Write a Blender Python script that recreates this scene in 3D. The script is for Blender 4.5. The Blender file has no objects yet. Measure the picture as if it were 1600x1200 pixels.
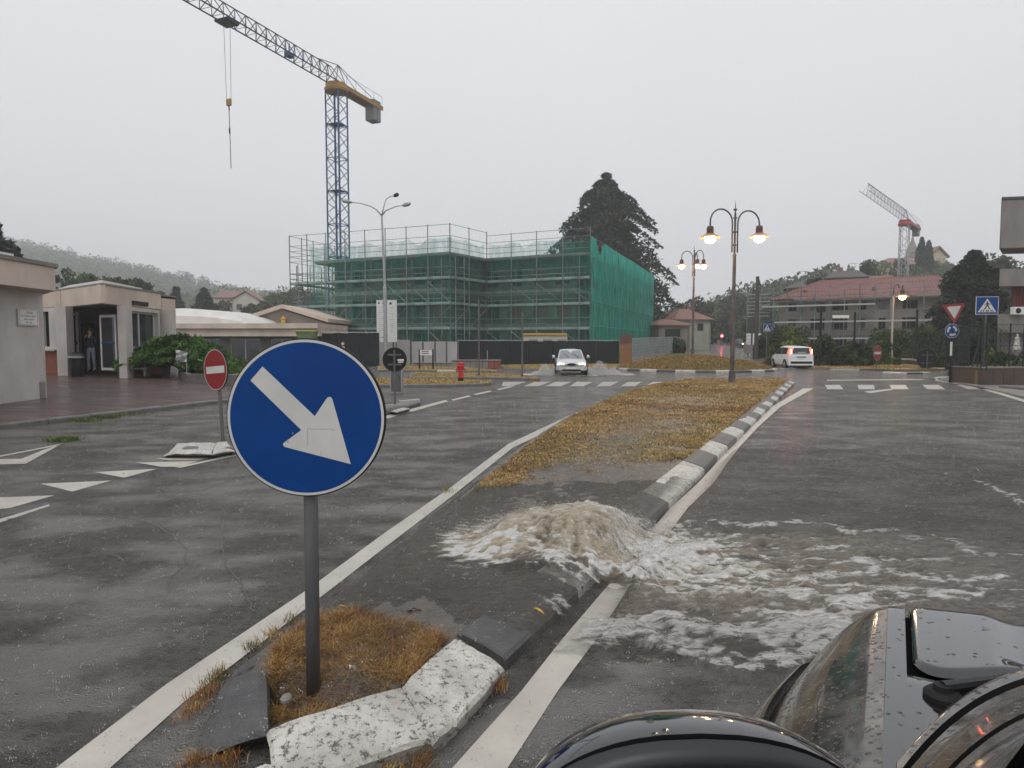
import bpy, math, random
import numpy as np
from mathutils import Vector, Matrix

sc = bpy.context.scene
C = bpy.context.collection
R = math.radians
random.seed(7)
rng = np.random.default_rng(7)

# ------------------------------------------------------------------ camera
F, CAMZ, PITCH = 1040.0, 1.75, R(3.58)
cam_data = bpy.data.cameras.new('camera')
cam_data.sensor_width = 36.0
cam_data.lens = 36.0 * F / 1600.0
cam_data.clip_start, cam_data.clip_end = 0.05, 4000
cam = bpy.data.objects.new('camera', cam_data)
C.objects.link(cam)
cam.location = (0, 0, CAMZ)
cam.rotation_euler = (math.pi / 2 - PITCH, 0, 0)
sc.camera = cam

# ------------------------------------------------------------------ sky, light, exposure
world = bpy.data.worlds.new('World')
sc.world = world
world.use_nodes = True
nt = world.node_tree
nt.nodes.clear()
n_out = nt.nodes.new('ShaderNodeOutputWorld')
n_bg = nt.nodes.new('ShaderNodeBackground')
n_sky = nt.nodes.new('ShaderNodeTexSky')
n_sky.sky_type = 'NISHITA'
n_sky.sun_disc = False
n_sky.sun_elevation = R(52)
n_sky.sun_rotation = R(200)
n_hs = nt.nodes.new('ShaderNodeHueSaturation')
n_hs.inputs['Saturation'].default_value = 0.12
n_geo = nt.nodes.new('ShaderNodeTexCoord')
n_sep = nt.nodes.new('ShaderNodeSeparateXYZ')
n_ramp = nt.nodes.new('ShaderNodeValToRGB')          # overcast sheet: a little brighter overhead
n_ramp.color_ramp.elements[0].position = 0.0
n_ramp.color_ramp.elements[0].color = (0.57, 0.58, 0.61, 1)
n_ramp.color_ramp.elements[1].position = 0.75
n_ramp.color_ramp.elements[1].color = (0.70, 0.71, 0.735, 1)
n_noise = nt.nodes.new('ShaderNodeTexNoise')
n_noise.inputs['Scale'].default_value = 1.6
n_noise.inputs['Detail'].default_value = 4
n_mapr = nt.nodes.new('ShaderNodeMapRange')
n_mapr.inputs['To Min'].default_value = 0.93
n_mapr.inputs['To Max'].default_value = 1.06
n_mul = nt.nodes.new('ShaderNodeVectorMath'); n_mul.operation = 'SCALE'
n_mul2 = nt.nodes.new('ShaderNodeVectorMath'); n_mul2.operation = 'SCALE'
n_mul2.inputs['Scale'].default_value = 10.0
n_mix = nt.nodes.new('ShaderNodeMix'); n_mix.data_type = 'RGBA'
n_mix.inputs['Factor'].default_value = 0.9
L = nt.links.new
L(n_sky.outputs['Color'], n_hs.inputs['Color'])
L(n_geo.outputs['Generated'], n_sep.inputs['Vector'])
L(n_geo.outputs['Generated'], n_noise.inputs['Vector'])
L(n_sep.outputs['Z'], n_ramp.inputs['Fac'])
L(n_noise.outputs['Fac'], n_mapr.inputs['Value'])
L(n_ramp.outputs['Color'], n_mul.inputs[0])
L(n_mapr.outputs['Result'], n_mul.inputs['Scale'])
L(n_mul.outputs['Vector'], n_mul2.inputs[0])
L(n_hs.outputs['Color'], n_mix.inputs['A'])
L(n_mul2.outputs['Vector'], n_mix.inputs['B'])
L(n_mix.outputs['Result'], n_bg.inputs['Color'])
n_bg.inputs['Strength'].default_value = 0.1
L(n_bg.outputs['Background'], n_out.inputs['Surface'])

sun_data = bpy.data.lights.new('sun', 'SUN')
sun_data.energy = 0.7
sun_data.angle = R(25)
sun_data.color = (1.0, 0.97, 0.93)
sun = bpy.data.objects.new('sun', sun_data)
C.objects.link(sun)
sun.rotation_euler = (R(38), 0, R(-20))
sc.view_settings.view_transform = 'Standard'
sc.view_settings.look = 'None'
sc.view_settings.exposure = 0.42
sc.view_settings.gamma = 1.0
sc.view_settings.use_curve_mapping = False
sc.cycles.use_denoising = True
sc.cycles.max_bounces = 7
sc.cycles.diffuse_bounces = 3
sc.cycles.glossy_bounces = 3
sc.cycles.transmission_bounces = 3
sc.cycles.transparent_max_bounces = 14
sc.cycles.volume_bounces = 1
sc.cycles.sample_clamp_indirect = 4.0

# ------------------------------------------------------------------ helpers
cp, sp_ = math.cos(PITCH), math.sin(PITCH)
def ray(px, py):
    u, v = (px - 800) / F, -(py - 600) / F
    return u, cp + v * sp_, -sp_ + v * cp
def G(px, py, z=0.0):
    """plan point at height z seen at this place in the photograph"""
    x, y, w = ray(px, py)
    t = (z - CAMZ) / w
    return Vector((x * t, y * t, z))
def P(px, py, Y):
    x, y, w = ray(px, py)
    t = Y / y
    return Vector((x * t, Y, CAMZ + w * t))
def XA(px, Y, py=535):
    return P(px, py, Y).x
def ZA(py, Y):
    return P(800, py, Y).z

def smooth(a, b, x):
    t = np.clip((np.asarray(x, float) - a) / (b - a), 0, 1)
    return t * t * (3 - 2 * t)

def gz(x, y):
    """height of the land"""
    x = np.asarray(x, float); y = np.asarray(y, float)
    z = 0.0135 * np.clip(y - 55, 0, 95) + 0.02 * np.clip(y - 150, 0, 300)
    z = z + 19.5 * np.exp(-((x - 112) / 46) ** 2 - ((y - 205) / 62) ** 2)
    ridge = np.interp(x, [-640, -426, -388, -349, -322, -296, -274, -244, -207, -178, -133, -60, -35, -20], [86, 72, 60, 56, 46, 47, 36, 33, 20, 22, 26, 28, 16, 0])
    z = z + ridge * (.14 * smooth(90, 165, y) + .86 * smooth(165, 620, y))
    return z

def vnoise(x, y, seed=0):
    """value noise in numpy, 0..1"""
    xi = np.floor(x).astype(np.int64); yi = np.floor(y).astype(np.int64)
    xf = x - xi; yf = y - yi
    def h(a, b):
        n = (a * 374761393 + b * 668265263 + seed * 974634777) & 0x7fffffff
        n = ((n ^ (n >> 13)) * 1274126177) & 0x7fffffff
        return ((n ^ (n >> 16)) & 0xffff) / 65535.0
    u = xf * xf * (3 - 2 * xf); v = yf * yf * (3 - 2 * yf)
    return (h(xi, yi) * (1 - u) + h(xi + 1, yi) * u) * (1 - v) + (h(xi, yi + 1) * (1 - u) + h(xi + 1, yi + 1) * u) * v
def fbm(x, y, seed=0, oct=4):
    s = 0; a = 0.5; t = 0
    for i in range(oct):
        s = s + a * vnoise(x, y, seed + i * 17); t += a
        x = x * 2.03 + 5.1; y = y * 2.03 + 1.7; a *= 0.5
    return s / t

def setp(o, label=None, cat=None, group=None, kind=None):
    if label: o['label'] = label
    if cat: o['category'] = cat
    if group: o['group'] = group
    if kind: o['kind'] = kind
    return o
def thing(name, loc, label, cat, group=None, rz=0.0):
    o = bpy.data.objects.new(name, None)
    o.empty_display_size = 0.2
    o.location = loc; o.rotation_euler = (0, 0, rz)
    C.objects.link(o)
    return setp(o, label, cat, group)
def root_loc(o):
    while o.parent is not None: o = o.parent
    return o.location

def link(name, me, mats, parent=None, smooth_=False):
    if not isinstance(mats, (list, tuple)): mats = [mats]
    for m in mats: me.materials.append(m)
    o = bpy.data.objects.new(name, me)
    C.objects.link(o)
    if parent is not None: o.parent = parent
    if smooth_:
        me.polygons.foreach_set('use_smooth', np.ones(len(me.polygons), bool))
    return o

def np_mesh(name, V, Fc, mats, parent=None, col=None, smooth_=False, attrs=None):
    """fast mesh: V (n,3), Fc (m,k) of equal-sided faces"""
    V = np.asarray(V, np.float32); Fc = np.asarray(Fc, np.int32)
    me = bpy.data.meshes.new(name)
    me.vertices.add(len(V)); me.vertices.foreach_set('co', V.ravel())
    m, k = Fc.shape
    me.loops.add(m * k); me.loops.foreach_set('vertex_index', Fc.ravel())
    me.polygons.add(m)
    me.polygons.foreach_set('loop_start', np.arange(0, m * k, k, dtype=np.int32))
    me.update(calc_edges=True)
    if col is not None:
        a = me.color_attributes.new('Col', 'FLOAT_COLOR', 'POINT')
        c = np.ones((len(V), 4), np.float32); c[:, :3] = col
        a.data.foreach_set('color', c.ravel())
    for k2, v in (attrs or {}).items():
        a = me.attributes.new(k2, 'FLOAT', 'POINT')
        a.data.foreach_set('value', np.asarray(v, np.float32).ravel())
    return link(name, me, mats, parent, smooth_)

def grid(name, X, Y, Z, mats, parent=None, col=None, attrs=None, smooth_=True):
    n, m = X.shape
    V = np.stack([X.ravel(), Y.ravel(), Z.ravel()], 1)
    i = np.arange(n * m).reshape(n, m)
    Fc = np.stack([i[:-1, :-1].ravel(), i[:-1, 1:].ravel(), i[1:, 1:].ravel(), i[1:, :-1].ravel()], 1)
    return np_mesh(name, V, Fc, mats, parent, col, smooth_, attrs)

class MB:
    def __init__(s): s.v = []; s.f = []; s.m = []; s.mi = 0
    def add(s, vs, fs):
        b = len(s.v); s.v += [tuple(v) for v in vs]
        for f in fs: s.f.append(tuple(b + i for i in f)); s.m.append(s.mi)
    def box(s, c, sz, rz=0.0, bev=0.0):
        cx, cy, cz = c; a, b, h = sz[0] / 2, sz[1] / 2, sz[2] / 2
        ca, sa = math.cos(rz), math.sin(rz)
        def T(x, y, z): return (cx + x * ca - y * sa, cy + x * sa + y * ca, cz + z)
        if bev <= 0:
            vs = [T(x, y, z) for z in (-h, h) for x, y in ((-a, -b), (a, -b), (a, b), (-a, b))]
            s.add(vs, [(3, 2, 1, 0), (4, 5, 6, 7), (0, 1, 5, 4), (1, 2, 6, 5), (2, 3, 7, 6), (3, 0, 4, 7)])
        else:
            e = bev; rings = []
            for z, k in ((-h, e), (-h + e, 0), (h - e, 0), (h, e)):
                aa, bb = a - k, b - k; q = 0.0 if k else e
                pts = [(-aa + q, -bb), (aa - q, -bb), (aa, -bb + q), (aa, bb - q), (aa - q, bb), (-aa + q, bb), (-aa, bb - q), (-aa, -bb + q)] if not k else \
                      [(-aa + e * .4, -bb), (aa - e * .4, -bb), (aa, -bb + e * .4), (aa, bb - e * .4), (aa - e * .4, bb), (-aa + e * .4, bb), (-aa, bb - e * .4), (-aa, -bb + e * .4)]
                rings.append([T(x, y, z) for x, y in pts])
            s.loft(rings, cap=True)
    def quad(s, a, b, c, d): s.add([a, b, c, d], [(0, 1, 2, 3)])
    def poly(s, pts): s.add(pts, [tuple(range(len(pts)))])
    def loft(s, rings, cap=False, close=True):
        n = len(rings[0]); vs = [p for r in rings for p in r]; fs = []
        for i in range(len(rings) - 1):
            for j in range(n if close else n - 1):
                k = (j + 1) % n
                fs.append((i * n + j, i * n + k, (i + 1) * n + k, (i + 1) * n + j))
        if cap:
            fs.append(tuple(range(n - 1, -1, -1)))
            fs.append(tuple((len(rings) - 1) * n + j for j in range(n)))
        s.add(vs, fs)
    def tube(s, pts, rad, n=6, cap=True):
        pts = [Vector(p) for p in pts]
        if not isinstance(rad, (list, tuple)): rad = [rad] * len(pts)
        rings = []; prev = None
        for i, p in enumerate(pts):
            t = (pts[min(i + 1, len(pts) - 1)] - pts[max(i - 1, 0)])
            t = t.normalized() if t.length > 1e-9 else Vector((0, 0, 1))
            if prev is None:
                a = Vector((0, 0, 1)) if abs(t.z) < 0.9 else Vector((1, 0, 0))
                u = t.cross(a).normalized()
            else:
                u = (prev - t * prev.dot(t)).normalized()
            prev = u; w = t.cross(u)
            rings.append([p + (u * math.cos(2 * math.pi * k / n) + w * math.sin(2 * math.pi * k / n)) * rad[i] for k in range(n)])
        s.loft(rings, cap=cap)
    def bar(s, p, q, r, n=4): s.tube([p, q], r, n)
    def prism(s, pts, z0, z1):
        """plan polygon pulled up from z0 to z1 (numbers or functions)"""
        n = len(pts)
        lo = [(p[0], p[1], z0) for p in pts]; hi = [(p[0], p[1], z1) for p in pts]
        s.add(lo + hi, [tuple(range(n - 1, -1, -1)), tuple(range(n, 2 * n))] + [(i, (i + 1) % n, n + (i + 1) % n, n + i) for i in range(n)])
    def lathe(s, prof, c=(0, 0, 0), n=20, axis='z'):
        rings = []
        for r, z in prof:
            ring = []
            for k in range(n):
                a = 2 * math.pi * k / n; x, y = r * math.cos(a), r * math.sin(a)
                ring.append((c[0] + x, c[1] + y, c[2] + z) if axis == 'z' else (c[0] + x, c[1] + z, c[2] + y) if axis == 'y' else (c[0] + z, c[1] + x, c[2] + y))
            rings.append(ring)
        s.loft(rings, cap=True)
    def build(s, name, mats, parent=None, world=True, origin=None, sm=False):
        off = Vector((0, 0, 0))
        if parent is not None and world: off = Vector(root_loc(parent))
        elif origin is not None: off = Vector(origin)
        me = bpy.data.meshes.new(name)
        me.from_pydata([(float(v[0]) - off.x, float(v[1]) - off.y, float(v[2]) - off.z) for v in s.v], [], s.f)
        if isinstance(mats, (list, tuple)) and len(mats) > 1:
            me.polygons.foreach_set('material_index', s.m)
        o = link(name, me, mats, parent, sm)
        if parent is None and origin is not None: o.location = off
        me.update()
        return o

# ------------------------------------------------------------------ materials
def mat(name, col, rough=0.6, metal=0.0, col2=None, scale=4.0, detail=5.0, bump=0.0, bscale=None, spots=None, sscale=8.0, sthr=0.6,
        trans=0.0, alpha=1.0, emit=None, estr=0.0, stretch=(1, 1, 1), coat=0.0, attr=None, spec=0.5, rough2=None, cmin=0.35, cmax=0.65, obj=True):
    m = bpy.data.materials.new(name); m.use_nodes = True
    t = m.node_tree; N = t.nodes; K = t.links.new
    b = N['Principled BSDF']
    b.inputs['Roughness'].default_value = rough
    b.inputs['Metallic'].default_value = metal
    b.inputs['Specular IOR Level'].default_value = spec
    b.inputs['Coat Weight'].default_value = coat
    b.inputs['Coat Roughness'].default_value = 0.04
    b.inputs['Transmission Weight'].default_value = trans
    b.inputs['Alpha'].default_value = alpha
    b.inputs['Base Color'].default_value = (*col, 1)
    tc = N.new('ShaderNodeTexCoord'); mp = N.new('ShaderNodeMapping')
    mp.inputs['Scale'].default_value = stretch
    K(tc.outputs['Object'], mp.inputs['Vector'])
    cur = None
    if attr:
        a = N.new('ShaderNodeAttribute'); a.attribute_name = attr
        cur = a.outputs['Color']
    if col2 is not None or attr:
        n = N.new('ShaderNodeTexNoise'); n.inputs['Scale'].default_value = scale; n.inputs['Detail'].default_value = detail
        n.inputs['Roughness'].default_value = 0.6
        K(mp.outputs['Vector'], n.inputs['Vector'])
        r = N.new('ShaderNodeMapRange'); r.inputs['From Min'].default_value = cmin; r.inputs['From Max'].default_value = cmax
        K(n.outputs['Fac'], r.inputs['Value'])
        if attr:
            r.inputs['To Min'].default_value = 0.75; r.inputs['To Max'].default_value = 1.25
            v = N.new('ShaderNodeVectorMath'); v.operation = 'SCALE'
            K(cur, v.inputs[0]); K(r.outputs['Result'], v.inputs['Scale']); cur = v.outputs['Vector']
        else:
            x = N.new('ShaderNodeMix'); x.data_type = 'RGBA'
            x.inputs['A'].default_value = (*col, 1); x.inputs['B'].default_value = (*col2, 1)
            K(r.outputs['Result'], x.inputs['Factor']); cur = x.outputs['Result']
        if rough2 is not None:
            rr = N.new('ShaderNodeMapRange'); rr.inputs['To Min'].default_value = rough; rr.inputs['To Max'].default_value = rough2
            K(r.outputs['Result'], rr.inputs['Value']); K(rr.outputs['Result'], b.inputs['Roughness'])
    if spots is not None:
        n2 = N.new('ShaderNodeTexNoise'); n2.inputs['Scale'].default_value = sscale; n2.inputs['Detail'].default_value = 12
        n2.inputs['Roughness'].default_value = 0.82
        K(mp.outputs['Vector'], n2.inputs['Vector'])
        r2 = N.new('ShaderNodeMapRange'); r2.inputs['From Min'].default_value = sthr - 0.02; r2.inputs['From Max'].default_value = sthr + 0.02
        K(n2.outputs['Fac'], r2.inputs['Value'])
        x2 = N.new('ShaderNodeMix'); x2.data_type = 'RGBA'
        if cur is not None: K(cur, x2.inputs['A'])
        else: x2.inputs['A'].default_value = (*col, 1)
        x2.inputs['B'].default_value = (*spots, 1)
        K(r2.outputs['Result'], x2.inputs['Factor']); cur = x2.outputs['Result']
    if cur is not None: K(cur, b.inputs['Base Color'])
    if bump > 0:
        n3 = N.new('ShaderNodeTexNoise'); n3.inputs['Scale'].default_value = bscale or scale * 4; n3.inputs['Detail'].default_value = 6
        K(mp.outputs['Vector'], n3.inputs['Vector'])
        bp = N.new('ShaderNodeBump'); bp.inputs['Strength'].default_value = bump; bp.inputs['Distance'].default_value = 0.02
        K(n3.outputs['Fac'], bp.inputs['Height']); K(bp.outputs['Normal'], b.inputs['Normal'])
    if emit is not None:
        b.inputs['Emission Color'].default_value = (*emit, 1); b.inputs['Emission Strength'].default_value = estr
    return m

def wet_ground(name, col, col2, rain=1.0, rough=0.22, pud=0.08, scale=0.5, grain=120.0, tint=None):
    """wet paving: dark and light patches, thin film of water dimpled by rain drops"""
    m = bpy.data.materials.new(name); m.use_nodes = True
    t = m.node_tree; N = t.nodes; K = t.links.new
    b = N['Principled BSDF']
    tc = N.new('ShaderNodeTexCoord')
    def noise(s, d=5, ro=0.6, vec=None):
        n = N.new('ShaderNodeTexNoise'); n.inputs['Scale'].default_value = s; n.inputs['Detail'].default_value = d
        n.inputs['Roughness'].default_value = ro; K(vec or tc.outputs['Object'], n.inputs['Vector']); return n
    def rng_(src, a, b2, c, d):
        r = N.new('ShaderNodeMapRange')
        for k, v in (('From Min', a), ('From Max', b2), ('To Min', c), ('To Max', d)): r.inputs[k].default_value = v
        K(src, r.inputs['Value']); return r.outputs['Result']
    big = noise(scale, 6); fine = noise(grain, 3, 0.8)
    x = N.new('ShaderNodeMix'); x.data_type = 'RGBA'
    x.inputs['A'].default_value = (*col, 1); x.inputs['B'].default_value = (*col2, 1)
    K(rng_(big.outputs['Fac'], 0.35, 0.65, 0, 1), x.inputs['Factor'])
    f = N.new('ShaderNodeVectorMath'); f.operation = 'SCALE'
    K(x.outputs['Result'], f.inputs[0]); K(rng_(fine.outputs['Fac'], 0.3, 0.7, 0.55, 1.45), f.inputs['Scale'])
    K(f.outputs['Vector'], b.inputs['Base Color'])
    mp = N.new('ShaderNodeMapping'); mp.inputs['Scale'].default_value = (1.0, 1.6, 1); mp.inputs['Location'].default_value = (3.1, 7.7, 0)
    K(tc.outputs['Object'], mp.inputs['Vector'])
    pn = noise(scale * 1.3, 5, 0.55, mp.outputs['Vector'])
    pm = rng_(pn.outputs['Fac'], 0.42, 0.6, 0, 1)          # where water stands
    K(rng_(pm, 0, 1, rough, pud), b.inputs['Roughness'])
    b.inputs['Specular IOR Level'].default_value = 0.6
    # rain dimples: rings round random points, two sizes, many of them
    def rings(s, off):
        mp2 = N.new('ShaderNodeMapping'); mp2.inputs['Location'].default_value = (off, off * 1.7, 0)
        K(tc.outputs['Object'], mp2.inputs['Vector'])
        v = N.new('ShaderNodeTexVoronoi'); v.inputs['Scale'].default_value = s; v.voronoi_dimensions = '2D'
        K(mp2.outputs['Vector'], v.inputs['Vector'])
        si = N.new('ShaderNodeMath'); si.operation = 'SINE'
        mu = N.new('ShaderNodeMath'); mu.operation = 'MULTIPLY_ADD'; mu.inputs[1].default_value = 26.0
        sep = N.new('ShaderNodeSeparateColor'); K(v.outputs['Color'], sep.inputs['Color'])
        ph = N.new('ShaderNodeMath'); ph.operation = 'MULTIPLY'; ph.inputs[1].default_value = 6.28
        K(sep.outputs['Red'], ph.inputs[0])
        K(v.outputs['Distance'], mu.inputs[0]); K(ph.outputs['Value'], mu.inputs[2]); K(mu.outputs['Value'], si.inputs[0])
        fall = rng_(v.outputs['Distance'], 0.05, 0.5, 1, 0)
        a = N.new('ShaderNodeMath'); a.operation = 'MULTIPLY'; K(si.outputs['Value'], a.inputs[0]); K(fall, a.inputs[1])
        g = N.new('ShaderNodeMath'); g.operation = 'MULTIPLY'; K(a.outputs['Value'], g.inputs[0]); K(sep.outputs['Green'], g.inputs[1])
        return g.outputs['Value']
    r1, r2 = rings(11.0, 1.3), rings(23.0, 5.9)
    ad = N.new('ShaderNodeMath'); ad.operation = 'MULTIPLY_ADD'; ad.inputs[1].default_value = 0.55
    K(r2, ad.inputs[0]); K(r1, ad.inputs[2])
    rip = noise(20.0, 4, 0.65)
    ad2 = N.new('ShaderNodeMath'); ad2.operation = 'MULTIPLY_ADD'; ad2.inputs[1].default_value = 1.6
    K(rip.outputs['Fac'], ad2.inputs[0]); K(ad.outputs['Value'], ad2.inputs[2])
    gr = N.new('ShaderNodeMath'); gr.operation = 'MULTIPLY_ADD'; gr.inputs[1].default_value = 0.7
    K(fine.outputs['Fac'], gr.inputs[0]); K(ad2.outputs['Value'], gr.inputs[2])
    bp = N.new('ShaderNodeBump'); bp.inputs['Strength'].default_value = 0.9 * rain; bp.inputs['Distance'].default_value = 0.045
    K(gr.outputs['Value'], bp.inputs['Height']); K(rng_(pm, 0, 1, 1.0 * rain, 0.42 * rain), bp.inputs['Strength']); K(bp.outputs['Normal'], b.inputs['Normal'])
    return m

M = {}
M['asphalt'] = wet_ground('wet_asphalt', (0.112, 0.106, 0.099), (0.195, 0.184, 0.172), 1.0, 0.19, 0.07, 0.8)
M['plaza'] = wet_ground('wet_red_paving', (0.085, 0.052, 0.046), (0.13, 0.08, 0.07), 0.8, 0.26, 0.09, 0.7, 60)
M['soil'] = mat('wet_soil', (0.075, 0.066, 0.057), 0.22, col2=(0.135, 0.112, 0.088), scale=6, bump=0.9, bscale=45, rough2=0.5)
M['land'] = mat('far_grassland', (0.07, 0.08, 0.035), 0.9, col2=(0.11, 0.10, 0.05), scale=0.08)
M['verge'] = mat('dry_verge', (0.20, 0.15, 0.05), 0.9, col2=(0.12, 0.10, 0.04), scale=1.5, bump=0.5, bscale=12)
M['paint'] = mat('road_paint', (0.52, 0.49, 0.43), 0.35, col2=(0.42, 0.39, 0.34), scale=3, spots=(0.13, 0.12, 0.11), sscale=30, sthr=0.66, bump=0.25, bscale=90)
M['paint_worn'] = mat('worn_road_paint', (0.50, 0.47, 0.43), 0.35, col2=(0.40, 0.38, 0.35), scale=3, spots=(0.10, 0.095, 0.09), sscale=9, sthr=0.56, bump=0.2, bscale=90)
M['kerb_white'] = mat('white_painted_kerb', (0.62, 0.60, 0.55), 0.35, col2=(0.40, 0.38, 0.34), scale=5, spots=(0.09, 0.083, 0.075), sscale=26, sthr=0.55, bump=0.5, bscale=60)
M['kerb_black'] = mat('black_painted_kerb', (0.05, 0.05, 0.052), 0.35, col2=(0.085, 0.083, 0.08), scale=6, spots=(0.16, 0.15, 0.14), sscale=22, sthr=0.68, bump=0.5, bscale=60)
M['kerb_grey'] = mat('grey_kerb', (0.10, 0.095, 0.09), 0.45, col2=(0.16, 0.15, 0.14), scale=6, bump=0.5, bscale=50)
M['concrete'] = mat('concrete', (0.30, 0.27, 0.24), 0.75, col2=(0.38, 0.35, 0.31), scale=1.2, bump=0.3, bscale=30)
M['concrete_dark'] = mat('stained_concrete', (0.17, 0.155, 0.145), 0.8, col2=(0.25, 0.23, 0.21), scale=0.9, bump=0.3, bscale=20, stretch=(1, 1, 0.4))
M['galv'] = mat('galvanised_steel', (0.40, 0.41, 0.42), 0.45, metal=0.5, col2=(0.30, 0.30, 0.31), scale=8)
M['post_grey'] = mat('dull_grey_post', (0.13, 0.13, 0.132), 0.5, metal=0.2, col2=(0.09, 0.085, 0.08), scale=7, stretch=(1, 1, 0.3), bump=0.15, bscale=40)
M['black'] = mat('black_metal', (0.014, 0.014, 0.015), 0.5, spec=.25)
M['rubber'] = mat('black_rubber', (0.015, 0.015, 0.015), 0.7, spec=.3)
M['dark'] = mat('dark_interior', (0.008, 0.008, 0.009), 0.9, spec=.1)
M['glass_dark'] = mat('dark_window_glass', (0.02, 0.024, 0.026), 0.06, spec=0.7)
M['white'] = mat('white_paint', (0.72, 0.72, 0.70), 0.4, col2=(0.62, 0.62, 0.60), scale=2)
M['frame'] = mat('white_window_frame', (0.55, 0.55, 0.53), 0.45)
# ------------------------------------------------------------------ land and roads
def axis(*segs):
    out = []
    for a, b, st in segs: out += list(np.arange(a, b, st))
    out.append(segs[-1][1])
    return np.array(out)
ax = axis((-900, -160, 12), (-160, 180, 5), (180, 460, 10))
ay = axis((52, 160, 4), (160, 700, 9))
GX, GY = np.meshgrid(ax, ay)
land = grid('terrain', GX, GY, gz(GX, GY) - 0.06 + (fbm(GX / 18, GY / 18, 5) - 0.5) * 0.5 * smooth(120, 200, GY), M['land'])
setp(land, 'rough grassland and hills rising behind the junction into the mist', 'terrain', kind='structure')
land2 = MB(); land2.box((-50, 15, -0.6), (1020, 80, 1.0)); 
setp(land2.build('ground', M['land']), 'flat ground under the roads and forecourts', 'ground', kind='structure')

RX, RY = np.meshgrid(np.linspace(-58, 72, 80), np.linspace(-14, 56, 50))
setp(grid('road', RX, RY, RX * 0, M['asphalt']), 'wet grey asphalt of the junction, dimpled by heavy rain', 'road', kind='structure')
t = np.linspace(0, 1, 40)
fy = 55.5 + t * 240
lx = np.interp(fy, [55, 95, 200, 300], [13, 25.2, 57, 92]); rx_ = np.interp(fy, [55, 75, 200, 300], [24.5, 27.4, 66, 103])
FX = np.stack([lx + (rx_ - lx) * k for k in np.linspace(0, 1, 6)], 1); FY = np.repeat(fy[:, None], 6, 1)
setp(grid('far_road', FX, FY, gz(FX, FY) + 0.05, M['asphalt']), 'wet road leading away between the houses toward the red light', 'road', kind='structure')

# ------------------------------------------------------------------ painted markings
def sheet(pts, z=0.004, name='road_marking', m='paint', label=None, group=None, parent=None):
    mb = MB(); mb.poly([(p[0], p[1], z) for p in pts])
    o = mb.build(name, M[m], parent)
    if parent is None: setp(o, label or 'white painted road marking', 'marking', group, 'structure')
    return o
def strip_px(Lp, Rp, z=0.004, **k):
    a = [G(*p) for p in Lp]; b = [G(*p) for p in Rp]
    mb = MB()
    n = 12
    def res(pts):
        out = []
        for i in range(len(pts) - 1):
            for j in range(n): out.append(pts[i].lerp(pts[i + 1], j / n))
        return out + [pts[-1]]
    a, b = res(a), res(b)
    for i in range(len(a) - 1):
        mb.add([(q[0], q[1], z) for q in (a[i], b[i], b[i + 1], a[i + 1])], [(0, 1, 2, 3)])
    o = mb.build(k.get('name', 'road_marking'), M[k.get('m', 'paint')])
    return setp(o, k.get('label', 'white painted line'), 'marking', k.get('group'), 'structure')
rl = [(640, 1290), (705, 1203), (815, 1080), (878, 1000), (947, 919), (1009, 840), (1047, 794), (1092, 754), (1116, 727), (1139, 697), (1169, 667), (1204, 637), (1255, 607)]
rr = [(745, 1290), (792, 1203), (872, 1080), (931, 1000), (982, 919), (1040, 840), (1075, 794), (1116, 754), (1134, 727), (1157, 697), (1185, 667), (1218, 637), (1271, 607)]
strip_px(rl, rr, label='solid white edge line running along the right side of the median')
ll = [(20, 1265), (85, 1203), (260, 1070), (476, 925), (600, 834), (700, 765), (794, 694), (886, 651), (960, 620), (1000, 609)]
lr = [(95, 1275), (170, 1203), (285, 1100), (476, 953), (600, 857), (706, 776), (801, 700), (890, 657), (963, 623), (1006, 611)]
strip_px(ll, lr, label='solid white edge line running along the left side of the median')
def q_px(pts, **k): return sheet([G(*p) for p in pts], **k)
for a, b, w in (((705, 624.5), (732, 618), 1.6), ((740, 616), (765, 610.3), 1.5), ((776, 608.5), (800, 602.5), 1.3)):
    q_px([a, (a[0] + 4, a[1] + w), (b[0] + 4, b[1] + w), b], label='white lane dash left of the crossing', group='lane dashes')
q_px([(596, 651.5), (600, 655.5), (700, 627.5), (696, 625)], label='thin solid white lane line leading to the dashes')
for (a0, a1, b0, b1) in ((786, 822, 784, 800), (835, 859, 819, 841), (868, 893, 853, 876), (901, 926, 890, 912), (942, 966, 932, 953), (981, 1003, 970, 992), (1020, 1043, 1009, 1030)):
    q_px([(a0, 596.8), (a1, 596.8), (b1, 603.6), (b0, 603.6)], m='paint_worn', name='crossing_stripe', label='white bar of the left pedestrian crossing', group='left crossing bars')
for (a0, a1, b0, b1) in ((1289, 1312, 1293, 1318), (1340, 1365, 1342, 1367), (1390, 1415, 1393, 1420), (1441, 1467, 1449, 1477), (1495, 1528, 1512, 1545)):
    q_px([(a0, 601.5), (a1, 601.5), (b1, 608.3), (b0, 608.3)], m='paint_worn', name='crossing_stripe', label='white bar of the right pedestrian crossing', group='right crossing bars')
def c2(pts): return [(x / 3.81, 620 + y / 3.81) for x, y in pts]
for pts in ([(-260, 612), (325, 588), (60, 664), (-60, 676)], [(240, 519), (664, 500), (430, 566)], [(562, 450), (935, 430), (740, 483)], [(812, 393), (1185, 383), (1060, 418), (960, 418)], [(930, 368), (1260, 362), (1180, 380), (1010, 380)]):
    q_px(c2(pts), m='paint', name='give_way_tooth', label='white give way triangle painted on the left roadway', group='give way triangles')
q_px(c2([(-200, 790), (290, 643), (296, 652), (-180, 812)]), m='paint_worn', label='faded white line below the give way triangles')
q_px(c2([(1040, 420), (1405, 340), (1405, 352), (1075, 424)]), label='white line beside the low white kerb block')
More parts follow.
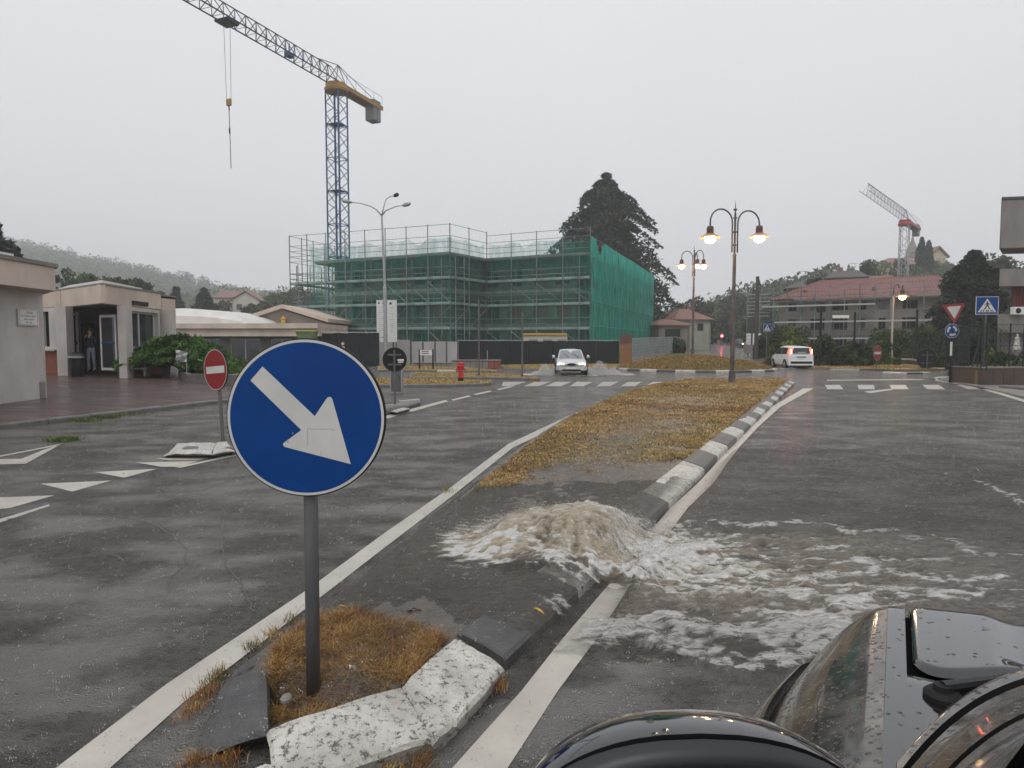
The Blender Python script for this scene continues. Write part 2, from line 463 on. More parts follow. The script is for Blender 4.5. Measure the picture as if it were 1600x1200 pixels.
for pts in ([(-150, 380), (372, 279), (345, 292), (-150, 388)], [(372, 279), (152, 400), (128, 370), (262, 316)], [(152, 400), (128, 370), (-150, 376), (-150, 406)]):
    q_px(c2(pts), m='paint', name='chevron_outline', label='white painted wedge outline near the left pavement', group='sides of the painted wedge')
q_px([(1456, 591), (1459, 594.5), (1520, 604), (1600, 628.5), (1660, 645), (1660, 640), (1600, 624.5), (1527, 602)], label='white edge line curving past the fenced corner on the right')
q_px([(1456, 591), (1459, 594.5), (1466, 590.5), (1500, 589), (1500, 587.8), (1466, 588.6)], label='white line at the mouth of the side road on the right')
q_px([(1350, 612), (1397, 607), (1399, 608.5), (1360, 614.5)], m='paint_worn', label='worn white tick below the right crossing')
q_px([(1292, 593.6), (1440, 592.3), (1442, 593.6), (1292, 595)], m='paint_worn', label='worn white stop line beyond the right crossing')

M['crack'] = mat('wet_crack', (0.055, 0.052, 0.048), 0.4, spec=.45)
for k, pts in enumerate(([(150, 800), (190, 808), (235, 818), (268, 835), (292, 858), (285, 885), (265, 905), (262, 930)], [(350, 812), (345, 845), (352, 880), (372, 905), (385, 935), (400, 960)], [(235, 790), (285, 775), (330, 762), (372, 748)], [(0, 872), (22, 868), (45, 863)], [(1175, 665), (1230, 682), (1260, 700), (1350, 711), (1425, 722), (1500, 740), (1560, 765), (1605, 800)], [(1010, 690), (1100, 676), (1175, 668)], [(600, 800), (640, 775), (700, 760)])):
    q = []; rr = random.Random(k)
    for i in range(len(pts) - 1):
        for j in range(6): a = pts[i][0] + (pts[i + 1][0] - pts[i][0]) * j / 6; b = pts[i][1] + (pts[i + 1][1] - pts[i][1]) * j / 6; g = G(a, b); q.append(g + Vector((rr.uniform(-1, 1), rr.uniform(-1, 1), 0)) * .012)
    mb = MB()
    for i in range(len(q) - 1):
        d = (q[i + 1] - q[i]).normalized(); n_ = Vector((-d.y, d.x, 0)); w0, w1 = rr.uniform(.003, .008), rr.uniform(.003, .008)
        mb.add([(p.x, p.y, .0035) for p in (q[i] - n_ * w0, q[i + 1] - n_ * w1, q[i + 1] + n_ * w1, q[i] + n_ * w0)], [(0, 1, 2, 3)])
    setp(mb.build('road_crack', M['crack']), 'thin dark crack wandering across the wet asphalt', 'crack', 'cracks in the asphalt', 'structure')

# ------------------------------------------------------------------ kerbs
def stone(parent, p, q, nin, w, ho, hi, m, name='kerb_stone', z=0.0, gap=0.006):
    """one kerb stone from p to q (outer foot), nin = unit vector to the inside"""
    d = (q - p); ln = d.length
    if ln < 0.05: return
    d = d / ln; p = p + d * gap; q = q - d * gap
    j = random.uniform(-0.008, 0.008); j2 = random.uniform(-0.006, 0.006)
    prof = [(0, -0.03), (0.0, ho * 0.75), (0.02, ho), (w * 0.5, ho + (hi - ho) * 0.6), (w - 0.03, hi), (w, hi - 0.015), (w, -0.03)]
    rings = []
    for k, e in ((0, 0.008), (0.012, 0), (ln / 2, 0), (ln - 2 * gap - 0.012, 0), (ln - 2 * gap, 0.008)):
        c = p + d * k
        jj = j + (j2 - j) * k / ln
        rings.append([(c.x + nin.x * (a + (e if a < w / 2 else -e)), c.y + nin.y * (a + (e if a < w / 2 else -e)), z + b + (jj if b > 0 else 0) - (e if b > 0 else 0)) for a, b in prof])
    mb = MB(); mb.loft(rings, cap=True)
    return mb.build(name, m, parent)
def kerb_line(parent, pts, side, mats, Ls=1.0, w=0.3, ho=0.09, hi=0.15, z=0.0, start=0, name='kerb_stone'):
    """stones walked along a plan polyline; side=+1: inside lies left of the walk"""
    pts = [Vector((p[0], p[1], 0)) for p in pts]
    seg = [(pts[i + 1] - pts[i]).length for i in range(len(pts) - 1)]; tot = sum(seg)
    def at(s):
        for i, l in enumerate(seg):
            if s <= l or i == len(seg) - 1: return pts[i] + (pts[i + 1] - pts[i]) * (s / l)
            s -= l
    s = 0; k = start
    while s < tot - 0.05:
        l = Ls[k % len(Ls)] if isinstance(Ls, (list, tuple)) else Ls
        e = min(s + l, tot)
        a, b = at(s), at(e); d = (b - a).normalized()
        n = Vector((-d.y, d.x, 0)) * side
        zz = z(a.x, a.y) if callable(z) else z
        stone(parent, a, b, n, w, ho, hi, mats[k % len(mats)], name, zz)
        s = e; k += 1
WB = [M['kerb_white'], M['kerb_black']]

# the median between the two carriageways
def xr(Y): return 0.19 + (np.asarray(Y) - 3.9) * 0.487
Lpx = [(290, 1190), (330, 1105), (400, 1040), (480, 978), (560, 912), (640, 842), (700, 789), (760, 742), (820, 699), (880, 662), (950, 628), (1010, 609), (1062, 600)]
Lpt = [G(*p) for p in Lpx]
LY = np.array([p.y for p in Lpt]); LX = np.array([p.x for p in Lpt])
def xl(Y): return np.interp(Y, LY, LX)
median = thing('median', (0, 0, 0), 'long raised traffic median of dry grass with black and white kerbs', 'median')
median['kind'] = 'structure'
v = np.concatenate([np.linspace(2.86, 9.5, 190), np.linspace(9.6, 28.3, 90)])
u = np.linspace(0, 1, 70)
UU, VV = np.meshgrid(u, v)
xa, xb = xl(VV) + 0.12, xr(VV) - 0.2
xb = xb + .08
SX = xa + (xb - xa) * UU
def soil_z(x, y):
    return -0.07 * smooth(-.30, -.08, (x - 0.19) * 0.899 - (y - 3.9) * 0.4379) - .10 * smooth(3.08, 2.92, y + .12 * x) + 0.118 + 0.03 * (fbm(x * 2.2, y * 2.2, 3) - 0.5) + 0.012 * (fbm(x * 14, y * 14, 9) - 0.5) + 0.05 * smooth(8, 14, y)
SZ = soil_z(SX, VV) + 0.03 * np.sin(np.pi * UU)
grid('soil', SX, VV, SZ, M['soil'], median)
# right-hand kerb: starts past the corner blocks
e = Vector((0.4379, 0.899, 0)); B0 = Vector((0.19, 3.9, 0))
def on_r(Y): return Vector((float(xr(Y)), Y, 0))
stations = [3.44, 4.45, 5.25, 6.05, 6.9, 7.85, 8.8, 9.75]
while stations[-1] < 27.4: stations.append(stations[-1] + 0.95)
col_r = [1, 0, 1, 1, 0]
nin = Vector((-0.899, 0.4379, 0))
for i in range(len(stations) - 1):
    mi = col_r[i] if i < 5 else (i % 2 == 0)
    stone(median, on_r(stations[i]), on_r(stations[i + 1]), nin, 0.31, 0.085, 0.16, WB[int(mi)])
# left-hand kerb: dull stones nearly level with the ground, streaks of old white
lp = [Vector((float(xl(y)), y, 0)) for y in np.linspace(3.75, 28.0, 40)]
kerb_line(median, lp, -1, [M['kerb_grey'], M['kerb_black'], M['kerb_grey'], M['kerb_white'], M['kerb_black']], 1.05, 0.22, 0.05, 0.125)
# far end of the median
ea, eb = Vector((float(xl(28.2)), 28.2, 0)), Vector((float(xr(27.6)), 28.4, 0))
kerb_line(median, [ea, Vector((ea.x + 1.2, 28.9, 0)), Vector((eb.x - 1.0, 28.9, 0)), eb], -1, WB, [1.3, 1.7], 0.28, 0.09, 0.15)
# the broken blocks of the near tip, placed one by one
def block(topq, zt, botq, m, name='kerb_stone', parent=median, sub=5, rough_=0.0032):
    T = [G(x, y, z) for (x, y), z in zip(topq, zt)]
    Bq = [G(x, y, 0.0) for (x, y) in botq]
    Bq = [Vector((b.x, b.y, -0.03)) for b in Bq]
    mb = MB(); n = sub
    def bil(q, a, b): return q[0].lerp(q[1], a).lerp(q[3].lerp(q[2], a), b)
    ring_top = []
    vs = []; fs = []
    for i in range(n + 1):
        for j in range(n + 1):
            p = bil(T, i / n, j / n)
            ed = (i in (0, n)) + (j in (0, n))
            p = p + Vector((random.uniform(-1, 1) * rough_, random.uniform(-1, 1) * rough_, random.uniform(-1, 0.6) * rough_ - 0.01 * ed))
            vs.append(p)
    for i in range(n):
        for j in range(n):
            a = i * (n + 1) + j
            fs.append((a, a + n + 1, a + n + 2, a + 1))
    edge = [i * (n + 1) for i in range(n + 1)] + [n * (n + 1) + j for j in range(1, n + 1)] + [i * (n + 1) + n for i in range(n - 1, -1, -1)] + [j for j in range(n - 1, 0, -1)]
    par = [(i / n, 0) for i in range(n + 1)] + [(1, j / n) for j in range(1, n + 1)] + [(i / n, 1) for i in range(n - 1, -1, -1)] + [(0, j / n) for j in range(n - 1, 0, -1)]
    mids = []; lows = []
    cen = sum(T, Vector()) / 4
    for k, (a, b) in enumerate(par):
        t_ = vs[edge[k]]; l = bil(Bq, a, b)
        out = (t_ - cen); out.z = 0; out = out.normalized() * 0.014
        vs.append(Vector((t_.x, t_.y, t_.z - 0.02)) + out); mids.append(len(vs) - 1)
    for k, (a, b) in enumerate(par):
        vs.append(bil(Bq, a, b) + Vector((random.uniform(-1, 1), random.uniform(-1, 1), 0)) * rough_); lows.append(len(vs) - 1)
    m_ = len(edge)
    for k in range(m_):
        k2 = (k + 1) % m_
        fs.append((edge[k2], edge[k], mids[k], mids[k2])); fs.append((mids[k2], mids[k], lows[k], lows[k2]))
    mb.add(vs, fs)
    return mb.build(name, m, parent, sm=False)
block([(420, 1133), (626, 1069), (673, 1146), (440, 1222)], [.17, .17, .12, .10], [(430, 1150), (640, 1090), (690, 1172), (445, 1250)], M['kerb_white'], sub=8)
block([(628, 1068), (642, 1071), (710, 1119), (675, 1148)], [.17, .17, .12, .115], [(640, 1085), (655, 1085), (720, 1135), (690, 1168)], M['kerb_white'])
block([(632, 1064), (711, 993), (785, 1036), (714, 1117)], [.175, .165, .115, .12], [(650, 1080), (725, 1010), (790, 1052), (722, 1134)], M['kerb_white'], sub=8)
block([(351, 1061), (416, 1034), (418, 1132), (305, 1174)], [.09, .12, .13, .06], [(345, 1066), (418, 1050), (420, 1150), (296, 1190)], M['kerb_black'], 'kerb_slab')
block([(353, 1056), (476, 962), (476, 992), (412, 1031)], [.07, .08, .12, .12], [(345, 1062), (472, 966), (485, 1010), (415, 1050)], M['kerb_black'], 'kerb_slab')
block([(381, 1204), (424, 1186), (436, 1226), (380, 1260)], [.09, .12, .10, .06], [(378, 1208), (430, 1200), (440, 1240), (376, 1270)], M['kerb_white'])
block([(258, 1200), (330, 1180), (378, 1210), (300, 1290)], [.03, .05, .05, .03], [(255, 1200), (330, 1185), (380, 1215), (300, 1290)], M['kerb_black'], 'kerb_slab')

# ------------------------------------------------------------------ blades of grass
M['blade'] = mat('grass_blades', (0.2, 0.15, 0.05), 0.8, attr='Col', scale=3)
def blades(name, X, Y, Z, H, W, cols, parent=None, lean=0.6, label=None, seed=1):
    """curved two-piece blades; arrays of roots, heights, widths and rgb"""
    r = np.random.default_rng(seed); n = len(X)
    a = r.uniform(0, 2 * np.pi, n); b = r.uniform(0, 2 * np.pi, n); ln = lean * r.uniform(0.2, 1.3, n)
    wx, wy = np.cos(a) * W / 2, np.sin(a) * W / 2
    dx, dy = np.cos(b) * ln * H, np.sin(b) * ln * H
    v0 = np.stack([X - wx, Y - wy, Z], 1); v1 = np.stack([X + wx, Y + wy, Z], 1)
    mx, my, mz = X + dx * .4, Y + dy * .4, Z + H * .62
    v2 = np.stack([mx + wx * .7, my + wy * .7, mz], 1); v3 = np.stack([mx - wx * .7, my - wy * .7, mz], 1)
    t4 = np.stack([X + dx * 1.15, Y + dy * 1.15, Z + H * r.uniform(.7, 1.05, n)], 1)
    t5 = t4 + np.stack([wx * .15, wy * .15, 0 * wx], 1)
    V = np.stack([v0, v1, v2, v3, t4, t5], 1).reshape(-1, 3)
    i = np.arange(n) * 6
    Fc = np.concatenate([np.stack([i, i + 1, i + 2, i + 3], 1), np.stack([i + 3, i + 2, i + 5, i + 4], 1)])
    c = np.repeat(cols, 6, 0)
    o = np_mesh(name, V, Fc, M['blade'], parent, col=c)
    o['kind'] = 'stuff'
    if parent is None: setp(o, label, 'grass')
    return o
def pal(r, n, cols, w):
    c = np.array(cols)[r.choice(len(cols), n, p=np.array(w) / sum(w))]
    return c * r.uniform(0.7, 1.25, (n, 1))
STRAW, OCHRE, RUST, BROWN, GREEN, OLIVE = (0.52, 0.37, 0.14), (0.40, 0.25, 0.08), (0.33, 0.14, 0.035), (0.13, 0.075, 0.035), (0.08, 0.13, 0.025), (0.18, 0.17, 0.045)
# far, large patch of the median
r = np.random.default_rng(11)
n = 305000
yy = 7.3 + (28.3 - 7.3) * r.random(n) ** 1.25
uu = r.random(n)
xx = xl(yy) + 0.22 + (xr(yy) - 0.30 - xl(yy) - 0.22) * uu
dens = fbm(xx * 0.8, yy * 0.8, 21)
edge_n = fbm(xx * 1.6, yy * 1.6, 33)
# the water keeps the near part bare: only the left rim has grass there
lim = 8.9 + 2.0 * (edge_n - 0.5) * 2 - 1.6 * smooth(0.25, 0.0, uu) + 0.9 * smooth(0.6, 1.0, uu)
bare = fbm(xx * 0.9 + 3, yy * 0.5, 55)
keep = (r.random(n) < smooth(lim - .8, lim + .3, yy)) & (r.random(n) < 0.6 + .8 * smooth(0.3, 0.55, dens)) & ~((bare > 0.62) & (yy > 11) & (r.random(n) < 0.6))
xx, yy = xx[keep], yy[keep]; n = len(xx)
h = (0.022 + 0.024 * r.random(n)) * (0.8 + 0.03 * yy)
tone = fbm(xx * 0.7, yy * 0.7, 77); gr = fbm(xx * 0.55 + 9, yy * 0.4, 91)
T1, T2, T3 = (0.55, 0.405, 0.19), (0.44, 0.28, 0.105), (0.29, 0.15, 0.06)
cols = pal(r, n, [T1, T2, T3, BROWN], [4, 4, 2, 1.5])
cols = np.where((tone > 0.54)[:, None], pal(r, n, [T2, T3, BROWN, T1], [3, 3, 3, 1]), cols)
gm = (gr > 0.56) & (r.random(n) < 0.5)
cols = np.where(gm[:, None], pal(r, n, [GREEN, OLIVE, T1, T2], [1.5, 2, 2.5, 2]), cols)
blades('dry_grass', xx, yy, soil_z(xx, yy) + 0.0, h, 0.006 + 0.0009 * yy, cols, median, 0.9)
# thin straggling stalks on the bare wet part
n = 15000
yy = 4.2 + 5.4 * r.random(n) ** .8; uu = r.random(n); xx = xl(yy) + 0.25 + (xr(yy) - 0.4 - xl(yy) - 0.25) * uu
blades('sparse_grass', xx, yy, soil_z(xx, yy), 0.012 + 0.022 * r.random(n), np.full(n, 0.004), pal(r, n, [OCHRE, BROWN, OLIVE], [2, 3, 1]), median, 1.8, seed=4)
# rust-brown tuft round the foot of the arrow sign
def in_poly(x, y, poly):
    ins = np.zeros(len(x), bool); j = len(poly) - 1
    for i in range(len(poly)):
        xi, yi, xj, yj = poly[i][0], poly[i][1], poly[j][0], poly[j][1]
        c = ((yi > y) != (yj > y)) & (x < (xj - xi) * (y - yi) / (yj - yi + 1e-12) + xi)
        ins ^= c; j = i
    return ins
tuft = [G(x, y, 0.13) for x, y in ((421, 1128), (416, 1085), (424, 1030), (440, 1000), (490, 965), (560, 958), (640, 975), (700, 1000), (640, 1062), (560, 1095), (480, 1125), (436, 1140))]
n = 150000
xx = r.uniform(-1.5, 0.2, n); yy = r.uniform(2.9, 4.4, n)
k = in_poly(xx, yy, tuft) & (fbm(xx * 9, yy * 9, 5) > 0.28)
xx, yy = xx[k], yy[k]; n = len(xx)
tn = fbm(xx * 6, yy * 6, 41)
cols = pal(r, n, [STRAW, OCHRE, RUST, BROWN], [2.5, 4, 5, 3])
cols = np.where((tn > 0.6)[:, None], pal(r, n, [BROWN, RUST], [3, 1]), cols)
blades('rusty_grass', xx, yy, soil_z(xx, yy) - 0.005, 0.022 + 0.05 * r.random(n) * (0.5 + fbm(xx * 5, yy * 5, 8)), 0.0022 + 0.0022 * r.random(n), cols, median, 1.1, seed=9)
# weeds in the joints along the edges
wx_, wy_, wh, wc = [], [], [], []
for (px, py, s, nn, pc) in [(318, 1085, .05, 220, RUST), (335, 1062, .05, 160, OLIVE), (345, 1050, .03, 90, RUST), (300, 1110, .05, 160, RUST), (395, 1010, .04, 120, OLIVE), (425, 990, .04, 110, OCHRE), (455, 968, .04, 90, OLIVE),
                            (345, 1190, .06, 320, RUST), (300, 1196, .05, 240, RUST), (780, 1070, .035, 150, RUST), (655, 1190, .05, 200, RUST), (610, 1196, .05, 160, OCHRE), (560, 1150, .03, 60, RUST), (712, 860, .05, 60, OLIVE), (806, 862, .05, 50, OLIVE), (860, 745, .05, 70, OLIVE), (920, 752, .06, 60, OLIVE), (700, 780, .06, 70, OLIVE)]:
    g = G(px, py, 0.03); nn = int(nn)
    wx_.append(r.normal(g.x, s * .6, nn)); wy_.append(r.normal(g.y, s * .9, nn)); wh.append(r.uniform(.03, .08, nn) * (1.4 if py < 900 else 0.8)); wc.append(pal(r, nn, [pc, STRAW, BROWN], [4, 1, 1]))
X_, Y_ = np.concatenate(wx_), np.concatenate(wy_)
blades('edge_weeds', X_, Y_, np.full(len(X_), 0.02) + 0.09 * (Y_ > 5.0), np.concatenate(wh), np.full(len(X_), 0.003), np.concatenate(wc), median, 0.8, seed=12)
# fallen leaves, a yellow leaf, a flower and a scrap of paper
def leaf_bit(px, py, z, ln, wd, m, name, lab, rz, cat='leaf', curl=0.01):
    g = G(px, py, z); mb = MB(); n_ = 8; rows = []
    ca, sa = math.cos(rz), math.sin(rz)
    vs = []; fs = []
    for i in range(n_ + 1):
        t_ = i / n_; hw = wd / 2 * math.sin(math.pi * min(max(t_, 0.03), 0.97)) ** 0.8; x = (t_ - .5) * ln
        for s_ in (-1, 0, 1):
            y = s_ * hw; zz = curl * math.sin(3 * t_ + 1) + abs(s_) * curl * 0.7
            vs.append((g.x + x * ca - y * sa, g.y + x * sa + y * ca, g.z + 0.006 + zz))
    for i in range(n_):
        for s_ in (0, 1): fs.append((i * 3 + s_, i * 3 + 3 + s_, i * 3 + 4 + s_, i * 3 + 1 + s_))
    mb.add(vs, fs)
    return setp(mb.build(name, m, origin=g), lab, cat)
M['leaf_yellow'] = mat('yellow_leaf', (0.55, 0.33, 0.03), 0.4)
M['leaf_brown'] = mat('brown_leaf', (0.13, 0.05, 0.03), 0.5, col2=(0.22, 0.12, 0.05), scale=40)
M['paper'] = mat('wet_paper', (0.75, 0.75, 0.75), 0.5)
leaf_bit(842, 957, 0.13, 0.075, 0.022, M['leaf_yellow'], 'fallen_leaf', 'bright yellow leaf lying on the dark flooded kerb', R(-35))
leaf_bit(652, 955, 0.14, 0.06, 0.03, M['leaf_brown'], 'fallen_leaf', 'right one of two brown leaves on the wet soil behind the sign', R(10))
leaf_bit(640, 957, 0.14, 0.05, 0.03, M['leaf_brown'], 'fallen_leaf', 'left one of two brown leaves on the wet soil behind the sign', R(60))
leaf_bit(536, 951, 0.15, 0.06, 0.02, M['leaf_yellow'], 'fallen_leaf', 'tan leaf at the back edge of the rusty grass', R(15))
leaf_bit(551, 1049, 0.17, 0.055, 0.028, M['paper'], 'paper_scrap', 'small white scrap caught in the rusty grass beside the sign post', R(75), 'litter', 0.02)
fl = thing('dandelion', G(806, 862, 0.14), 'small yellow flower standing in the foam before the upwelling water', 'flower')
mb = MB(); g = G(806, 862, 0.14); mb.tube([g, g + Vector((.004, 0, .04)), g + Vector((-.002, 0, .085))], .0016, 5); mb.build('stem', M['blade'], fl)
mb = MB()
for k in range(12):
    a = k * math.pi / 6; c = g + Vector((0, 0, .086))
    mb.add([c, c + Vector((math.cos(a - .2) * .014, math.sin(a - .2) * .014, .005)), c + Vector((math.cos(a) * .017, math.sin(a) * .017, .004)), c + Vector((math.cos(a + .2) * .014, math.sin(a + .2) * .014, .005))], [(0, 1, 2, 3)])
mb.build('petal', M['leaf_yellow'], fl)['kind'] = 'stuff'
# rubble of old concrete in the tuft
for (px, py, s_) in ((455, 1040, .045), (447, 1085, .03)):
    g = G(px, py, .13); mb = MB(); n_ = 10; rings = []
    for i in range(6):
        ph = math.pi * i / 5
        rings.append([(g.x + s_ * math.sin(ph) * math.cos(2 * math.pi * j / n_) * random.uniform(.8, 1.1), g.y + s_ * 1.2 * math.sin(ph) * math.sin(2 * math.pi * j / n_) * random.uniform(.8, 1.1), g.z - .02 - s_ * .7 * math.cos(ph)) for j in range(n_)])
    mb.loft(rings, cap=True)
    setp(mb.build('concrete_lump', M['concrete_dark'], origin=g), 'broken concrete lump in the rusty grass, %s the sign post' % ('behind and left of' if py < 1060 else 'in front and left of'), 'rubble', 'concrete lumps at the sign foot')

# ------------------------------------------------------------------ the flood
M['water'] = None
def water_material():
    m = bpy.data.materials.new('flood_water'); m.use_nodes = True
    t = m.node_tree; N = t.nodes; K = t.links.new
    b = N['Principled BSDF']; out = N['Material Output']
    tc = N.new('ShaderNodeTexCoord')
    def A(nm):
        a = N.new('ShaderNodeAttribute'); a.attribute_name = nm; return a.outputs['Fac']
    def mr(src, a, b2, c=0, d=1):
        r_ = N.new('ShaderNodeMapRange')
        for k, v_ in (('From Min', a), ('From Max', b2), ('To Min', c), ('To Max', d)): r_.inputs[k].default_value = v_
        K(src, r_.inputs['Value']); return r_.outputs['Result']
    x1 = N.new('ShaderNodeMix'); x1.data_type = 'RGBA'
    x1.inputs['A'].default_value = (0.115, 0.101, 0.086, 1)
    xs = N.new('ShaderNodeMix'); xs.data_type = 'RGBA'; xs.inputs['A'].default_value = (0.17, 0.13, 0.085, 1); xs.inputs['B'].default_value = (0.55, 0.47, 0.35, 1)  # dark to pale mud: shading between the ridges put into the colour
    K(A('streak'), xs.inputs['Factor']); K(xs.outputs['Result'], x1.inputs['B'])
    K(A('mud'), x1.inputs['Factor'])
    n_ = N.new('ShaderNodeTexNoise'); n_.inputs['Scale'].default_value = 15; n_.inputs['Detail'].default_value = 12; n_.inputs['Roughness'].default_value = .78; n_.inputs['Distortion'].default_value = 1.0
    mp = N.new('ShaderNodeMapping'); mp.inputs['Scale'].default_value = (.55, 2.2, 1); K(tc.outputs['Object'], mp.inputs['Vector']); K(mp.outputs['Vector'], n_.inputs['Vector'])
    ad = N.new('ShaderNodeMath'); ad.operation = 'MULTIPLY_ADD'; ad.inputs[1].default_value = 2.6; ad.inputs[2].default_value = -1.3
    rd_ = N.new('ShaderNodeMath'); rd_.operation = 'SUBTRACT'; rd_.inputs[1].default_value = .5; K(n_.outputs['Fac'], rd_.inputs[0])
    ra_ = N.new('ShaderNodeMath'); ra_.operation = 'ABSOLUTE'; K(rd_.outputs['Value'], ra_.inputs[0])
    rl_ = N.new('ShaderNodeMath'); rl_.operation = 'MULTIPLY_ADD'; rl_.inputs[1].default_value = -1.1; K(ra_.outputs['Value'], rl_.inputs[0]); K(n_.outputs['Fac'], rl_.inputs[2])
    K(rl_.outputs['Value'], ad.inputs[0])
    ad2 = N.new('ShaderNodeMath'); ad2.operation = 'ADD'; K(ad.outputs['Value'], ad2.inputs[0]); K(A('foam'), ad2.inputs[1])
    gate = mr(A('foam'), 0.03, 0.30); f0 = mr(ad2.outputs['Value'], 0.38, 1.12, 0, 1)
    gm_ = N.new('ShaderNodeMath'); gm_.operation = 'MULTIPLY'; K(f0, gm_.inputs[0]); K(gate, gm_.inputs[1]); fo = gm_.outputs['Value']
    x2 = N.new('ShaderNodeMix'); x2.data_type = 'RGBA'; x2.inputs['B'].default_value = (0.78, 0.76, 0.72, 1)
    K(x1.outputs['Result'], x2.inputs['A']); K(fo, x2.inputs['Factor']); K(x2.outputs['Result'], b.inputs['Base Color'])
    K(mr(fo, 0, 1, 0.10, 0.6), b.inputs['Roughness'])
    b.inputs['Specular IOR Level'].default_value = 0.6
    n2 = N.new('ShaderNodeTexNoise'); n2.inputs['Scale'].default_value = 17; n2.inputs['Detail'].default_value = 8; n2.inputs['Roughness'].default_value = .65; n2.inputs['Distortion'].default_value = .8; K(mp.outputs['Vector'], n2.inputs['Vector'])
    bp = N.new('ShaderNodeBump'); bp.inputs['Strength'].default_value = 1.0; bp.inputs['Distance'].default_value = 0.06
    K(n2.outputs['Fac'], bp.inputs['Height']); K(bp.outputs['Normal'], b.inputs['Normal'])
    tr = N.new('ShaderNodeBsdfTransparent'); mx = N.new('ShaderNodeMixShader')
    mxx = N.new('ShaderNodeMath'); mxx.operation = 'MAXIMUM'; K(A('body'), mxx.inputs[0]); K(fo, mxx.inputs[1])
    K(mxx.outputs['Value'], mx.inputs['Fac']); K(tr.outputs['BSDF'], mx.inputs[1]); K(b.outputs['BSDF'], mx.inputs[2]); K(mx.outputs['Shader'], out.inputs['Surface'])
    return m
M['water'] = water_material()
SRC = (0.46, 5.42)
wxs = axis((-1.45, -0.95, 0.03), (-0.95, 1.9, 0.0125), (1.9, 3.6, 0.022), (3.6, 8.4, 0.04))
wys = axis((3.0, 4.5, 0.02), (4.5, 6.6, 0.0125), (6.6, 8.0, 0.022), (8.0, 12.5, 0.045))
WX, WY = np.meshgrid(wxs, wys)
dR = (WX - 0.19) * 0.899 - (WY - 3.9) * 0.4379
rx, ry = WX - SRC[0], WY - SRC[1]
rad = np.sqrt(rx ** 2 + (ry * 1.35) ** 2); ang = np.arctan2(ry, rx)
base = np.interp(dR, [-.7, -.31, -.16, -.02, .03, .13], [.152, .172, .150, .102, .055, .022])
# streaks run outward from the source
def streak(fr, fa, seed, oct=4): return fbm(rad * fr, (np.cos(ang * 1.0) + 2.0) * fa + np.sin(ang) * fa * 1.7, seed, oct)
wob = fbm(WX * 1.3, WY * 1.3, 61) - 0.5
st = streak(2.2, 9, 3); stf = streak(6.0, 26, 15); fine = fbm(WX * 22, WY * 22, 29, 3)
chop = fbm(WX * 5 + wob * 2, WY * 11 + wob * 2, 37)
chop2 = fbm(WX * 13 + wob * 3, WY * 26, 47)
# the boil: an oval dome, steeper at the back, sliding down to the road
bx, by = rx - 0.02, ry + 0.02
cr, sr = math.cos(R(-14)), math.sin(R(-14))
ex, ey = bx * cr - by * sr, bx * sr + by * cr
ell = np.sqrt((ex / 0.78) ** 2 + (ey / 0.50) ** 2)
lump = fbm(WX * 3.2, WY * 3.2, 71)
dome = 0.215 * (1 - smooth(0.25, 1.18, ell + (lump - .5) * 0.45)) * (0.85 + 0.4 * lump) + .045 * (fbm(WX * 6.5 + 3 * wob, WY * 6.5, 72) - .5) * (1 - smooth(.9, 1.3, ell))
rays = np.abs(fbm(ell * 1.3 + lump, ang * 4.5 + wob * 4, 83) - 0.5) * 2
rays2 = np.abs(fbm(ell * 2.4, ang * 11 + wob * 5, 87) - 0.5) * 2
rim = smooth(0.15, 0.55, ell) * (1 - smooth(0.95, 1.35, ell))
rays3 = np.abs(fbm(ell * 4.0, ang * 22 + wob * 6, 91) - .5) * 2
dome = dome - (.3 + .7 * rim) * (1 - smooth(1.1, 1.4, ell)) * (rays * 0.034 + rays2 * 0.014 + rays3 * .007) + 0.035 * rim + .014 * (fbm(WX * 24, WY * 24, 73) - .5) * (1 - smooth(1.2, 1.6, ell))
# ring of broken water round its foot, mostly in front
foot = np.exp(-((ell - 1.25 - (lump - .5) * .5) / 0.22) ** 2) * smooth(0.6, -0.6, ry) 
dome = dome + 0.075 * foot * (0.3 + chop2) * smooth(-1.0, -0.3, rx)
nearf = np.exp(-(np.maximum(rad - 0.7, 0) / 1.0) ** 1.3)
amp = 0.006 + 0.03 * nearf * smooth(-.6, .2, dR) + 0.018 * smooth(0.05, 0.5, dR) * np.exp(-((WY - 5.2) / 1.9) ** 2) + .008 * smooth(.05, .5, dR)
wave = amp * ((chop - .5) * 2 + (chop2 - .5) * 1.1 + (st - .5) * 1.2) + 0.004 * (fine - .5) * (1 + 3 * nearf)
# breaking fronts in the road
foam = np.zeros_like(WX); lift = np.zeros_like(WX)
def front(pxs, wid, fo, hgt, seed, z=0.03):
    global foam, lift
    pts = [G(a, b, z) for a, b in pxs]
    best = np.full(WX.shape, 9.0); side = np.zeros_like(WX)
    for a, b in zip(pts[:-1], pts[1:]):
        dx, dy = b.x - a.x, b.y - a.y; l2 = dx * dx + dy * dy
        t_ = np.clip(((WX - a.x) * dx + (WY - a.y) * dy) / l2, 0, 1)
        d_ = np.hypot(WX - a.x - t_ * dx, WY - a.y - t_ * dy)
        s_ = np.sign((WX - a.x) * dy - (WY - a.y) * dx)
        m_ = d_ < best; best = np.where(m_, d_, best); side = np.where(m_, s_, side)
    n1 = fbm(WX * 4 + seed, WY * 7, seed); n2 = fbm(WX * 16, WY * 26, seed + 3)
    dd = best * np.where(side > 0, 1.8, 0.75) + (n1 - .5) * wid * 1.6
    g_ = np.exp(-(np.maximum(dd, 0) / wid) ** 2)
    foam += 1.35 * fo * g_ * (0.35 + 1.1 * smooth(.35, .65, n2)); lift += hgt * g_ * (0.6 + 0.8 * n1)
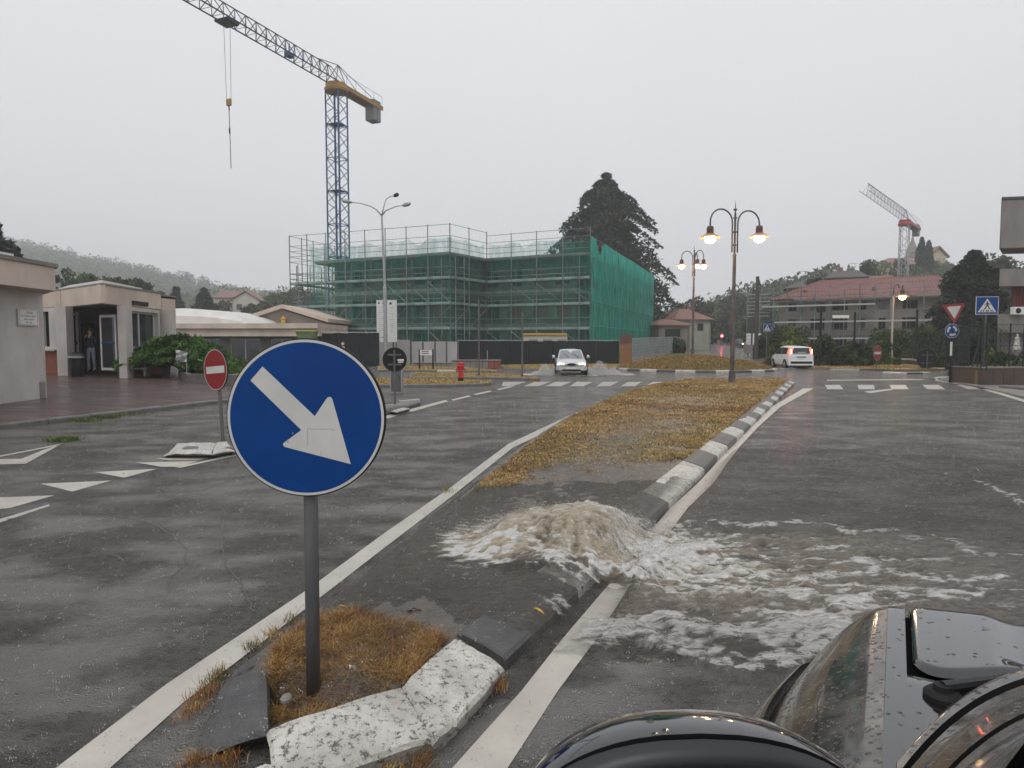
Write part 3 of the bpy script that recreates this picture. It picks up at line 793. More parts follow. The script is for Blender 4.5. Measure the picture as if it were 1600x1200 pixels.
front([(905, 1010), (940, 1000), (985, 985), (1030, 1008), (1085, 1015), (1140, 1030), (1200, 1034), (1265, 1022), (1320, 985)], 0.085, 1.1, 0.035, 5)
front([(960, 985), (1040, 975), (1110, 985), (1200, 1000), (1280, 985), (1350, 940)], 0.13, 0.75, 0.03, 9)
front([(1060, 822), (1120, 815), (1180, 822), (1250, 816), (1305, 822), (1325, 832)], 0.06, 0.75, 0.02, 13)
front([(1290, 832), (1400, 829)], 0.03, 0.45, 0.008, 14)
front([(1080, 880), (1130, 905), (1170, 918), (1110, 918)], 0.08, 0.6, 0.015, 17)
front([(1180, 958), (1240, 975), (1290, 968)], 0.09, 0.55, 0.015, 19)
front([(1230, 915), (1300, 898), (1380, 895), (1460, 905), (1560, 900)], 0.06, 0.6, 0.012, 21)
front([(1460, 835), (1500, 852), (1512, 862)], 0.05, 0.5, 0.008, 23)
front([(1340, 875), (1370, 880), (1362, 892)], 0.06, 0.5, 0.008, 25)
front([(1478, 740), (1530, 752), (1570, 772), (1610, 795)], 0.08, 0.7, 0.015, 27)
front([(1240, 700), (1350, 712), (1420, 722), (1480, 742)], 0.04, 0.18, 0.012, 28)
front([(1560, 868), (1600, 872)], 0.06, 0.3, 0.006, 29)
# foam poured out by the boil
jet = np.exp(-(np.maximum(rx - 0.55, 0) / 0.75) ** 1.2) * np.exp(-((ry + 0.16 * rx + 0.15) / (0.30 + 0.32 * np.maximum(rx, 0))) ** 2) * smooth(0.2, 0.7, rx)
foam += 1.05 * jet * (0.3 + 1.1 * smooth(.35, .62, stf)) 
spread = np.exp(-(np.maximum(rad - 0.9, 0) / 1.2) ** 1.5)
foam += 0.75 * spread * smooth(.5, .66, stf * .5 + chop2 * .5) * smooth(-0.7, -0.1, -ry + 0.4)
foam += 0.95 * foot * (0.3 + smooth(.35, .6, chop2))
foam += 0.7 * np.exp(-((ell - 1.25) / .4) ** 2) * smooth(.45, .62, chop2) * smooth(1.3, .5, ry) * smooth(-1.15, -.6, rx)
reg = np.exp(-((WX - 2.1) / 2.2) ** 4) * np.exp(-((WY - 4.9) / 1.15) ** 4) * smooth(0.05, 0.35, dR)
foam += 1.0 * reg * smooth(.54, .68, fbm(WX * 3.0 + wob * 3, WY * 12, 101)) * smooth(.4, .6, fbm(WX * 1.2, WY * 2.2, 103) + .06)
foam += 0.65 * reg * smooth(.56, .7, fbm(WX * 8 + wob * 4, WY * 26, 107))
# falls over the kerb: bright threads
thread = smooth(.5, .62, fbm((WX * .4379 + WY * .899) * 30 , dR * 2.5, 111))
lip = np.exp(-((dR + 0.02) / 0.10) ** 2)
foam += 0.7 * lip * thread * (smooth(3.7, 4.1, WY) * (1 - smooth(4.2, 4.7, WY)) * 1.2 + smooth(6.4, 6.9, WY) * (1 - smooth(8.0, 8.6, WY)))
foam += 0.42 * (1 - smooth(1.0, 1.2, ell)) * smooth(.35, .75, rays2 * .6 + (1 - rays) * .5) * smooth(.1, .8, ell + (lump - .5))
foam += 0.9 * np.exp(-((ell - .50) / .20) ** 2) * smooth(.0, .5, ry * 1.4 + .15) * (.3 + chop2)
mud = np.clip(1.0 * (1 - smooth(1.0, 1.5, ell)) + 0.75 * jet + 0.2 * np.exp(-(rad / 1.9) ** 2) + 0.12 * reg, 0, 1)
# where the sheet lies: the flooded middle of the median, and a thin film on the road
flood = smooth(3.45, 3.95, WY + 0.55 * (fbm(WX * 2, WY * 2, 5) - .5)+ 0.25*np.clip(dR+.6,-.6,0.3)) * (1 - smooth(7.5, 8.6, WY + 1.0 * (fbm(WX * 2, WY * 2, 6) - .5)))
flood = np.where(dR > -0.02, np.maximum(flood, smooth(-.02, .12, dR)), flood)
xle = xl(WY) + 0.04
flood = flood * smooth(-0.02, 0.10, WX - xle)
fade = smooth(3.05, 3.7, WY) * (1 - smooth(9.0, 12.3, WY)) * (1 - smooth(6.6, 8.3, WX))
near_cut = smooth(0, .25, WY - (3.62 + 0.10 * np.sin(WX * 3)))      # dry asphalt before the lowest front
WZ = base + dome + wave + lift
WZ = WZ - 0.10 * (1 - flood) - .25 * (WX < xle) - 0.03 * (1 - np.minimum(fade, 1)) - 0.028 * (1 - near_cut) * smooth(0, .1, dR)
foam = np.minimum(foam, 1.02 + .4 * jet + .6 * foot) * flood
linem = np.exp(-((dR - .17 + .04 * (WY - 4)) / .16) ** 4)
streaks = np.clip(smooth(.15, .95, .30 * (1 - rays) + .30 * (1 - rays2 * 1.3) + .5 * smooth(.3, .8, ell) * (fbm(ell * 4, ang * 22 + wob * 6, 91) - .5) + 1.1 * (fbm(WX * 4, WY * 7, 95) - .5) + .9 * (fine - .5) + .25), 0, 1)  # pale on ridges, dark in hollows: painted shading for the mud colour
body = np.clip(0.42 + 0.10 * (dR < 0) + 0.75 * reg + 0.9 * (1 - smooth(1.0, 1.6, ell)) + 0.6 * jet + 0.15 * smooth(-.3, 0, dR) * (1 - smooth(0, .2, dR)), 0, 1) * (0.2 + 0.8 * fade) * (1 - .85 * linem * (1 - jet) * smooth(.75, 1.3, rad))
w = grid('flood_water', WX, WY, WZ, M['water'], attrs={'foam': foam, 'mud': mud, 'body': body, 'streak': streaks})
setp(w, 'muddy foaming water welling up through the median and racing across the road', 'flood water', kind='structure')

# flying drops round the boil and splashes where rain hits the road
M['drop'] = mat('water_drops', (0.62, 0.60, 0.57), 0.15, spec=0.8, alpha=.55)
def droplets(name, X, Y, Z, S, m, label, parent=None):
    """small six-cornered drops"""
    o6 = np.array([(1, 0, 0), (-1, 0, 0), (0, 1, 0), (0, -1, 0), (0, 0, 1.3), (0, 0, -1.3)])
    V = (np.stack([X, Y, Z], 1)[:, None, :] + o6[None] * S[:, None, None]).reshape(-1, 3)
    tri = np.array([(0, 2, 4), (2, 1, 4), (1, 3, 4), (3, 0, 4), (2, 0, 5), (1, 2, 5), (3, 1, 5), (0, 3, 5)])
    Fc = (np.arange(len(X))[:, None, None] * 6 + tri[None]).reshape(-1, 3)
    o = np_mesh(name, V, Fc, m, parent, smooth_=True)
    return setp(o, label, 'spray', kind='stuff')
n = 7000
a = r.uniform(0, 2 * np.pi, n); q = np.abs(r.normal(0.85, .28, n))
dx, dy = 0.80 * q * np.cos(a), 0.50 * q * np.sin(a)
X_ = SRC[0] + dx; Y_ = SRC[1] + dy
top = 0.16 + 0.30 * (1 - np.clip(q, 0, 1) ** 2)
Z_ = top * .8 + np.abs(r.normal(0, .045, n))
droplets('boil_spray', X_, Y_, Z_, r.uniform(.0012, .0042, n) * (1 + (r.random(n) < .05)), M['drop'], 'white drops flying off the upwelling water')
n = 5600
X_ = np.concatenate([r.uniform(-7, 9, n)]); Y_ = 2.6 + 17 * r.random(n) ** 1.4
X_ = X_ * (0.35 + Y_ / 14)
xs_, ys_, zs_, ss_ = [], [], [], []
for k in range(n):
    nn = r.integers(2, 6)
    rr_ = r.uniform(.002, .02, nn); aa_ = r.uniform(0, 6.28, nn)
    xs_ += list(X_[k] + rr_ * np.cos(aa_)); ys_ += list(Y_[k] + rr_ * np.sin(aa_)); zs_ += list(r.uniform(.004, .022, nn)); ss_ += list(r.uniform(.0012, .0034, nn) * (1 + Y_[k] / 18))
zs_ = np.array(zs_); xs_ = np.array(xs_); ys_ = np.array(ys_)
inside = (xs_ > xl(ys_)) & (xs_ < xr(ys_)); zs_ = zs_ + np.where(inside, .15, 0)
droplets('rain_splashes', xs_, ys_, zs_, np.array(ss_), M['drop'], 'tiny splashes of rain drops all over the wet road')
# ------------------------------------------------------------------ signs
M['sign_blue'] = mat('sign_blue', (0.001, 0.040, 0.185), 0.32, col2=(0.002, 0.048, 0.215), scale=5, spec=0.22, spots=(0.02, 0.05, 0.12), sscale=60, sthr=.74)
M['sign_white'] = mat('sign_white', (0.60, 0.59, 0.56), 0.4, col2=(0.52, 0.51, 0.48), scale=6, spots=(0.40, 0.38, 0.35), sscale=25, sthr=0.72)
M['sign_red'] = mat('sign_red', (0.24, 0.014, 0.017), 0.35)
M['sign_back'] = mat('sign_back_black', (0.016, 0.016, 0.017), 0.7, spec=.2)
def disc(mb, c, r0, r1, y, n=56, ax=None):
    """flat ring (r0=0: disc) in the x-z plane at y, about c"""
    for k in range(n):
        a, b = 2 * math.pi * k / n, 2 * math.pi * (k + 1) / n
        if r0 == 0: mb.add([(c[0], y, c[1]), (c[0] + r1 * math.cos(a), y, c[1] + r1 * math.sin(a)), (c[0] + r1 * math.cos(b), y, c[1] + r1 * math.sin(b))], [(0, 1, 2)])
        else: mb.add([(c[0] + r0 * math.cos(a), y, c[1] + r0 * math.sin(a)), (c[0] + r1 * math.cos(a), y, c[1] + r1 * math.sin(a)), (c[0] + r1 * math.cos(b), y, c[1] + r1 * math.sin(b)), (c[0] + r0 * math.cos(b), y, c[1] + r0 * math.sin(b))], [(0, 1, 2, 3)])
def round_plate(root, r, z, back='sign_back', y=-0.05, depth=0.022):
    mb = MB(); mb.lathe([(r - .004, 0), (r, .003), (r, depth), (r - .006, depth + .003), (r - .012, depth), (r - .014, .006), (0.001, .006)], (0, y, z), 64, 'y')
    return mb.build('sign_plate', M[back], root, world=False, sm=False)
def post(root, r, h, m='post_grey', lean=(0, 0), z0=-0.1, n=14):
    mb = MB(); mb.tube([(0, 0, z0), (lean[0] * h, lean[1] * h, h)], r, n); mb.tube([(lean[0] * h, lean[1] * h, h - .002), (lean[0] * h, lean[1] * h, h + .012)], r * 1.12, n)
    return mb.build('pole', M[m], root, world=False, sm=False)
def bracket(root, z, y=-0.02):
    mb = MB(); mb.box((0, y, z), (0.12, 0.03, 0.035)); mb.tube([(0, 0, z - .018), (0, 0, z + .018)], .036, 12)
    return mb.build('bracket', M['galv'], root, world=False)
# the big keep-right sign
g = G(489, 1062, 0.13)
sg = thing('direction_sign', (g.x, g.y, 0.13), 'large blue round sign with a white arrow pointing down right', 'road sign')
Rr = 0.362; zc = CAMZ - 0.13 + (P(478, 653, g.y - .06).z - CAMZ); cx = P(478, 653, g.y - .06).x - g.x
mb = MB(); mb.tube([(0, 0, -.1), (cx * .6, 0, 0.6), (cx, 0, zc + .2)], .033, 20); mb.build('pole', M['post_grey'], sg, world=False, sm=True)
pl = MB(); pl.lathe([(Rr - .002, 0), (Rr + .004, .002), (Rr + .004, .028), (Rr - .01, .030), (Rr - .012, .006), (0.001, .006)], (cx, -.06, zc), 96, 'y')
pl = pl.build('sign_plate', M['sign_back'], sg, world=False)
mb = MB(); disc(mb, (cx, zc), 0, Rr - .014, -.0625, 96); mb.build('blue_face', M['sign_blue'], pl, world=False)
mb = MB(); disc(mb, (cx, zc), Rr - .014, Rr - .002, -.0630, 96); mb.build('white_border', M['sign_white'], pl, world=False)
arrow = [(395, 594), (414, 572), (492, 650), (510, 623), (513, 620), (516, 619.5), (519, 622), (546, 726), (446, 699), (443, 697), (442.5, 694), (444, 692), (471, 672)]
mb = MB(); mb.poly([(cx + (x - 478) / 120.5 * Rr, -.0645, zc - (y - 653) / 120.5 * Rr * .975) for x, y in arrow][::-1]); mb.build('arrow', M['sign_white'], pl, world=False)
M['grime'] = mat('faint_grime', (0.33, 0.32, 0.30), .5)
mb = MB()
def px_q(a, b, c, d): mb.poly([(cx + (x - 478) / 120.5 * Rr, -.0652, zc - (y - 653) / 120.5 * Rr * .975) for x, y in ((a, b), (c, b), (c, d), (a, d))][::-1])
px_q(480, 670, 520, 670.7); px_q(480, 670, 480.8, 696); px_q(517, 672, 523, 672.8); px_q(457, 676, 459, 678); px_q(449, 689, 451, 692); px_q(500, 705, 500.7, 712)
mb.build('scratch', M['grime'], pl, world=False)['kind'] = 'stuff'
bracket(sg, zc - .12, -.045); bracket(sg, zc + .12, -.045)

def no_entry(x, y, z, h, r, rz, lab, grp=None, lean=(0, 0), pr=.03):
    t = thing('no_entry_sign', (x, y, z), lab, 'road sign', grp, rz)
    post(t, pr, h + r * .6, lean=lean)
    p_ = round_plate(t, r, h, y=-.05); 
    if lean != (0, 0):
        pass
    mb = MB(); disc(mb, (0, h), 0, r * .955, -.053); mb.build('red_face', M['sign_red'], p_, world=False)
    mb = MB(); disc(mb, (0, h), r * .955, r * .985, -.0545); mb.build('white_border', M['sign_white'], p_, world=False)
    mb = MB(); mb.quad((-r * .78, -.056, h - r * .17), (r * .78, -.056, h - r * .17), (r * .78, -.056, h + r * .17), (-r * .78, -.056, h + r * .17)); mb.build('white_bar', M['sign_white'], p_, world=False)
    bracket(t, h + .06); return t
g = G(348, 683, 0.07)
t = no_entry(g.x, g.y, 0.07, 1.20, .365, R(-38 - 30), 'red no entry sign turned edgewise on the leaning post left of the blue sign', lean=(0, 0))
t.rotation_euler = (0, R(-4.2), R(-35))
g = G(1369, 576.5)
no_entry(g.x, g.y, 0, 1.05, .50, R(33), 'small no entry sign before the bushes across the junction', pr=.04).scale = (1.0, 1.0, 1.0)

def sign_from_behind(px, py, rows, z, lab, box=False, rz=0):
    g = G(px, py, z)
    t = thing('sign_back', (g.x, g.y, z), lab, 'road sign', rz=rz)
    h = ZA(rows[0], g.y) - z; r_ = rows[1] * g.y / F
    mb = MB(); mb.tube([(0, 0, -.1), (0, 0, h + r_ * .8)], .03, 12); mb.build('pole', M['post_grey'], t, world=False)
    mb = MB(); mb.lathe([(.001, .03), (r_ - .01, .03), (r_, .034), (r_, .055), (.001, .058)], (0, 0, h), 48, 'y'); pl_ = mb.build('sign_plate', M['sign_back'], t, world=False)
    for q_ in (.4, -.4): mb = MB(); mb.box((0, .02, h + r_ * q_), (r_ * 1.1, .02, .05)); mb.build('rail', M['post_grey'], t, world=False)
    if box:
        mb = MB(); mb.box((r_ * .5, .027, h - r_ * .03), (.17, .004, .05)); mb.box((r_ * .5, .0275, h - r_ * .2), (.14, .004, .03)); mb.build('sticker', M['white'], pl_, world=False)
    return t, g, h, r_
sign_from_behind(617, 630, (562, 19.0), 0.1, 'black back of a round sign on a thin pole beside the lane line', True)
sign_from_behind(1448, 578, (561, 15.5), 0.05, 'black back of a round sign across the junction, right of the street lamp')
g = G(620, 612, 0.1)
cb = thing('utility_cabinet', (g.x, g.y, 0.05), 'narrow grey steel cabinet behind the round sign back', 'cabinet')
mb = MB(); mb.box((0, 0, .52), (.40, .26, 1.04), bev=.015); mb.build('body', M['galv'], cb, world=False)
mb = MB(); mb.box((0, -.136, .52), (.33, .012, .92), bev=.004); dd = mb.build('door', M['post_grey'], cb, world=False)
mb = MB(); mb.box((.12, -.15, .55), (.02, .02, .09)); mb.build('handle', M['black'], dd, world=False)

# give way triangle over a roundabout sign, right
g = G(1484, 598)
t = thing('give_way_sign', (g.x, g.y, 0), 'red and white give way triangle above a small blue roundabout disc', 'road sign')
Y = g.y; s_ = Y / F
mb = MB(); mb.tube([(0, 0, -.1), (0, 0, ZA(470, Y))], .04, 12); mb.build('pole', M['black'], t, world=False)
mb = MB(); mb.tube([(0, 0, ZA(556, Y)), (0, 0, ZA(534, Y))], .043, 12); mb.build('pole_band', M['white'], t, world=False)
def tri_plate(pts, y, depth): 
    mb = MB(); n_ = len(pts)
    mb.add([(a, y, b) for a, b in pts] + [(a, y + depth, b) for a, b in pts], [tuple(range(n_)), tuple(range(2 * n_ - 1, n_ - 1, -1))] + [(i, n_ + i, n_ + (i + 1) % n_, (i + 1) % n_) for i in range(n_)]); return mb
def rot_t(pts, c, a): return [(c[0] + (x - c[0]) * math.cos(a) - (y - c[1]) * math.sin(a), c[1] + (x - c[0]) * math.sin(a) + (y - c[1]) * math.cos(a)) for x, y in pts]
zc2 = ZA(486, Y)
def tri(r_): return rot_t([(-r_ * .95, r_ * .52), (-r_ * .88, r_ * .6), (r_ * .88, r_ * .6), (r_ * .95, r_ * .52), (r_ * .06, -r_ * 1.02), (-r_ * .06, -r_ * 1.02)], (0, 0), R(5))
rs = 18.5 * s_
pl = tri_plate([(x + .02, z + zc2) for x, z in tri(rs)], -.06, .02).build('triangle_plate', M['sign_red'], t, world=False)
mb = MB(); mb.poly([(x * .62 + .02, -.063, z * .62 + zc2 + .01) for x, z in tri(rs)][::-1]); mb.build('white_centre', M['sign_white'], pl, world=False)
rr2 = 11.2 * s_; zc3 = ZA(517, Y)
pl = MB(); pl.lathe([(rr2, 0), (rr2, .02), (.001, .02)], (-.03, -.06, zc3), 40, 'y'); disc(pl, (-.03, zc3), 0, rr2, -.0605); pl = pl.build('round_plate', M['sign_blue'], t, world=False)
mb = MB(); disc(mb, (-.03, zc3), rr2 * .93, rr2 * .99, -.0615, 40); mb.build('white_border', M['sign_white'], pl, world=False)
for k in range(3):
    a0 = math.pi / 2 + k * 2 * math.pi / 3; mb = MB(); n_ = 8
    ci = (-.03, zc3)
    pin = [(ci[0] + .42 * rr2 * math.cos(a0 - .15 - 1.25 * i / n_), ci[1] + .42 * rr2 * math.sin(a0 - .15 - 1.25 * i / n_)) for i in range(n_ + 1)]
    pou = [(ci[0] + .72 * rr2 * math.cos(a0 - .15 - 1.25 * i / n_), ci[1] + .72 * rr2 * math.sin(a0 - .15 - 1.25 * i / n_)) for i in range(n_ + 1)]
    for i in range(n_): mb.add([(p[0], -.063, p[1]) for p in (pin[i], pin[i + 1], pou[i + 1], pou[i])], [(0, 1, 2, 3)])
    ae = a0 - 1.4; tip = a0 - 1.75
    mb.add([(ci[0] + .32 * rr2 * math.cos(ae), -.0632, ci[1] + .32 * rr2 * math.sin(ae)), (ci[0] + .57 * rr2 * math.cos(tip), -.0632, ci[1] + .57 * rr2 * math.sin(tip)), (ci[0] + .84 * rr2 * math.cos(ae), -.0632, ci[1] + .84 * rr2 * math.sin(ae))], [(0, 1, 2)])
    mb.build('arrow', M['sign_white'], pl, world=False)
# pedestrian crossing signs
def crossing_sign(px, py, ptop, pbot, pw, lab, pole='post_grey', z=0.0, tag_=False):
    g = G(px, py, z); Y = g.y; s_ = Y / F
    t = thing('pedestrian_crossing_sign', (g.x, g.y, z), lab, 'road sign')
    z0, z1 = ZA(pbot, Y) - z, ZA(ptop, Y) - z; hw = pw * s_ / 2; c = (z0 + z1) / 2; hh = (z1 - z0) / 2
    mb = MB(); mb.tube([(0, 0, -.1), (0, 0, z1 - .05)], .035, 10); mb.build('pole', M[pole], t, world=False)
    mb = MB(); mb.box((0, -.05, c), (2 * hw, .02, 2 * hh)); pl = mb.build('sign_plate', M['sign_white'], t, world=False)
    mb = MB(); mb.quad((-hw * .95, -.062, c - hh * .94), (hw * .95, -.062, c - hh * .94), (hw * .95, -.062, c + hh * .94), (-hw * .95, -.062, c + hh * .94)); mb.build('blue_face', M['sign_blue'], pl, world=False)
    mb = MB(); mb.poly([(-hw * .82, -.064, c - hh * .74), (hw * .82, -.064, c - hh * .74), (0, -.064, c + hh * .78)]); mb.build('white_triangle', M['sign_white'], pl, world=False)
    mb = MB(); y_ = -.066
    def q(*p): mb.poly([(a * hw, y_, c + b * hh) for a, b in p])
    disc(mb, (0.0, c + .40 * hh), 0, .075 * hw, y_, 10)
    q((-.09, -.02), (.10, -.02), (.09, .30), (-.07, .30)); q((-.07, .30), (-.07, .2), (-.24, .0), (-.27, .06)); q((.09, .30), (.09, .2), (.26, .02), (.29, .08))
    q((-.09, -.02), (.02, -.02), (-.18, -.45), (-.30, -.45)); q((0, -.02), (.10, -.02), (.30, -.42), (.20, -.45))
    mb.build('walking_figure', M['black'], pl, world=False)
    for a in (-.58, -.36, -.05, .10, .38, .55): mb = MB(); mb.poly([((a - .05) * hw, -.0655, c - .70 * hh), ((a + .06) * hw, -.0655, c - .70 * hh), ((a * .8 + .05) * hw, -.0655, c - .48 * hh), ((a * .8 - .03) * hw, -.0655, c - .48 * hh)]); mb.build('stripe_mark', M['black'], pl, world=False)
    if tag_:
        mb = MB(); mb.box((0, -.05, z1 + .1), (hw * 1.1, .02, .1)); mb.build('name_plate', M['sign_blue'], t, world=False)
    return t
crossing_sign(1535.5, 603, 463.5, 491.5, 33, 'blue pedestrian crossing sign on the pole at the fenced corner').rotation_euler = (0, 0, R(-6))
crossing_sign(1197, 567, 506, 518.5, 12, 'small distant blue pedestrian crossing sign beside the utility poles', z=0.1, tag_=True)

# ------------------------------------------------------------------ street lamps
M['lamp_iron'] = mat('weathered_lamp_iron', (0.05, 0.045, 0.045), 0.55, col2=(0.13, 0.10, 0.09), scale=3, spots=(0.32, 0.30, 0.28), sscale=5, sthr=0.60, stretch=(1, 1, 0.5))
M['lamp_hood'] = mat('lamp_hood', (0.07, 0.035, 0.025), 0.4)
M['lamp_glow'] = mat('lit_lamp_bulb', (1, .8, .5), 0.5, emit=(1.0, 0.62, 0.28), estr=16)
M['lamp_glow2'] = mat('lit_lamp_bulb_yellow', (1, .8, .4), 0.5, emit=(1.0, 0.66, 0.22), estr=12)
M['lamp_rim'] = mat('lamp_rim', (0.45, 0.22, 0.12), 0.4)
def hanging_lamp(root, x, y, z, s, glow='lamp_glow'):
    """hood, brim and lit bowl hanging at x,y with the hood top at z"""
    mb = MB(); mb.lathe([(.02 * s, 0), (.11 * s, -.02 * s), (.13 * s, -.10 * s), (.13 * s, -.26 * s), (.17 * s, -.30 * s), (.10 * s, -.33 * s)], (x, y, z), 18)
    hd = mb.build('lamp_hood', M['lamp_hood'], root, world=False, sm=False)
    mb = MB(); mb.lathe([(.16 * s, -.30 * s), (.36 * s, -.42 * s), (.37 * s, -.44 * s), (.16 * s, -.35 * s)], (x, y, z), 28); mb.build('brim', M['lamp_rim'], hd, world=False)
    mb = MB(); mb.lathe([(.15 * s, -.36 * s), (.20 * s, -.42 * s), (.205 * s, -.48 * s), (.17 * s, -.58 * s), (.09 * s, -.64 * s), (.001, -.655 * s)], (x, y, z), 22); mb.build('bulb', M[glow], hd, world=False, sm=True)
    ld = bpy.data.lights.new('lamp_light', 'POINT'); ld.energy = 55 * s; ld.color = (1, .62, .32); ld.shadow_soft_size = .16 * s
    lo = bpy.data.objects.new('lamp_light', ld); C.objects.link(lo); lo.parent = root; lo.location = (x, y, z - .75 * s)
def gooseneck_lamp(px, py, zb, top_row, heads, lab, arm_z, hood_z, s=1.0):
    g = G(px, py, zb); Y = g.y
    t = thing('street_lamp', (g.x, g.y, zb), lab, 'street lamp')
    H = ZA(top_row, Y) - zb
    lx_ = P(px, top_row, Y).x - P(px, py, Y).x + 0.0
    mb = MB(); mb.tube([(0, 0, -.1), (0, 0, .5), (0, 0, .52), (0, 0, H * .42), (0, 0, H * .43), (0, 0, H * .70)], [.13 * s, .12 * s, .085 * s, .085 * s, .065 * s, .065 * s], 14); mb.build('pole', M['lamp_iron'], t, world=False, sm=False)
    mb = MB(); mb.tube([(0, 0, H * .70), (0, 0, H * .93)], .04 * s, 10); mb.tube([(0, 0, H * .93), (0, 0, H)], [.03 * s, .004], 8)
    for zz in (.705, .76, .83, .905, .95): mb.lathe([(.03 * s, -.04), (.075 * s, -.02), (.075 * s, .02), (.03 * s, .04)], (0, 0, H * zz), 12)
    mb.build('finial', M['lamp_iron'], t, world=False)
    mb = MB(); mb.box((0, 0, .04), (.4 * s, .4 * s, .08), bev=.01); mb.build('base', M['lamp_iron'], t, world=False)
    for (dx, dy, hr) in heads:
        d_ = math.hypot(dx, dy); ux, uy = dx / d_, dy / d_
        zt = ZA(arm_z, Y) - zb; zh = ZA(hr, Y) - zb
        o_ = .12 * s; rr_ = (d_ - o_) / 2
        pts = [(ux * o_, uy * o_, H * .72), (ux * o_, uy * o_, zt - rr_)]
        for k in range(1, 13):
            a = math.pi * k / 12; pts.append((ux * (o_ + rr_ - rr_ * math.cos(a)), uy * (o_ + rr_ - rr_ * math.cos(a)), zt - rr_ + rr_ * math.sin(a)))
        pts.append((dx, dy, zh))
        mb = MB(); mb.tube(pts, .03 * s, 8); mb.build('arm', M['lamp_iron'], t, world=False, sm=True)
        hanging_lamp(t, dx, dy, zh, s)
    return t
s1 = 28.2 / F
gooseneck_lamp(1143.5, 600, 0.15, 313, [(-38 * s1, -.3, 355), (38 * s1, .3, 350)], 'nearest lit double gooseneck street lamp, standing at the far end of the median', 328, 352, 1.0)
g2 = G(1082, 556, .85)
s2 = g2.y / F
gooseneck_lamp(1082, 556, .85, 383, [(-21 * s2, -.3, 406), (11 * s2, .9, 402), (8 * s2, -1.0, 408)], 'lit three armed street lamp rooted in the grassy roundabout', 393, 405, .95)
# single lamp on the right
g = G(1392, 573)
t = thing('street_lamp', (g.x, g.y, 0), 'lit street lamp with one hooked arm on a rusty white pole', 'street lamp'); Y = g.y; s_ = Y / F
H = ZA(462, Y)
M['rust_pole'] = mat('white_and_rust_pole', (0.50, 0.47, 0.45), 0.6, col2=(0.36, 0.2, 0.14), scale=1.4, stretch=(1, 1, .35))
mb = MB(); mb.tube([(0, 0, -.1), (0, 0, 1.4), (0, 0, 1.45), (0, 0, H)], [.11, .10, .075, .06], 12); mb.build('pole', M['rust_pole'], t, world=False)
ar = [(0, 0, H)] + [(.28 + -.28 * math.cos(a), 0, H + .25 + .45 * math.sin(a) + .1) for a in np.linspace(.2, math.pi * .55, 7)] + [(13 * s_ * .55, 0, H + .6)]
mb = MB(); mb.tube(ar, .04, 8); mb.build('arm', M['lamp_iron'], t, world=False, sm=True)
mb = MB(); mb.tube([(14 * s_, 0, ZA(446, Y)), (14 * s_, 0, ZA(452, Y))], .05, 8); mb.tube([(13 * s_ * .55, 0, H + .6), (14 * s_, 0, ZA(448, Y))], .03, 8); mb.build('bracket', M['lamp_iron'], t, world=False)
hanging_lamp(t, 14 * s_, 0, ZA(452, Y), 1.15, 'lamp_glow2')
# tall three armed lamp before the site, unlit
Yl = 47.0; xl_ = XA(603, Yl, 600)
t = thing('street_light', (xl_, Yl, 0), 'tall unlit grey street light with three curved arms in front of the site', 'street light'); s_ = Yl / F
zt = ZA(337, Yl)
mb = MB(); mb.tube([(0, 0, -.1), (0, 0, 5.6), (0, 0, 5.7), (-.15, 0, zt)], [.15, .13, .09, .06], 12); mb.build('pole', M['galv'], t, world=False)
for (px, py, dy, kind_) in ((548, 316, -.5, 'w'), (616, 306, 1.6, 'b'), (630, 321, -.9, 'w')):
    ex, ez = XA(px, Yl + dy, py) - xl_, ZA(py, Yl + dy)
    a = Vector((-.15, 0, zt)); b = Vector((ex, dy, ez))
    mid = a.lerp(b, .35) + Vector((0, 0, (b.z - a.z) * .38))
    pts = [a, a.lerp(mid, .5) + Vector((0, 0, .10)), mid, mid.lerp(b, .5) + Vector((0, 0, .07)), b]
    mb = MB(); mb.tube(pts, [.05, .045, .04, .035, .03], 8); am = mb.build('arm', M['galv'], t, world=False, sm=True)
    d_ = (b - mid).normalized(); q0 = b - d_ * .1; q1 = b + d_ * .65
    mb = MB(); mb.tube([q0, q0.lerp(q1, .3), q0.lerp(q1, .75), q1], [.05, .13, .14, .04], 10); mb.build('lamp_head', M['galv'] if kind_ == 'w' else M['black'], am, world=False, sm=True)
# plain poles
def plain_pole(px, py, top, r_, lab, m='post_grey', zb=0.0, cat='pole', name='pole_post', cap=False):
    g = G(px, py, zb); t = thing(name, (g.x, g.y, zb), lab, cat); H = ZA(top, g.y) - zb
    mb = MB(); mb.tube([(0, 0, -.1), (0, 0, H * .5), (0, 0, H)], [r_, r_ * .95, r_ * .85], 10); mb.build('pole', M[m], t, world=False)
    if cap: mb = MB(); mb.box((0, 0, H), (r_ * 5, r_ * 3.5, r_ * 4)); mb.build('cap', M[m], t, world=False)
    else: mb = MB(); mb.lathe([(r_ * .9, -.02), (r_ * 1.05, 0), (r_ * .5, .03)], (0, 0, H), 10); mb.build('cap', M[m], t, world=False)
    return t
plain_pole(748.5, 588, 470, .05, 'tall thin bare pole right of the red hydrant', zb=.1)
plain_pole(816, 589, 490, .05, 'thin bare pole left of the silver car', zb=.1)
plain_pole(761.5, 573, 548, .03, 'short thin rod standing behind the hydrant verge', zb=.1, m='galv')
for i, (px, py, top, r_) in enumerate(((1280.5, 575, 484, .09), (1333.5, 573, 488, .08), (1430, 571, 484, .10), (1470, 571, 525, .08))):
    plain_pole(px, py, top, r_, ['black column with a square cap, nearest the white car', 'black column left of the single street lamp', 'tall black column right of the single street lamp', 'shorter black column behind the give way sign'][i], 'black', cap=(i == 0))
plain_pole(1300, 571, 497, .035, 'thin grey pole carrying a long white sign over the bushes')
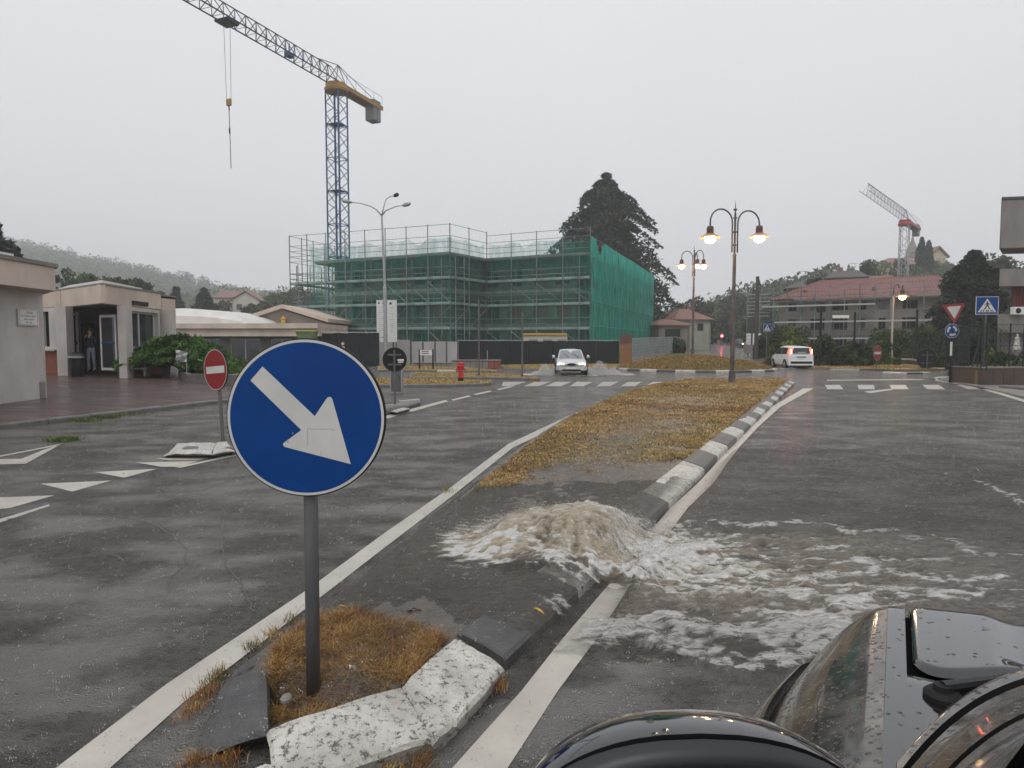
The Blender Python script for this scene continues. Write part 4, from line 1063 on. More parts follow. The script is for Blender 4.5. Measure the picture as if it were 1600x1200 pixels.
g = G(1300, 571); t = thing('hanging_sign', (g.x, g.y, ZA(500, g.y)), 'long narrow white sign on the thin grey pole', 'sign')
mb = MB(); mb.box((.55, 0, .25), (1.25, .05, .22)); mb.build('panel', M['white'], t, world=False)
# wooden utility poles, receding
M['wood_pole'] = mat('dark_utility_pole', (0.06, 0.055, 0.05), 0.8, col2=(0.10, 0.09, 0.08), scale=5, stretch=(1, 1, .1), spec=.15)
for i, (px, Y, top, r_) in enumerate(((1181.5, 62, 432, .17), (1175.5, 85, 448, .15), (1170.5, 112, 464, .14), (1166, 140, 478, .13), (1163.5, 165, 492, .13))):
    x = XA(px, Y); z = float(gz(x, Y))
    t = thing('utility_pole', (x, Y, z), 'dark wooden utility pole, %s in the row along the far road' % ['nearest', 'second', 'third', 'fourth', 'farthest'][i], 'utility pole', 'utility poles along the far road')
    H = ZA(top, Y) - z
    mb = MB(); mb.tube([(0, 0, -.2), (0, 0, H)], [r_ * 1.1, r_ * .9], 10); mb.build('pole', M['wood_pole'], t, world=False)
    mb = MB(); mb.box((.15, 0, H - .6), (.12, .12, .5)); mb.box((.12, 0, H - 1.6), (.1, .1, .3)); mb.tube([(.2, 0, H - .4), (.34, 0, H - .9), (.2, 0, H - 1.5)], .02, 5); mb.build('insulator', M['black'], t, world=False)
    if i == 1:
        mb = MB(); mb.tube([(0, 0, H - .9), (-.6, 0, H - .85), (-1.25, 0, H - .75)], .03, 6); am = mb.build('lamp_arm', M['galv'], t, world=False)
        mb = MB(); mb.box((-1.5, 0, H - .74), (.55, .2, .1)); mb.build('lamp_head', M['galv'], am, world=False)

# red hydrant
M['hydrant'] = mat('hydrant_red', (0.50, 0.015, 0.02), 0.35)
g = G(720, 597, .1)
t = thing('fire_hydrant', (g.x, g.y, .1), 'red pillar hydrant with a black foot on the grass verge', 'hydrant'); H = ZA(566, g.y) - .1; q = H / 1.0
mb = MB(); mb.lathe([(.12, -.1), (.12, 0), (.11, .2 * q), (.10, .21 * q)], (0, 0, 0), 16); mb.build('foot', M['black'], t, world=False)
mb = MB(); mb.lathe([(.10, .21 * q), (.15, .22 * q), (.15, .27 * q), (.095, .29 * q), (.095, .70 * q), (.10, .72 * q), (.14, .73 * q), (.15, .82 * q), (.12, .86 * q), (.13, .88 * q), (.13, .96 * q), (.06, 1.0 * q)], (0, 0, 0), 18); mb.build('body', M['hydrant'], t, world=False)
for sx in (-1, 1):
    mb = MB(); mb.tube([(sx * .08, 0, .66 * q), (sx * .19, 0, .66 * q)], .05, 10); mb.tube([(sx * .17, 0, .66 * q), (sx * .20, 0, .66 * q)], .062, 6); mb.build('outlet', M['hydrant'], t, world=False)

# information board on two posts
g = G(666, 577, .1); Y = g.y; s_ = Y / F
t = thing('notice_board', (g.x, g.y, .1), 'small white notice board with red lines between two black posts', 'notice board')
for sx in (-10.5, 10.5):
    mb = MB(); mb.box((sx * s_, 0, (ZA(546, Y) - .1) / 2), (.09, .09, ZA(546, Y) - .1)); mb.build('post', M['black'], t, world=False)
mb = MB(); mb.box((0, -.06, ZA(551, Y) - .1), (19 * s_, .03, 8 * s_)); bd = mb.build('panel', M['white'], t, world=False)
for k in range(2):
    mb = MB(); mb.box((-1 * s_, -.077, ZA(549.3 + 3 * k, Y) - .1), (11 * s_, .004, .05)); mb.build('red_line', M['sign_red'], bd, world=False)
# barrier rail
g = G(566, 572, 0); Y = g.y
t = thing('pedestrian_barrier', (g.x, g.y, 0), 'white tubular barrier rail in front of the dark screen fence', 'barrier'); s_ = Y / F
for dx in (-22, 17):
    mb = MB(); mb.tube([(dx * s_, 0, 0), (dx * s_, 0, ZA(550, Y))], .03, 8); mb.build('post', M['white'], t, world=False)
for rw in (550.5, 557, 560): mb = MB(); mb.tube([(-22 * s_, 0, ZA(rw, Y)), (17 * s_, 0, ZA(rw, Y))], .025, 8); mb.build('rail', M['white'], t, world=False)
# small prohibition sign on the dark fence
Y = 46.5; t = thing('prohibition_sign', (XA(535.5, Y), Y, ZA(537, Y)), 'tiny red ringed sign above the blue sign, on the dark fence', 'sign')
mb = MB(); mb.lathe([(.14, 0), (.14, .02), (.001, .02)], (0, 0, 0), 24, 'y'); disc(mb, (0, 0), 0, .14, -.001, 24); a_ = mb.build('plate', M['sign_white'], t, world=False)
mb = MB(); disc(mb, (0, 0), .10, .145, -.004, 24); mb.build('red_ring', M['sign_red'], a_, world=False)
mb = MB(); mb.box((0, 0, -.34), (.26, .02, .3)); mb.build('lower_plate', M['sign_white'], t, world=False)

# ------------------------------------------------------------------ verges and islands left of centre
def verge(px_out, z, name, lab, top='verge', kerb=True, seq=None, hi=.12):
    pts = [G(*p) for p in px_out]
    t = thing(name, (0, 0, 0), lab, 'verge'); t['kind'] = 'structure'
    mb = MB(); c = sum(pts, Vector()) / len(pts)
    ins = [p + (c - p).normalized() * .12 for p in pts]
    mb.prism([(p.x, p.y) for p in ins], -.02, z); mb.build('turf', M[top], t)
    area = [(p.x, p.y) for p in ins]
    kerb_line(t, pts + [pts[0]], 1 if sum((pts[i].x * pts[(i + 1) % len(pts)].y - pts[(i + 1) % len(pts)].x * pts[i].y) for i in range(len(pts))) > 0 else -1, seq or [M['kerb_grey']], 1.2, .16, hi, hi + .015)
    xs_ = [a[0] for a in area]; ys_ = [a[1] for a in area]
    A_ = (max(xs_) - min(xs_)) * (max(ys_) - min(ys_)); n = int(min(16000, A_ * 260))
    xx = r.uniform(min(xs_), max(xs_), n); yy = r.uniform(min(ys_), max(ys_), n); k = in_poly(xx, yy, area); xx, yy = xx[k], yy[k]; n = len(xx)
    blades('dry_grass', xx, yy, np.full(n, z), r.uniform(.03, .09, n), np.full(n, .03), pal(r, n, [STRAW, OCHRE, OLIVE, BROWN], [6, 3, 1.5, .6]), t, .9, seed=n)
    return t
verge([(520, 606), (700, 605.5), (771, 603), (772, 599.5), (700, 596), (600, 595), (520, 596)], .11, 'grass_verge', 'straw coloured kerbed verge nearest the blue sign, holding the red hydrant')
verge([(640, 593), (780, 593), (844, 595.8), (845, 593.5), (790, 587), (700, 585.5), (640, 585.5)], .10, 'grass_verge', 'thin verge behind the hydrant with two bare poles')
verge([(590, 581), (700, 581.5), (775, 583.5), (778, 581.5), (720, 576), (590, 574)], .10, 'grass_verge', 'strip of straw grass in front of the low planter wall', seq=[M['kerb_grey'], M['kerb_grey'], M['kerb_grey'], M['kerb_white']])
verge([(790, 577), (880, 579.5), (884, 576), (960, 577), (1000, 571), (900, 569.5), (780, 572)], .06, 'grass_verge', 'low grass edge along the foot of the dark screen fence', hi=.05)
# low kerbed island carrying the two sign posts
isl = thing('traffic_island', (0, 0, 0), 'narrow low island with a big white end block, left of the blue sign', 'traffic island'); isl['kind'] = 'structure'
ip = [G(365, 712), G(480, 682), (G(599, 650)), G(657, 634), G(652, 629), G(600, 634), G(480, 655), G(372, 683)]
mb = MB(); mb.prism([(p.x, p.y) for p in ip], -.02, .07); mb.build('slab', M['concrete_dark'], isl)
kerb_line(isl, ip[:4], 1, [M['kerb_black'], M['kerb_black'], M['kerb_grey']], .9, .16, .11, .13)
kerb_line(isl, [ip[4], ip[5], ip[6], ip[7]], 1, [M['kerb_white'], M['kerb_grey'], M['kerb_grey']], .8, .13, .10, .12)
block([(278, 691), (338, 690), (330, 706), (264, 706)], [.10, .12, .12, .10], [(262, 708), (340, 688), (332, 712), (252, 712)], M['kerb_white'], parent=isl, rough_=.01)
block([(339, 690), (352, 689), (366, 702), (331, 706)], [.12, .12, .10, .12], [(340, 688), (354, 686), (374, 706), (332, 712)], M['kerb_white'], parent=isl, rough_=.01)
block([(290, 696), (312, 696), (306, 701.5), (281, 701.5)], [.118, .122, .122, .118], [(290, 700), (312, 699), (306, 704), (281, 704)], M['kerb_black'], parent=isl, name='dark_patch', rough_=.003)
block([(611, 641), (629, 636), (640, 637), (620, 642.5)], [.12, .12, .12, .12], [(611, 642), (629, 637), (640, 639), (620, 644.5)], M['kerb_white'], parent=isl, name='kerb_stone', rough_=.004)

# the roundabout
rb = thing('roundabout_island', (0, 0, 0), 'round grassy mound ringed by black and white kerb stones', 'roundabout'); rb['kind'] = 'structure'
RC, RR_ = (11.75, 43.2), 5.15
nth, nr = 72, 22
TH, QQ = np.meshgrid(np.linspace(0, 2 * np.pi, nth), np.linspace(0, 1, nr))
mx_ = RC[0] + (RR_ - .2) * QQ * np.cos(TH); my_ = RC[1] + (RR_ - .2) * QQ * np.sin(TH)
def mound(q, x, y): return .12 + .78 * (1 - q ** 2) ** 1.1 + .08 * (fbm(x * 1.2, y * 1.2, 5) - .5)
grid('mound', mx_, my_, mound(QQ, mx_, my_), M['verge'], rb)
ring = [Vector((RC[0] + RR_ * math.cos(a), RC[1] + RR_ * math.sin(a), 0)) for a in np.linspace(-math.pi * 1.5, math.pi * .5, 60)]
kerb_line(rb, ring, 1, WB, 1.15, .26, .12, .15)
n = 38000
qq = np.sqrt(r.random(n)) * .97; aa = r.uniform(0, 2 * np.pi, n); xx = RC[0] + RR_ * .97 * qq * np.cos(aa); yy = RC[1] + RR_ * .97 * qq * np.sin(aa)
cols = pal(r, n, [OCHRE, RUST, BROWN, STRAW], [3, 3.5, 3, 1.2]); gm = fbm(xx * .5, yy * .5, 66) > .5 + .12 * np.sin(aa)
cols = np.where((gm & (r.random(n) < .7))[:, None], pal(r, n, [OLIVE, GREEN, OCHRE], [3, 1.5, 2]), cols)
blades('dry_grass', xx, yy, mound(qq, xx, yy), r.uniform(.04, .10, n), np.full(n, .03), cols, rb, .9, seed=77)

# far kerb line and verge on the right of the junction
fv = thing('grass_verge', (0, 0, 0), 'brown verge edged in black and white kerb along the bushes across the junction', 'verge'); fv['kind'] = 'structure'
kp = [G(1215, 575.5), G(1262, 577), G(1330, 578.5), G(1395, 580), G(1450, 580), G(1478, 579)]
kerb_line(fv, kp, 1, WB, 1.7, .26, .10, .14)
bk = [G(1478, 571), G(1400, 570), G(1300, 569), G(1215, 568)]
mb = MB(); mb.prism([(p.x, p.y) for p in kp + bk], -.02, .12); mb.build('turf', M['verge'], fv)
n = 9000; poly_ = [(p.x, p.y) for p in kp + bk]; xx = r.uniform(kp[0].x, kp[-1].x, n); yy = r.uniform(38, 56, n); k = in_poly(xx, yy, poly_); xx, yy = xx[k], yy[k]; n = len(xx)
blades('dry_grass', xx, yy, np.full(n, .12), r.uniform(.04, .12, n), np.full(n, .035), pal(r, n, [OCHRE, RUST, STRAW, OLIVE], [3, 3, 2, 1]), fv, .9, seed=78)
kerb_line(fv, [G(1378, 583.5), G(1420, 585), G(1455, 584)], 1, WB, 1.3, .26, .08, .10)

# red pavement on the left
Kd = (G(370, 628) - G(0, 672)).normalized(); K0 = G(0, 672); Kn = Vector((-Kd.y, Kd.x, 0))
def pz(x, y): return .12 + .030 * max(0.0, (x - K0.x) * Kn.x + (y - K0.y) * Kn.y)
Kp = [K0 - Kd * 16, K0, G(370, 628), G(370, 628) + Kd * 6]
pv = thing('pavement', (0, 0, 0), 'wet reddish brown paved forecourt with a grey kerb', 'pavement'); pv['kind'] = 'structure'
U_, V_ = np.meshgrid(np.linspace(0, 1, 40), np.linspace(0, 1, 40))
A0, A1, B1, B0_ = Kp[0] + Kn * .09, Kp[3] + Kn * .09, Vector((-9.5, 36, 0)), Vector((-48, 20, 0))
XX = (A0.x * (1 - U_) + A1.x * U_) * (1 - V_) + (B0_.x * (1 - U_) + B1.x * U_) * V_
YY = (A0.y * (1 - U_) + A1.y * U_) * (1 - V_) + (B0_.y * (1 - U_) + B1.y * U_) * V_
ZZ = .118 + .030 * np.maximum(0, (XX - K0.x) * Kn.x + (YY - K0.y) * Kn.y)
grid('paving', XX, YY, ZZ, M['plaza'], pv)
kerb_line(pv, Kp, 1, [M['kerb_grey']], 1.0, .16, .115, .125)
# weeds along that kerb
wx_, wy_ = [], []
for (px, py, s, nn) in ((130, 657.5, .18, 300), (165, 652, .2, 420), (95, 688, .12, 380), (106, 687, .1, 250), (200, 648, .3, 120)):
    g = G(px, py, .02); wx_.append(r.normal(g.x, s, nn)); wy_.append(r.normal(g.y, s * .6, nn))
X_ = np.concatenate(wx_); Y_ = np.concatenate(wy_)
blades('kerb_weeds', X_, Y_, np.full(len(X_), .01), r.uniform(.03, .10, len(X_)), np.full(len(X_), .014), pal(r, len(X_), [GREEN, (.10, .16, .03), OLIVE], [3, 2, 1]), pv, .9, seed=79)
# right-hand pavement at the fenced corner
pr = thing('pavement', (0, 0, 0), 'grey pavement running round the fenced garden corner on the right', 'pavement'); pr['kind'] = 'structure'
pp = [G(1466, 594), G(1532, 606), G(1600, 622), G(1700, 646), G(1800, 650), G(1800, 580), G(1500, 586)]
mb = MB(); mb.prism([(p.x, p.y) for p in pp], -.02, .05); mb.build('slab', M['concrete_dark'], pr)
kerb_line(pr, [G(1560, 608), G(1600, 611.5), G(1680, 618)], 1, [M['kerb_grey'], M['kerb_black']], 1.2, .25, .14, .16)

# white van-less street furniture near the far road: billboard pair
t = thing('billboard', (XA(1172, 70), 70, 0), 'pair of pale advertising boards beside the nearest utility pole', 'billboard')
for (a, b) in ((1166, 1173), (1176, 1190)):
    mb = MB(); x0, x1 = XA(a, 70) - t.location.x, XA(b, 70) - t.location.x; z0, z1 = ZA(541, 70), ZA(521, 70)
    mb.box(((x0 + x1) / 2, 0, (z0 + z1) / 2), (x1 - x0, .08, z1 - z0)); pnl = mb.build('board', M['white'], t, world=False)
    mb = MB(); mb.tube([((x0 + x1) / 2, 0, 0), ((x0 + x1) / 2, 0, z0)], .05, 6); mb.build('post', M['post_grey'], t, world=False)
    for k in range(3):
        mb = MB(); mb.box(((x0 + x1) / 2, -.045, z1 - .25 - k * .35), ((x1 - x0) * .7, .01, .08)); mb.build('text_line', M['galv'], pnl, world=False)
mb = MB(); mb.box((.4, -.1, ZA(545, 70)), (2.2, .1, .9)); mb.build('hoarding', M['concrete_dark'], t, world=False)
# red signal light far away
Y = 120; x = XA(1127, Y); t = thing('traffic_light', (x, Y, float(gz(x, Y))), 'distant traffic light showing red over the far road', 'traffic light')
z = ZA(524.5, Y) - float(gz(x, Y))
mb = MB(); mb.tube([(0, 0, 0), (0, 0, z - .5)], .08, 8); mb.build('pole', M['post_grey'], t, world=False)
mb = MB(); mb.box((0, .1, z - .35), (.4, .25, 1.2)); hs_ = mb.build('housing', M['black'], t, world=False)
M['red_glow'] = mat('lit_red_signal', (1, .1, .1), .5, emit=(1, .06, .07), estr=45)
mb = MB(); mb.lathe([(.001, -.22), (.2, -.2), (.24, -.02), (.001, -.02)], (0, 0, z), 14, 'y'); mb.build('red_lens', M['red_glow'], hs_, world=False)
# ------------------------------------------------------------------ buildings
M['plaster'] = mat('stained_plaster_wall', (0.54, 0.505, 0.475), 0.8, col2=(0.38, 0.355, 0.33), scale=0.9, stretch=(1, 1, .5), bump=0.3, bscale=25, spots=(0.20, 0.18, 0.17), sscale=3.5, sthr=0.68)
M['fascia'] = mat('beige_fascia', (0.60, 0.50, 0.41), 0.7, col2=(0.45, 0.37, 0.31), scale=0.8, stretch=(1, 1, .6), bump=0.15, spots=(0.20, 0.17, 0.15), sscale=2.5, sthr=0.70)
M['membrane'] = mat('white_roof_membrane', (0.72, 0.70, 0.67), 0.5, col2=(0.60, 0.58, 0.55), scale=1)
M['brick'] = mat('red_brick', (0.28, 0.075, 0.045), 0.7, col2=(0.20, 0.055, 0.035), scale=6)
M['mortar'] = mat('mortar', (0.20, 0.15, 0.13), 0.8)
M['inner_wall'] = mat('ochre_inner_wall', (0.24, 0.17, 0.11), 0.8)
M['site_wall'] = mat('grey_site_wall', (0.15, 0.155, 0.135), 0.8, col2=(0.07, 0.075, 0.065), scale=0.6, stretch=(1, 1, .5))
M['red_panel'] = mat('dull_red_panel', (0.20, 0.07, 0.055), 0.7, col2=(0.14, 0.05, 0.04), scale=2)
M['house_wall'] = mat('pale_green_render', (0.33, 0.35, 0.27), 0.8, col2=(0.27, 0.28, 0.22), scale=0.7)
M['cream'] = mat('cream_render', (0.55, 0.50, 0.42), 0.8, col2=(0.48, 0.43, 0.36), scale=0.7)
M['church'] = mat('church_ochre', (0.50, 0.40, 0.25), 0.8, col2=(0.42, 0.34, 0.22), scale=0.4)
M['old_wall'] = mat('grey_brown_render', (0.26, 0.23, 0.205), 0.85, col2=(0.19, 0.165, 0.15), scale=0.5, stretch=(1, 1, .6))
M['tile'] = mat('red_roof_tiles', (0.21, 0.078, 0.066), 0.4, col2=(0.145, 0.052, 0.046), scale=1.6, bump=0.3, bscale=5, spots=(0.38, 0.24, 0.22), sscale=9, sthr=0.66)  # pale spots are highlights painted into the tile colour
M['tile_old'] = mat('old_roof_tiles', (0.26, 0.13, 0.09), 0.7, col2=(0.18, 0.10, 0.08), scale=1.5, bump=0.4, bscale=6)
M['dark_roof'] = mat('dark_roof', (0.09, 0.08, 0.075), 0.7)
M['shutter'] = mat('dark_shutter', (0.07, 0.08, 0.07), 0.6)

def wall(root, p, q, z0, z1, openings, wm, name='wall', depth=.22, fm='frame', pane='glass_dark', mull=1, inset=None, frame_w=.05, world=True, winname='window'):
    """wall from p to q (plan), seen from its right-hand side when walking p->q is reversed;
    openings (u0,u1,v0,v1) in metres; each gets a frame with a pane behind"""
    p = Vector((p[0], p[1], 0)); q = Vector((q[0], q[1], 0)); d = (q - p); Ln = d.length; d /= Ln
    nrm = Vector((d.y, -d.x, 0))            # outward, towards the viewer when p is left of q
    us = sorted({0, Ln} | {o[0] for o in openings} | {o[1] for o in openings}); vs_ = sorted({z0, z1} | {o[2] for o in openings} | {o[3] for o in openings})
    mb = MB()
    def pt(u, v, k=0.0): a = p + d * u - nrm * k; return (a.x, a.y, v)
    for i in range(len(us) - 1):
        for j in range(len(vs_) - 1):
            um, vm = (us[i] + us[i + 1]) / 2, (vs_[j] + vs_[j + 1]) / 2
            if any(o[0] < um < o[1] and o[2] < vm < o[3] for o in openings): continue
            mb.quad(pt(us[i], vs_[j]), pt(us[i + 1], vs_[j]), pt(us[i + 1], vs_[j + 1]), pt(us[i], vs_[j + 1]))
    th = depth + .05
    mb.quad(pt(0, z0, th), pt(0, z1, th), pt(Ln, z1, th), pt(Ln, z0, th)) if not openings else None
    mb.quad(pt(0, z0), pt(0, z1), pt(0, z1, th), pt(0, z0, th)); mb.quad(pt(Ln, z0), pt(Ln, z0, th), pt(Ln, z1, th), pt(Ln, z1)); mb.quad(pt(0, z1), pt(Ln, z1), pt(Ln, z1, th), pt(0, z1, th))
    for o in openings:
        a, b, c, e_ = o[:4]
        mb.quad(pt(a, c), pt(a, e_), pt(a, e_, depth), pt(a, c, depth)); mb.quad(pt(b, c), pt(b, c, depth), pt(b, e_, depth), pt(b, e_))
        mb.quad(pt(a, c), pt(a, c, depth), pt(b, c, depth), pt(b, c)); mb.quad(pt(a, e_), pt(b, e_), pt(b, e_, depth), pt(a, e_, depth))
    w_ = mb.build(name, wm, root)
    for o in openings:
        a, b, c, e_ = o[:4]; om = o[4] if len(o) > 4 else None
        f = MB(); fw = frame_w; k = depth - .06
        def fr(a, b, c, e_):
            f.add([pt(a, c, k), pt(b, c, k), pt(b, e_, k), pt(a, e_, k), pt(a, c, depth), pt(b, c, depth), pt(b, e_, depth), pt(a, e_, depth)], [(0, 1, 2, 3), (0, 4, 5, 1), (2, 6, 7, 3), (1, 5, 6, 2), (0, 3, 7, 4)])
        fr(a, a + fw, c, e_); fr(b - fw, b, c, e_); fr(a + fw, b - fw, c, c + fw); fr(a + fw, b - fw, e_ - fw, e_)
        nm = o[5] if len(o) > 5 else mull
        for i in range(1, nm):
            x = a + (b - a) * i / nm; fr(x - fw / 2, x + fw / 2, c + fw, e_ - fw)
        fo = f.build(winname, M[fm], root)
        g_ = MB(); g_.quad(pt(a, c, depth - .02), pt(b, c, depth - .02), pt(b, e_, depth - .02), pt(a, e_, depth - .02)); g_.build('pane' if not om or om == 'glass_dark' else 'panel', M[om or pane], fo)
    return w_

def prism_part(root, pts, z0, z1, m, name): mb = MB(); mb.prism(pts, z0, z1); return mb.build(name, m if not isinstance(m, str) else M[m], root)

# --- building with the plaque, far left
b1 = thing('corner_building', (-12.7, 17.5, 0), 'pale stained building end with a flat beige fascia, at the left edge', 'building')
wp = Vector((-12.72, 16.45, 0)); wq = Vector((-12.72, 18.15, 0))
def bl_wall(root, pts, z0f, z1, m, name, close=True):
    mb = MB(); n = len(pts)
    mb.add([(p[0], p[1], z0f(p[0], p[1]) - .1) for p in pts] + [(p[0], p[1], z1) for p in pts], [tuple(range(n, 2 * n))] + [(i, (i + 1) % n, n + (i + 1) % n, n + i) for i in range(n)])
    return mb.build(name, m, root)
bl_wall(b1, [(-12.72, 16.45), (-12.72, 18.15), (-19, 20.5), (-19, 18.6)], pz, 3.12, M['plaster'], 'wall')
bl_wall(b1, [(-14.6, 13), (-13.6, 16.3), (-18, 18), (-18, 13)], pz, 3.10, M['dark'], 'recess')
mb = MB(); mb.prism([(-11.75, 8.0), (-11.95, 17.55), (-13.2, 18.9), (-22, 22), (-22, 8)], 3.1, 3.70); mb.build('fascia', M['fascia'], b1)
mb = MB(); mb.prism([(-11.70, 8.0), (-11.90, 17.62), (-13.2, 18.98), (-22, 22.05), (-22, 8)], 3.703, 3.80); mb.build('coping', M['concrete_dark'], b1)
mb = MB(); mb.prism([(-12.3, 8.0), (-12.6, 17.0), (-22, 20), (-22, 8)], 3.803, 3.98); mb.build('roof', M['membrane'], b1)
# broken plaster at the foot of the wall, rain pipe shoe
mb = MB(); 
g = Vector((-12.7, 18.0, pz(-12.7, 18.1)))
mb.box((g.x - .03, g.y - .02, g.z + .22), (.10, .22, .5), bev=.04); mb.build('broken_corner', M['concrete_dark'], b1)
plq = thing('wall_plaque', (-12.70, 17.52, 2.40), 'white plaque with a thin border and four short lines of lettering on the wall', 'plaque')
mb = MB(); mb.box((.02, 0, 0), (.03, .72, .42)); pp_ = mb.build('plate', M['white'], plq, world=False)
for yy_, zz_, ww_, hh_ in ((0, .19, .64, .006), (0, -.19, .64, .006)):
    mb = MB(); mb.box((.037, yy_, zz_), (.004, ww_, hh_)); mb.build('border_line', M['post_grey'], pp_, world=False)
for yy_ in (-.32, .32):
    mb = MB(); mb.box((.037, yy_, 0), (.004, .006, .374)); mb.build('border_line', M['post_grey'], pp_, world=False)
rp = random.Random(5)
for k, (zz_, words_) in enumerate(((.125, [(-.08, .17)]), (.035, [(-.26, -.18), (-.13, .07), (.11, .25)]), (-.055, [(-.16, -.02), (.02, .20)]), (-.13, [(-.10, -.02), (.03, .10)]))):
    mb = MB()
    for a, b in words_:
        y_ = a
        while y_ < b:
            w_ = rp.uniform(.014, .026); h_ = rp.uniform(.03, .045) * (1.25 if k == 0 else 1)
            mb.box((.037, y_, zz_), (.004, .006, h_)); mb.box((.037, y_ + w_ / 2, zz_ + rp.choice([-1, 0, 1]) * h_ * .45), (.0042, w_, .007)); y_ += w_ + .012
    mb.build('lettering', M['post_grey'], pp_, world=False)

# --- entrance building
b2 = thing('entrance_building', (-17.5, 28, .45), 'low building with a projecting beige canopy, glass doors and brick sills', 'building')
def W2(px, Y): return (XA(px, Y, 540), Y)
zg = .40
# left piece: window over brick
def brickwork(root, p, q, z0, z1, bl=.24, bh=.07, m='brick'):
    p = Vector((p[0], p[1], 0)); q = Vector((q[0], q[1], 0)); d = (q - p); Ln = d.length; d /= Ln; nrm = Vector((d.y, -d.x, 0)); rz = math.atan2(d.y, d.x)
    base = MB(); c = (p + q) / 2 - nrm * .04; base.box((c.x, c.y, (z0 + z1) / 2), (Ln, .1, z1 - z0), rz); w_ = base.build('brick_wall', M['mortar'], root)
    rows = int((z1 - z0) / (bh + .012)); allb = MB()
    for k in range(rows):
        z = z0 + (k + .5) * (z1 - z0) / rows; u = -(bl / 2) * (k % 2)
        while u < Ln:
            a, b = max(u, 0), min(u + bl - .012, Ln)
            if b - a > .03:
                c = p + d * (a + b) / 2 + nrm * random.uniform(.010, .018)
                allb.box((c.x, c.y, z), (b - a, .03, bh), rz)
            u += bl
    o = allb.build('brick', M[m], w_); o['kind'] = 'stuff'
    return w_
wall(b2, W2(62, 27.4), W2(90, 27.0), zg + 1.05, 3.15, [(.15, .62, 1.58, 3.0, 'glass_dark', 1)], M['plaster'])
brickwork(b2, W2(62, 27.35), W2(91, 26.95), zg - .1, zg + 1.0)
mb = MB(); a_, b_ = W2(62, 27.3), W2(92, 26.85); mb.box(((a_[0] + b_[0]) / 2, (a_[1] + b_[1]) / 2, zg + 1.03), (.95, .25, .06), math.atan2(b_[1] - a_[1], b_[0] - a_[0])); mb.build('sill', M['concrete'], b2)
def pier(px0, px1, Y, m='concrete', name='pier', dpt=.45, Y1=None):
    x0, x1 = XA(px0, Y, 540), XA(px1, Y1 or Y, 540)
    mb = MB(); mb.prism([(x0, Y), (x1, Y1 or Y), (x1, (Y1 or Y) + dpt), (x0, Y + dpt)], zg - .3, 3.16); return mb.build(name, M[m], b2)
pier(88.5, 104.5, 26.0, 'plaster')
pier(185, 197.5, 25.6, 'plaster')
pier(250, 265, 29.2, 'plaster', dpt=.6)
# recess behind the doors
mb = MB(); x0, x1 = XA(90, 30, 540), XA(205, 30, 540); mb.box(((x0 + x1) / 2, 30.1, 1.7), (x1 - x0, .2, 3.0)); mb.build('inner_wall', M['inner_wall'], b2)
mb = MB(); mb.prism([W2(186, 26.3), W2(190, 26.3), W2(200, 30), W2(190, 30)], zg - .1, 3.1); mb.build('side_wall', M['inner_wall'], b2)
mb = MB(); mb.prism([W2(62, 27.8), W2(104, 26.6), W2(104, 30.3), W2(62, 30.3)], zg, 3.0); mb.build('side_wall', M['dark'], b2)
def door(px0, px1, Y0, Y1, top, bot, lab=None):
    a, b = Vector((*W2(px0, Y0), 0)), Vector((*W2(px1, Y1), 0)); d = (b - a); ln = d.length; rz = math.atan2(d.y, d.x); c = (a + b) / 2
    z1 = ZA(top, (Y0 + Y1) / 2); z0 = ZA(bot, (Y0 + Y1) / 2)
    f = MB()
    for s_ in (-1, 1): q_ = c + d / ln * s_ * (ln / 2 - .04); f.box((q_.x, q_.y, (z0 + z1) / 2), (.08, .06, z1 - z0), rz)
    for z_ in (z0 + .06, z1 - .05, ): f.box((c.x, c.y, z_), (ln - .16, .055, .1), rz)
    fo = f.build('door', M['frame'], b2)
    gl = MB(); gl.box((c.x, c.y, (z0 + z1) / 2), (ln - .16, .02, z1 - z0 - .2), rz); gl.build('pane', M['glass_dark'], fo)
    hd = MB(); q_ = c + Vector((d.y, -d.x, 0)) / ln * .06; hd.box((q_.x, q_.y, (z0 + z1) / 2), (ln * .75, .03, .06), rz); hd.build('push_bar', M['sign_blue'], fo)
door(100, 121, 26.6, 27.6, 489, 583); door(122, 126, 27.6, 28.6, 489, 580); door(158, 183, 26.6, 26.2, 492, 579)
# window strip under the canopy, right
a_, b_ = Vector((*W2(196, 26.0), 0)), Vector((*W2(251, 29.0), 0)); Lw = (b_ - a_).length
wall(b2, a_, b_, zg + .95, 3.15, [(.1, Lw - .15, 1.52, 3.0, 'glass_dark', 2)], M['plaster'], frame_w=.07)
brickwork(b2, (a_.x, a_.y), (b_.x, b_.y), zg - .1, zg + .92)
mb = MB(); d_ = (b_ - a_).normalized(); c_ = (a_ + b_) / 2 + Vector((d_.y, -d_.x, 0)) * .06; mb.box((c_.x, c_.y, zg + .97), (Lw, .3, .07), math.atan2(d_.y, d_.x)); mb.build('sill', M['frame'], b2)
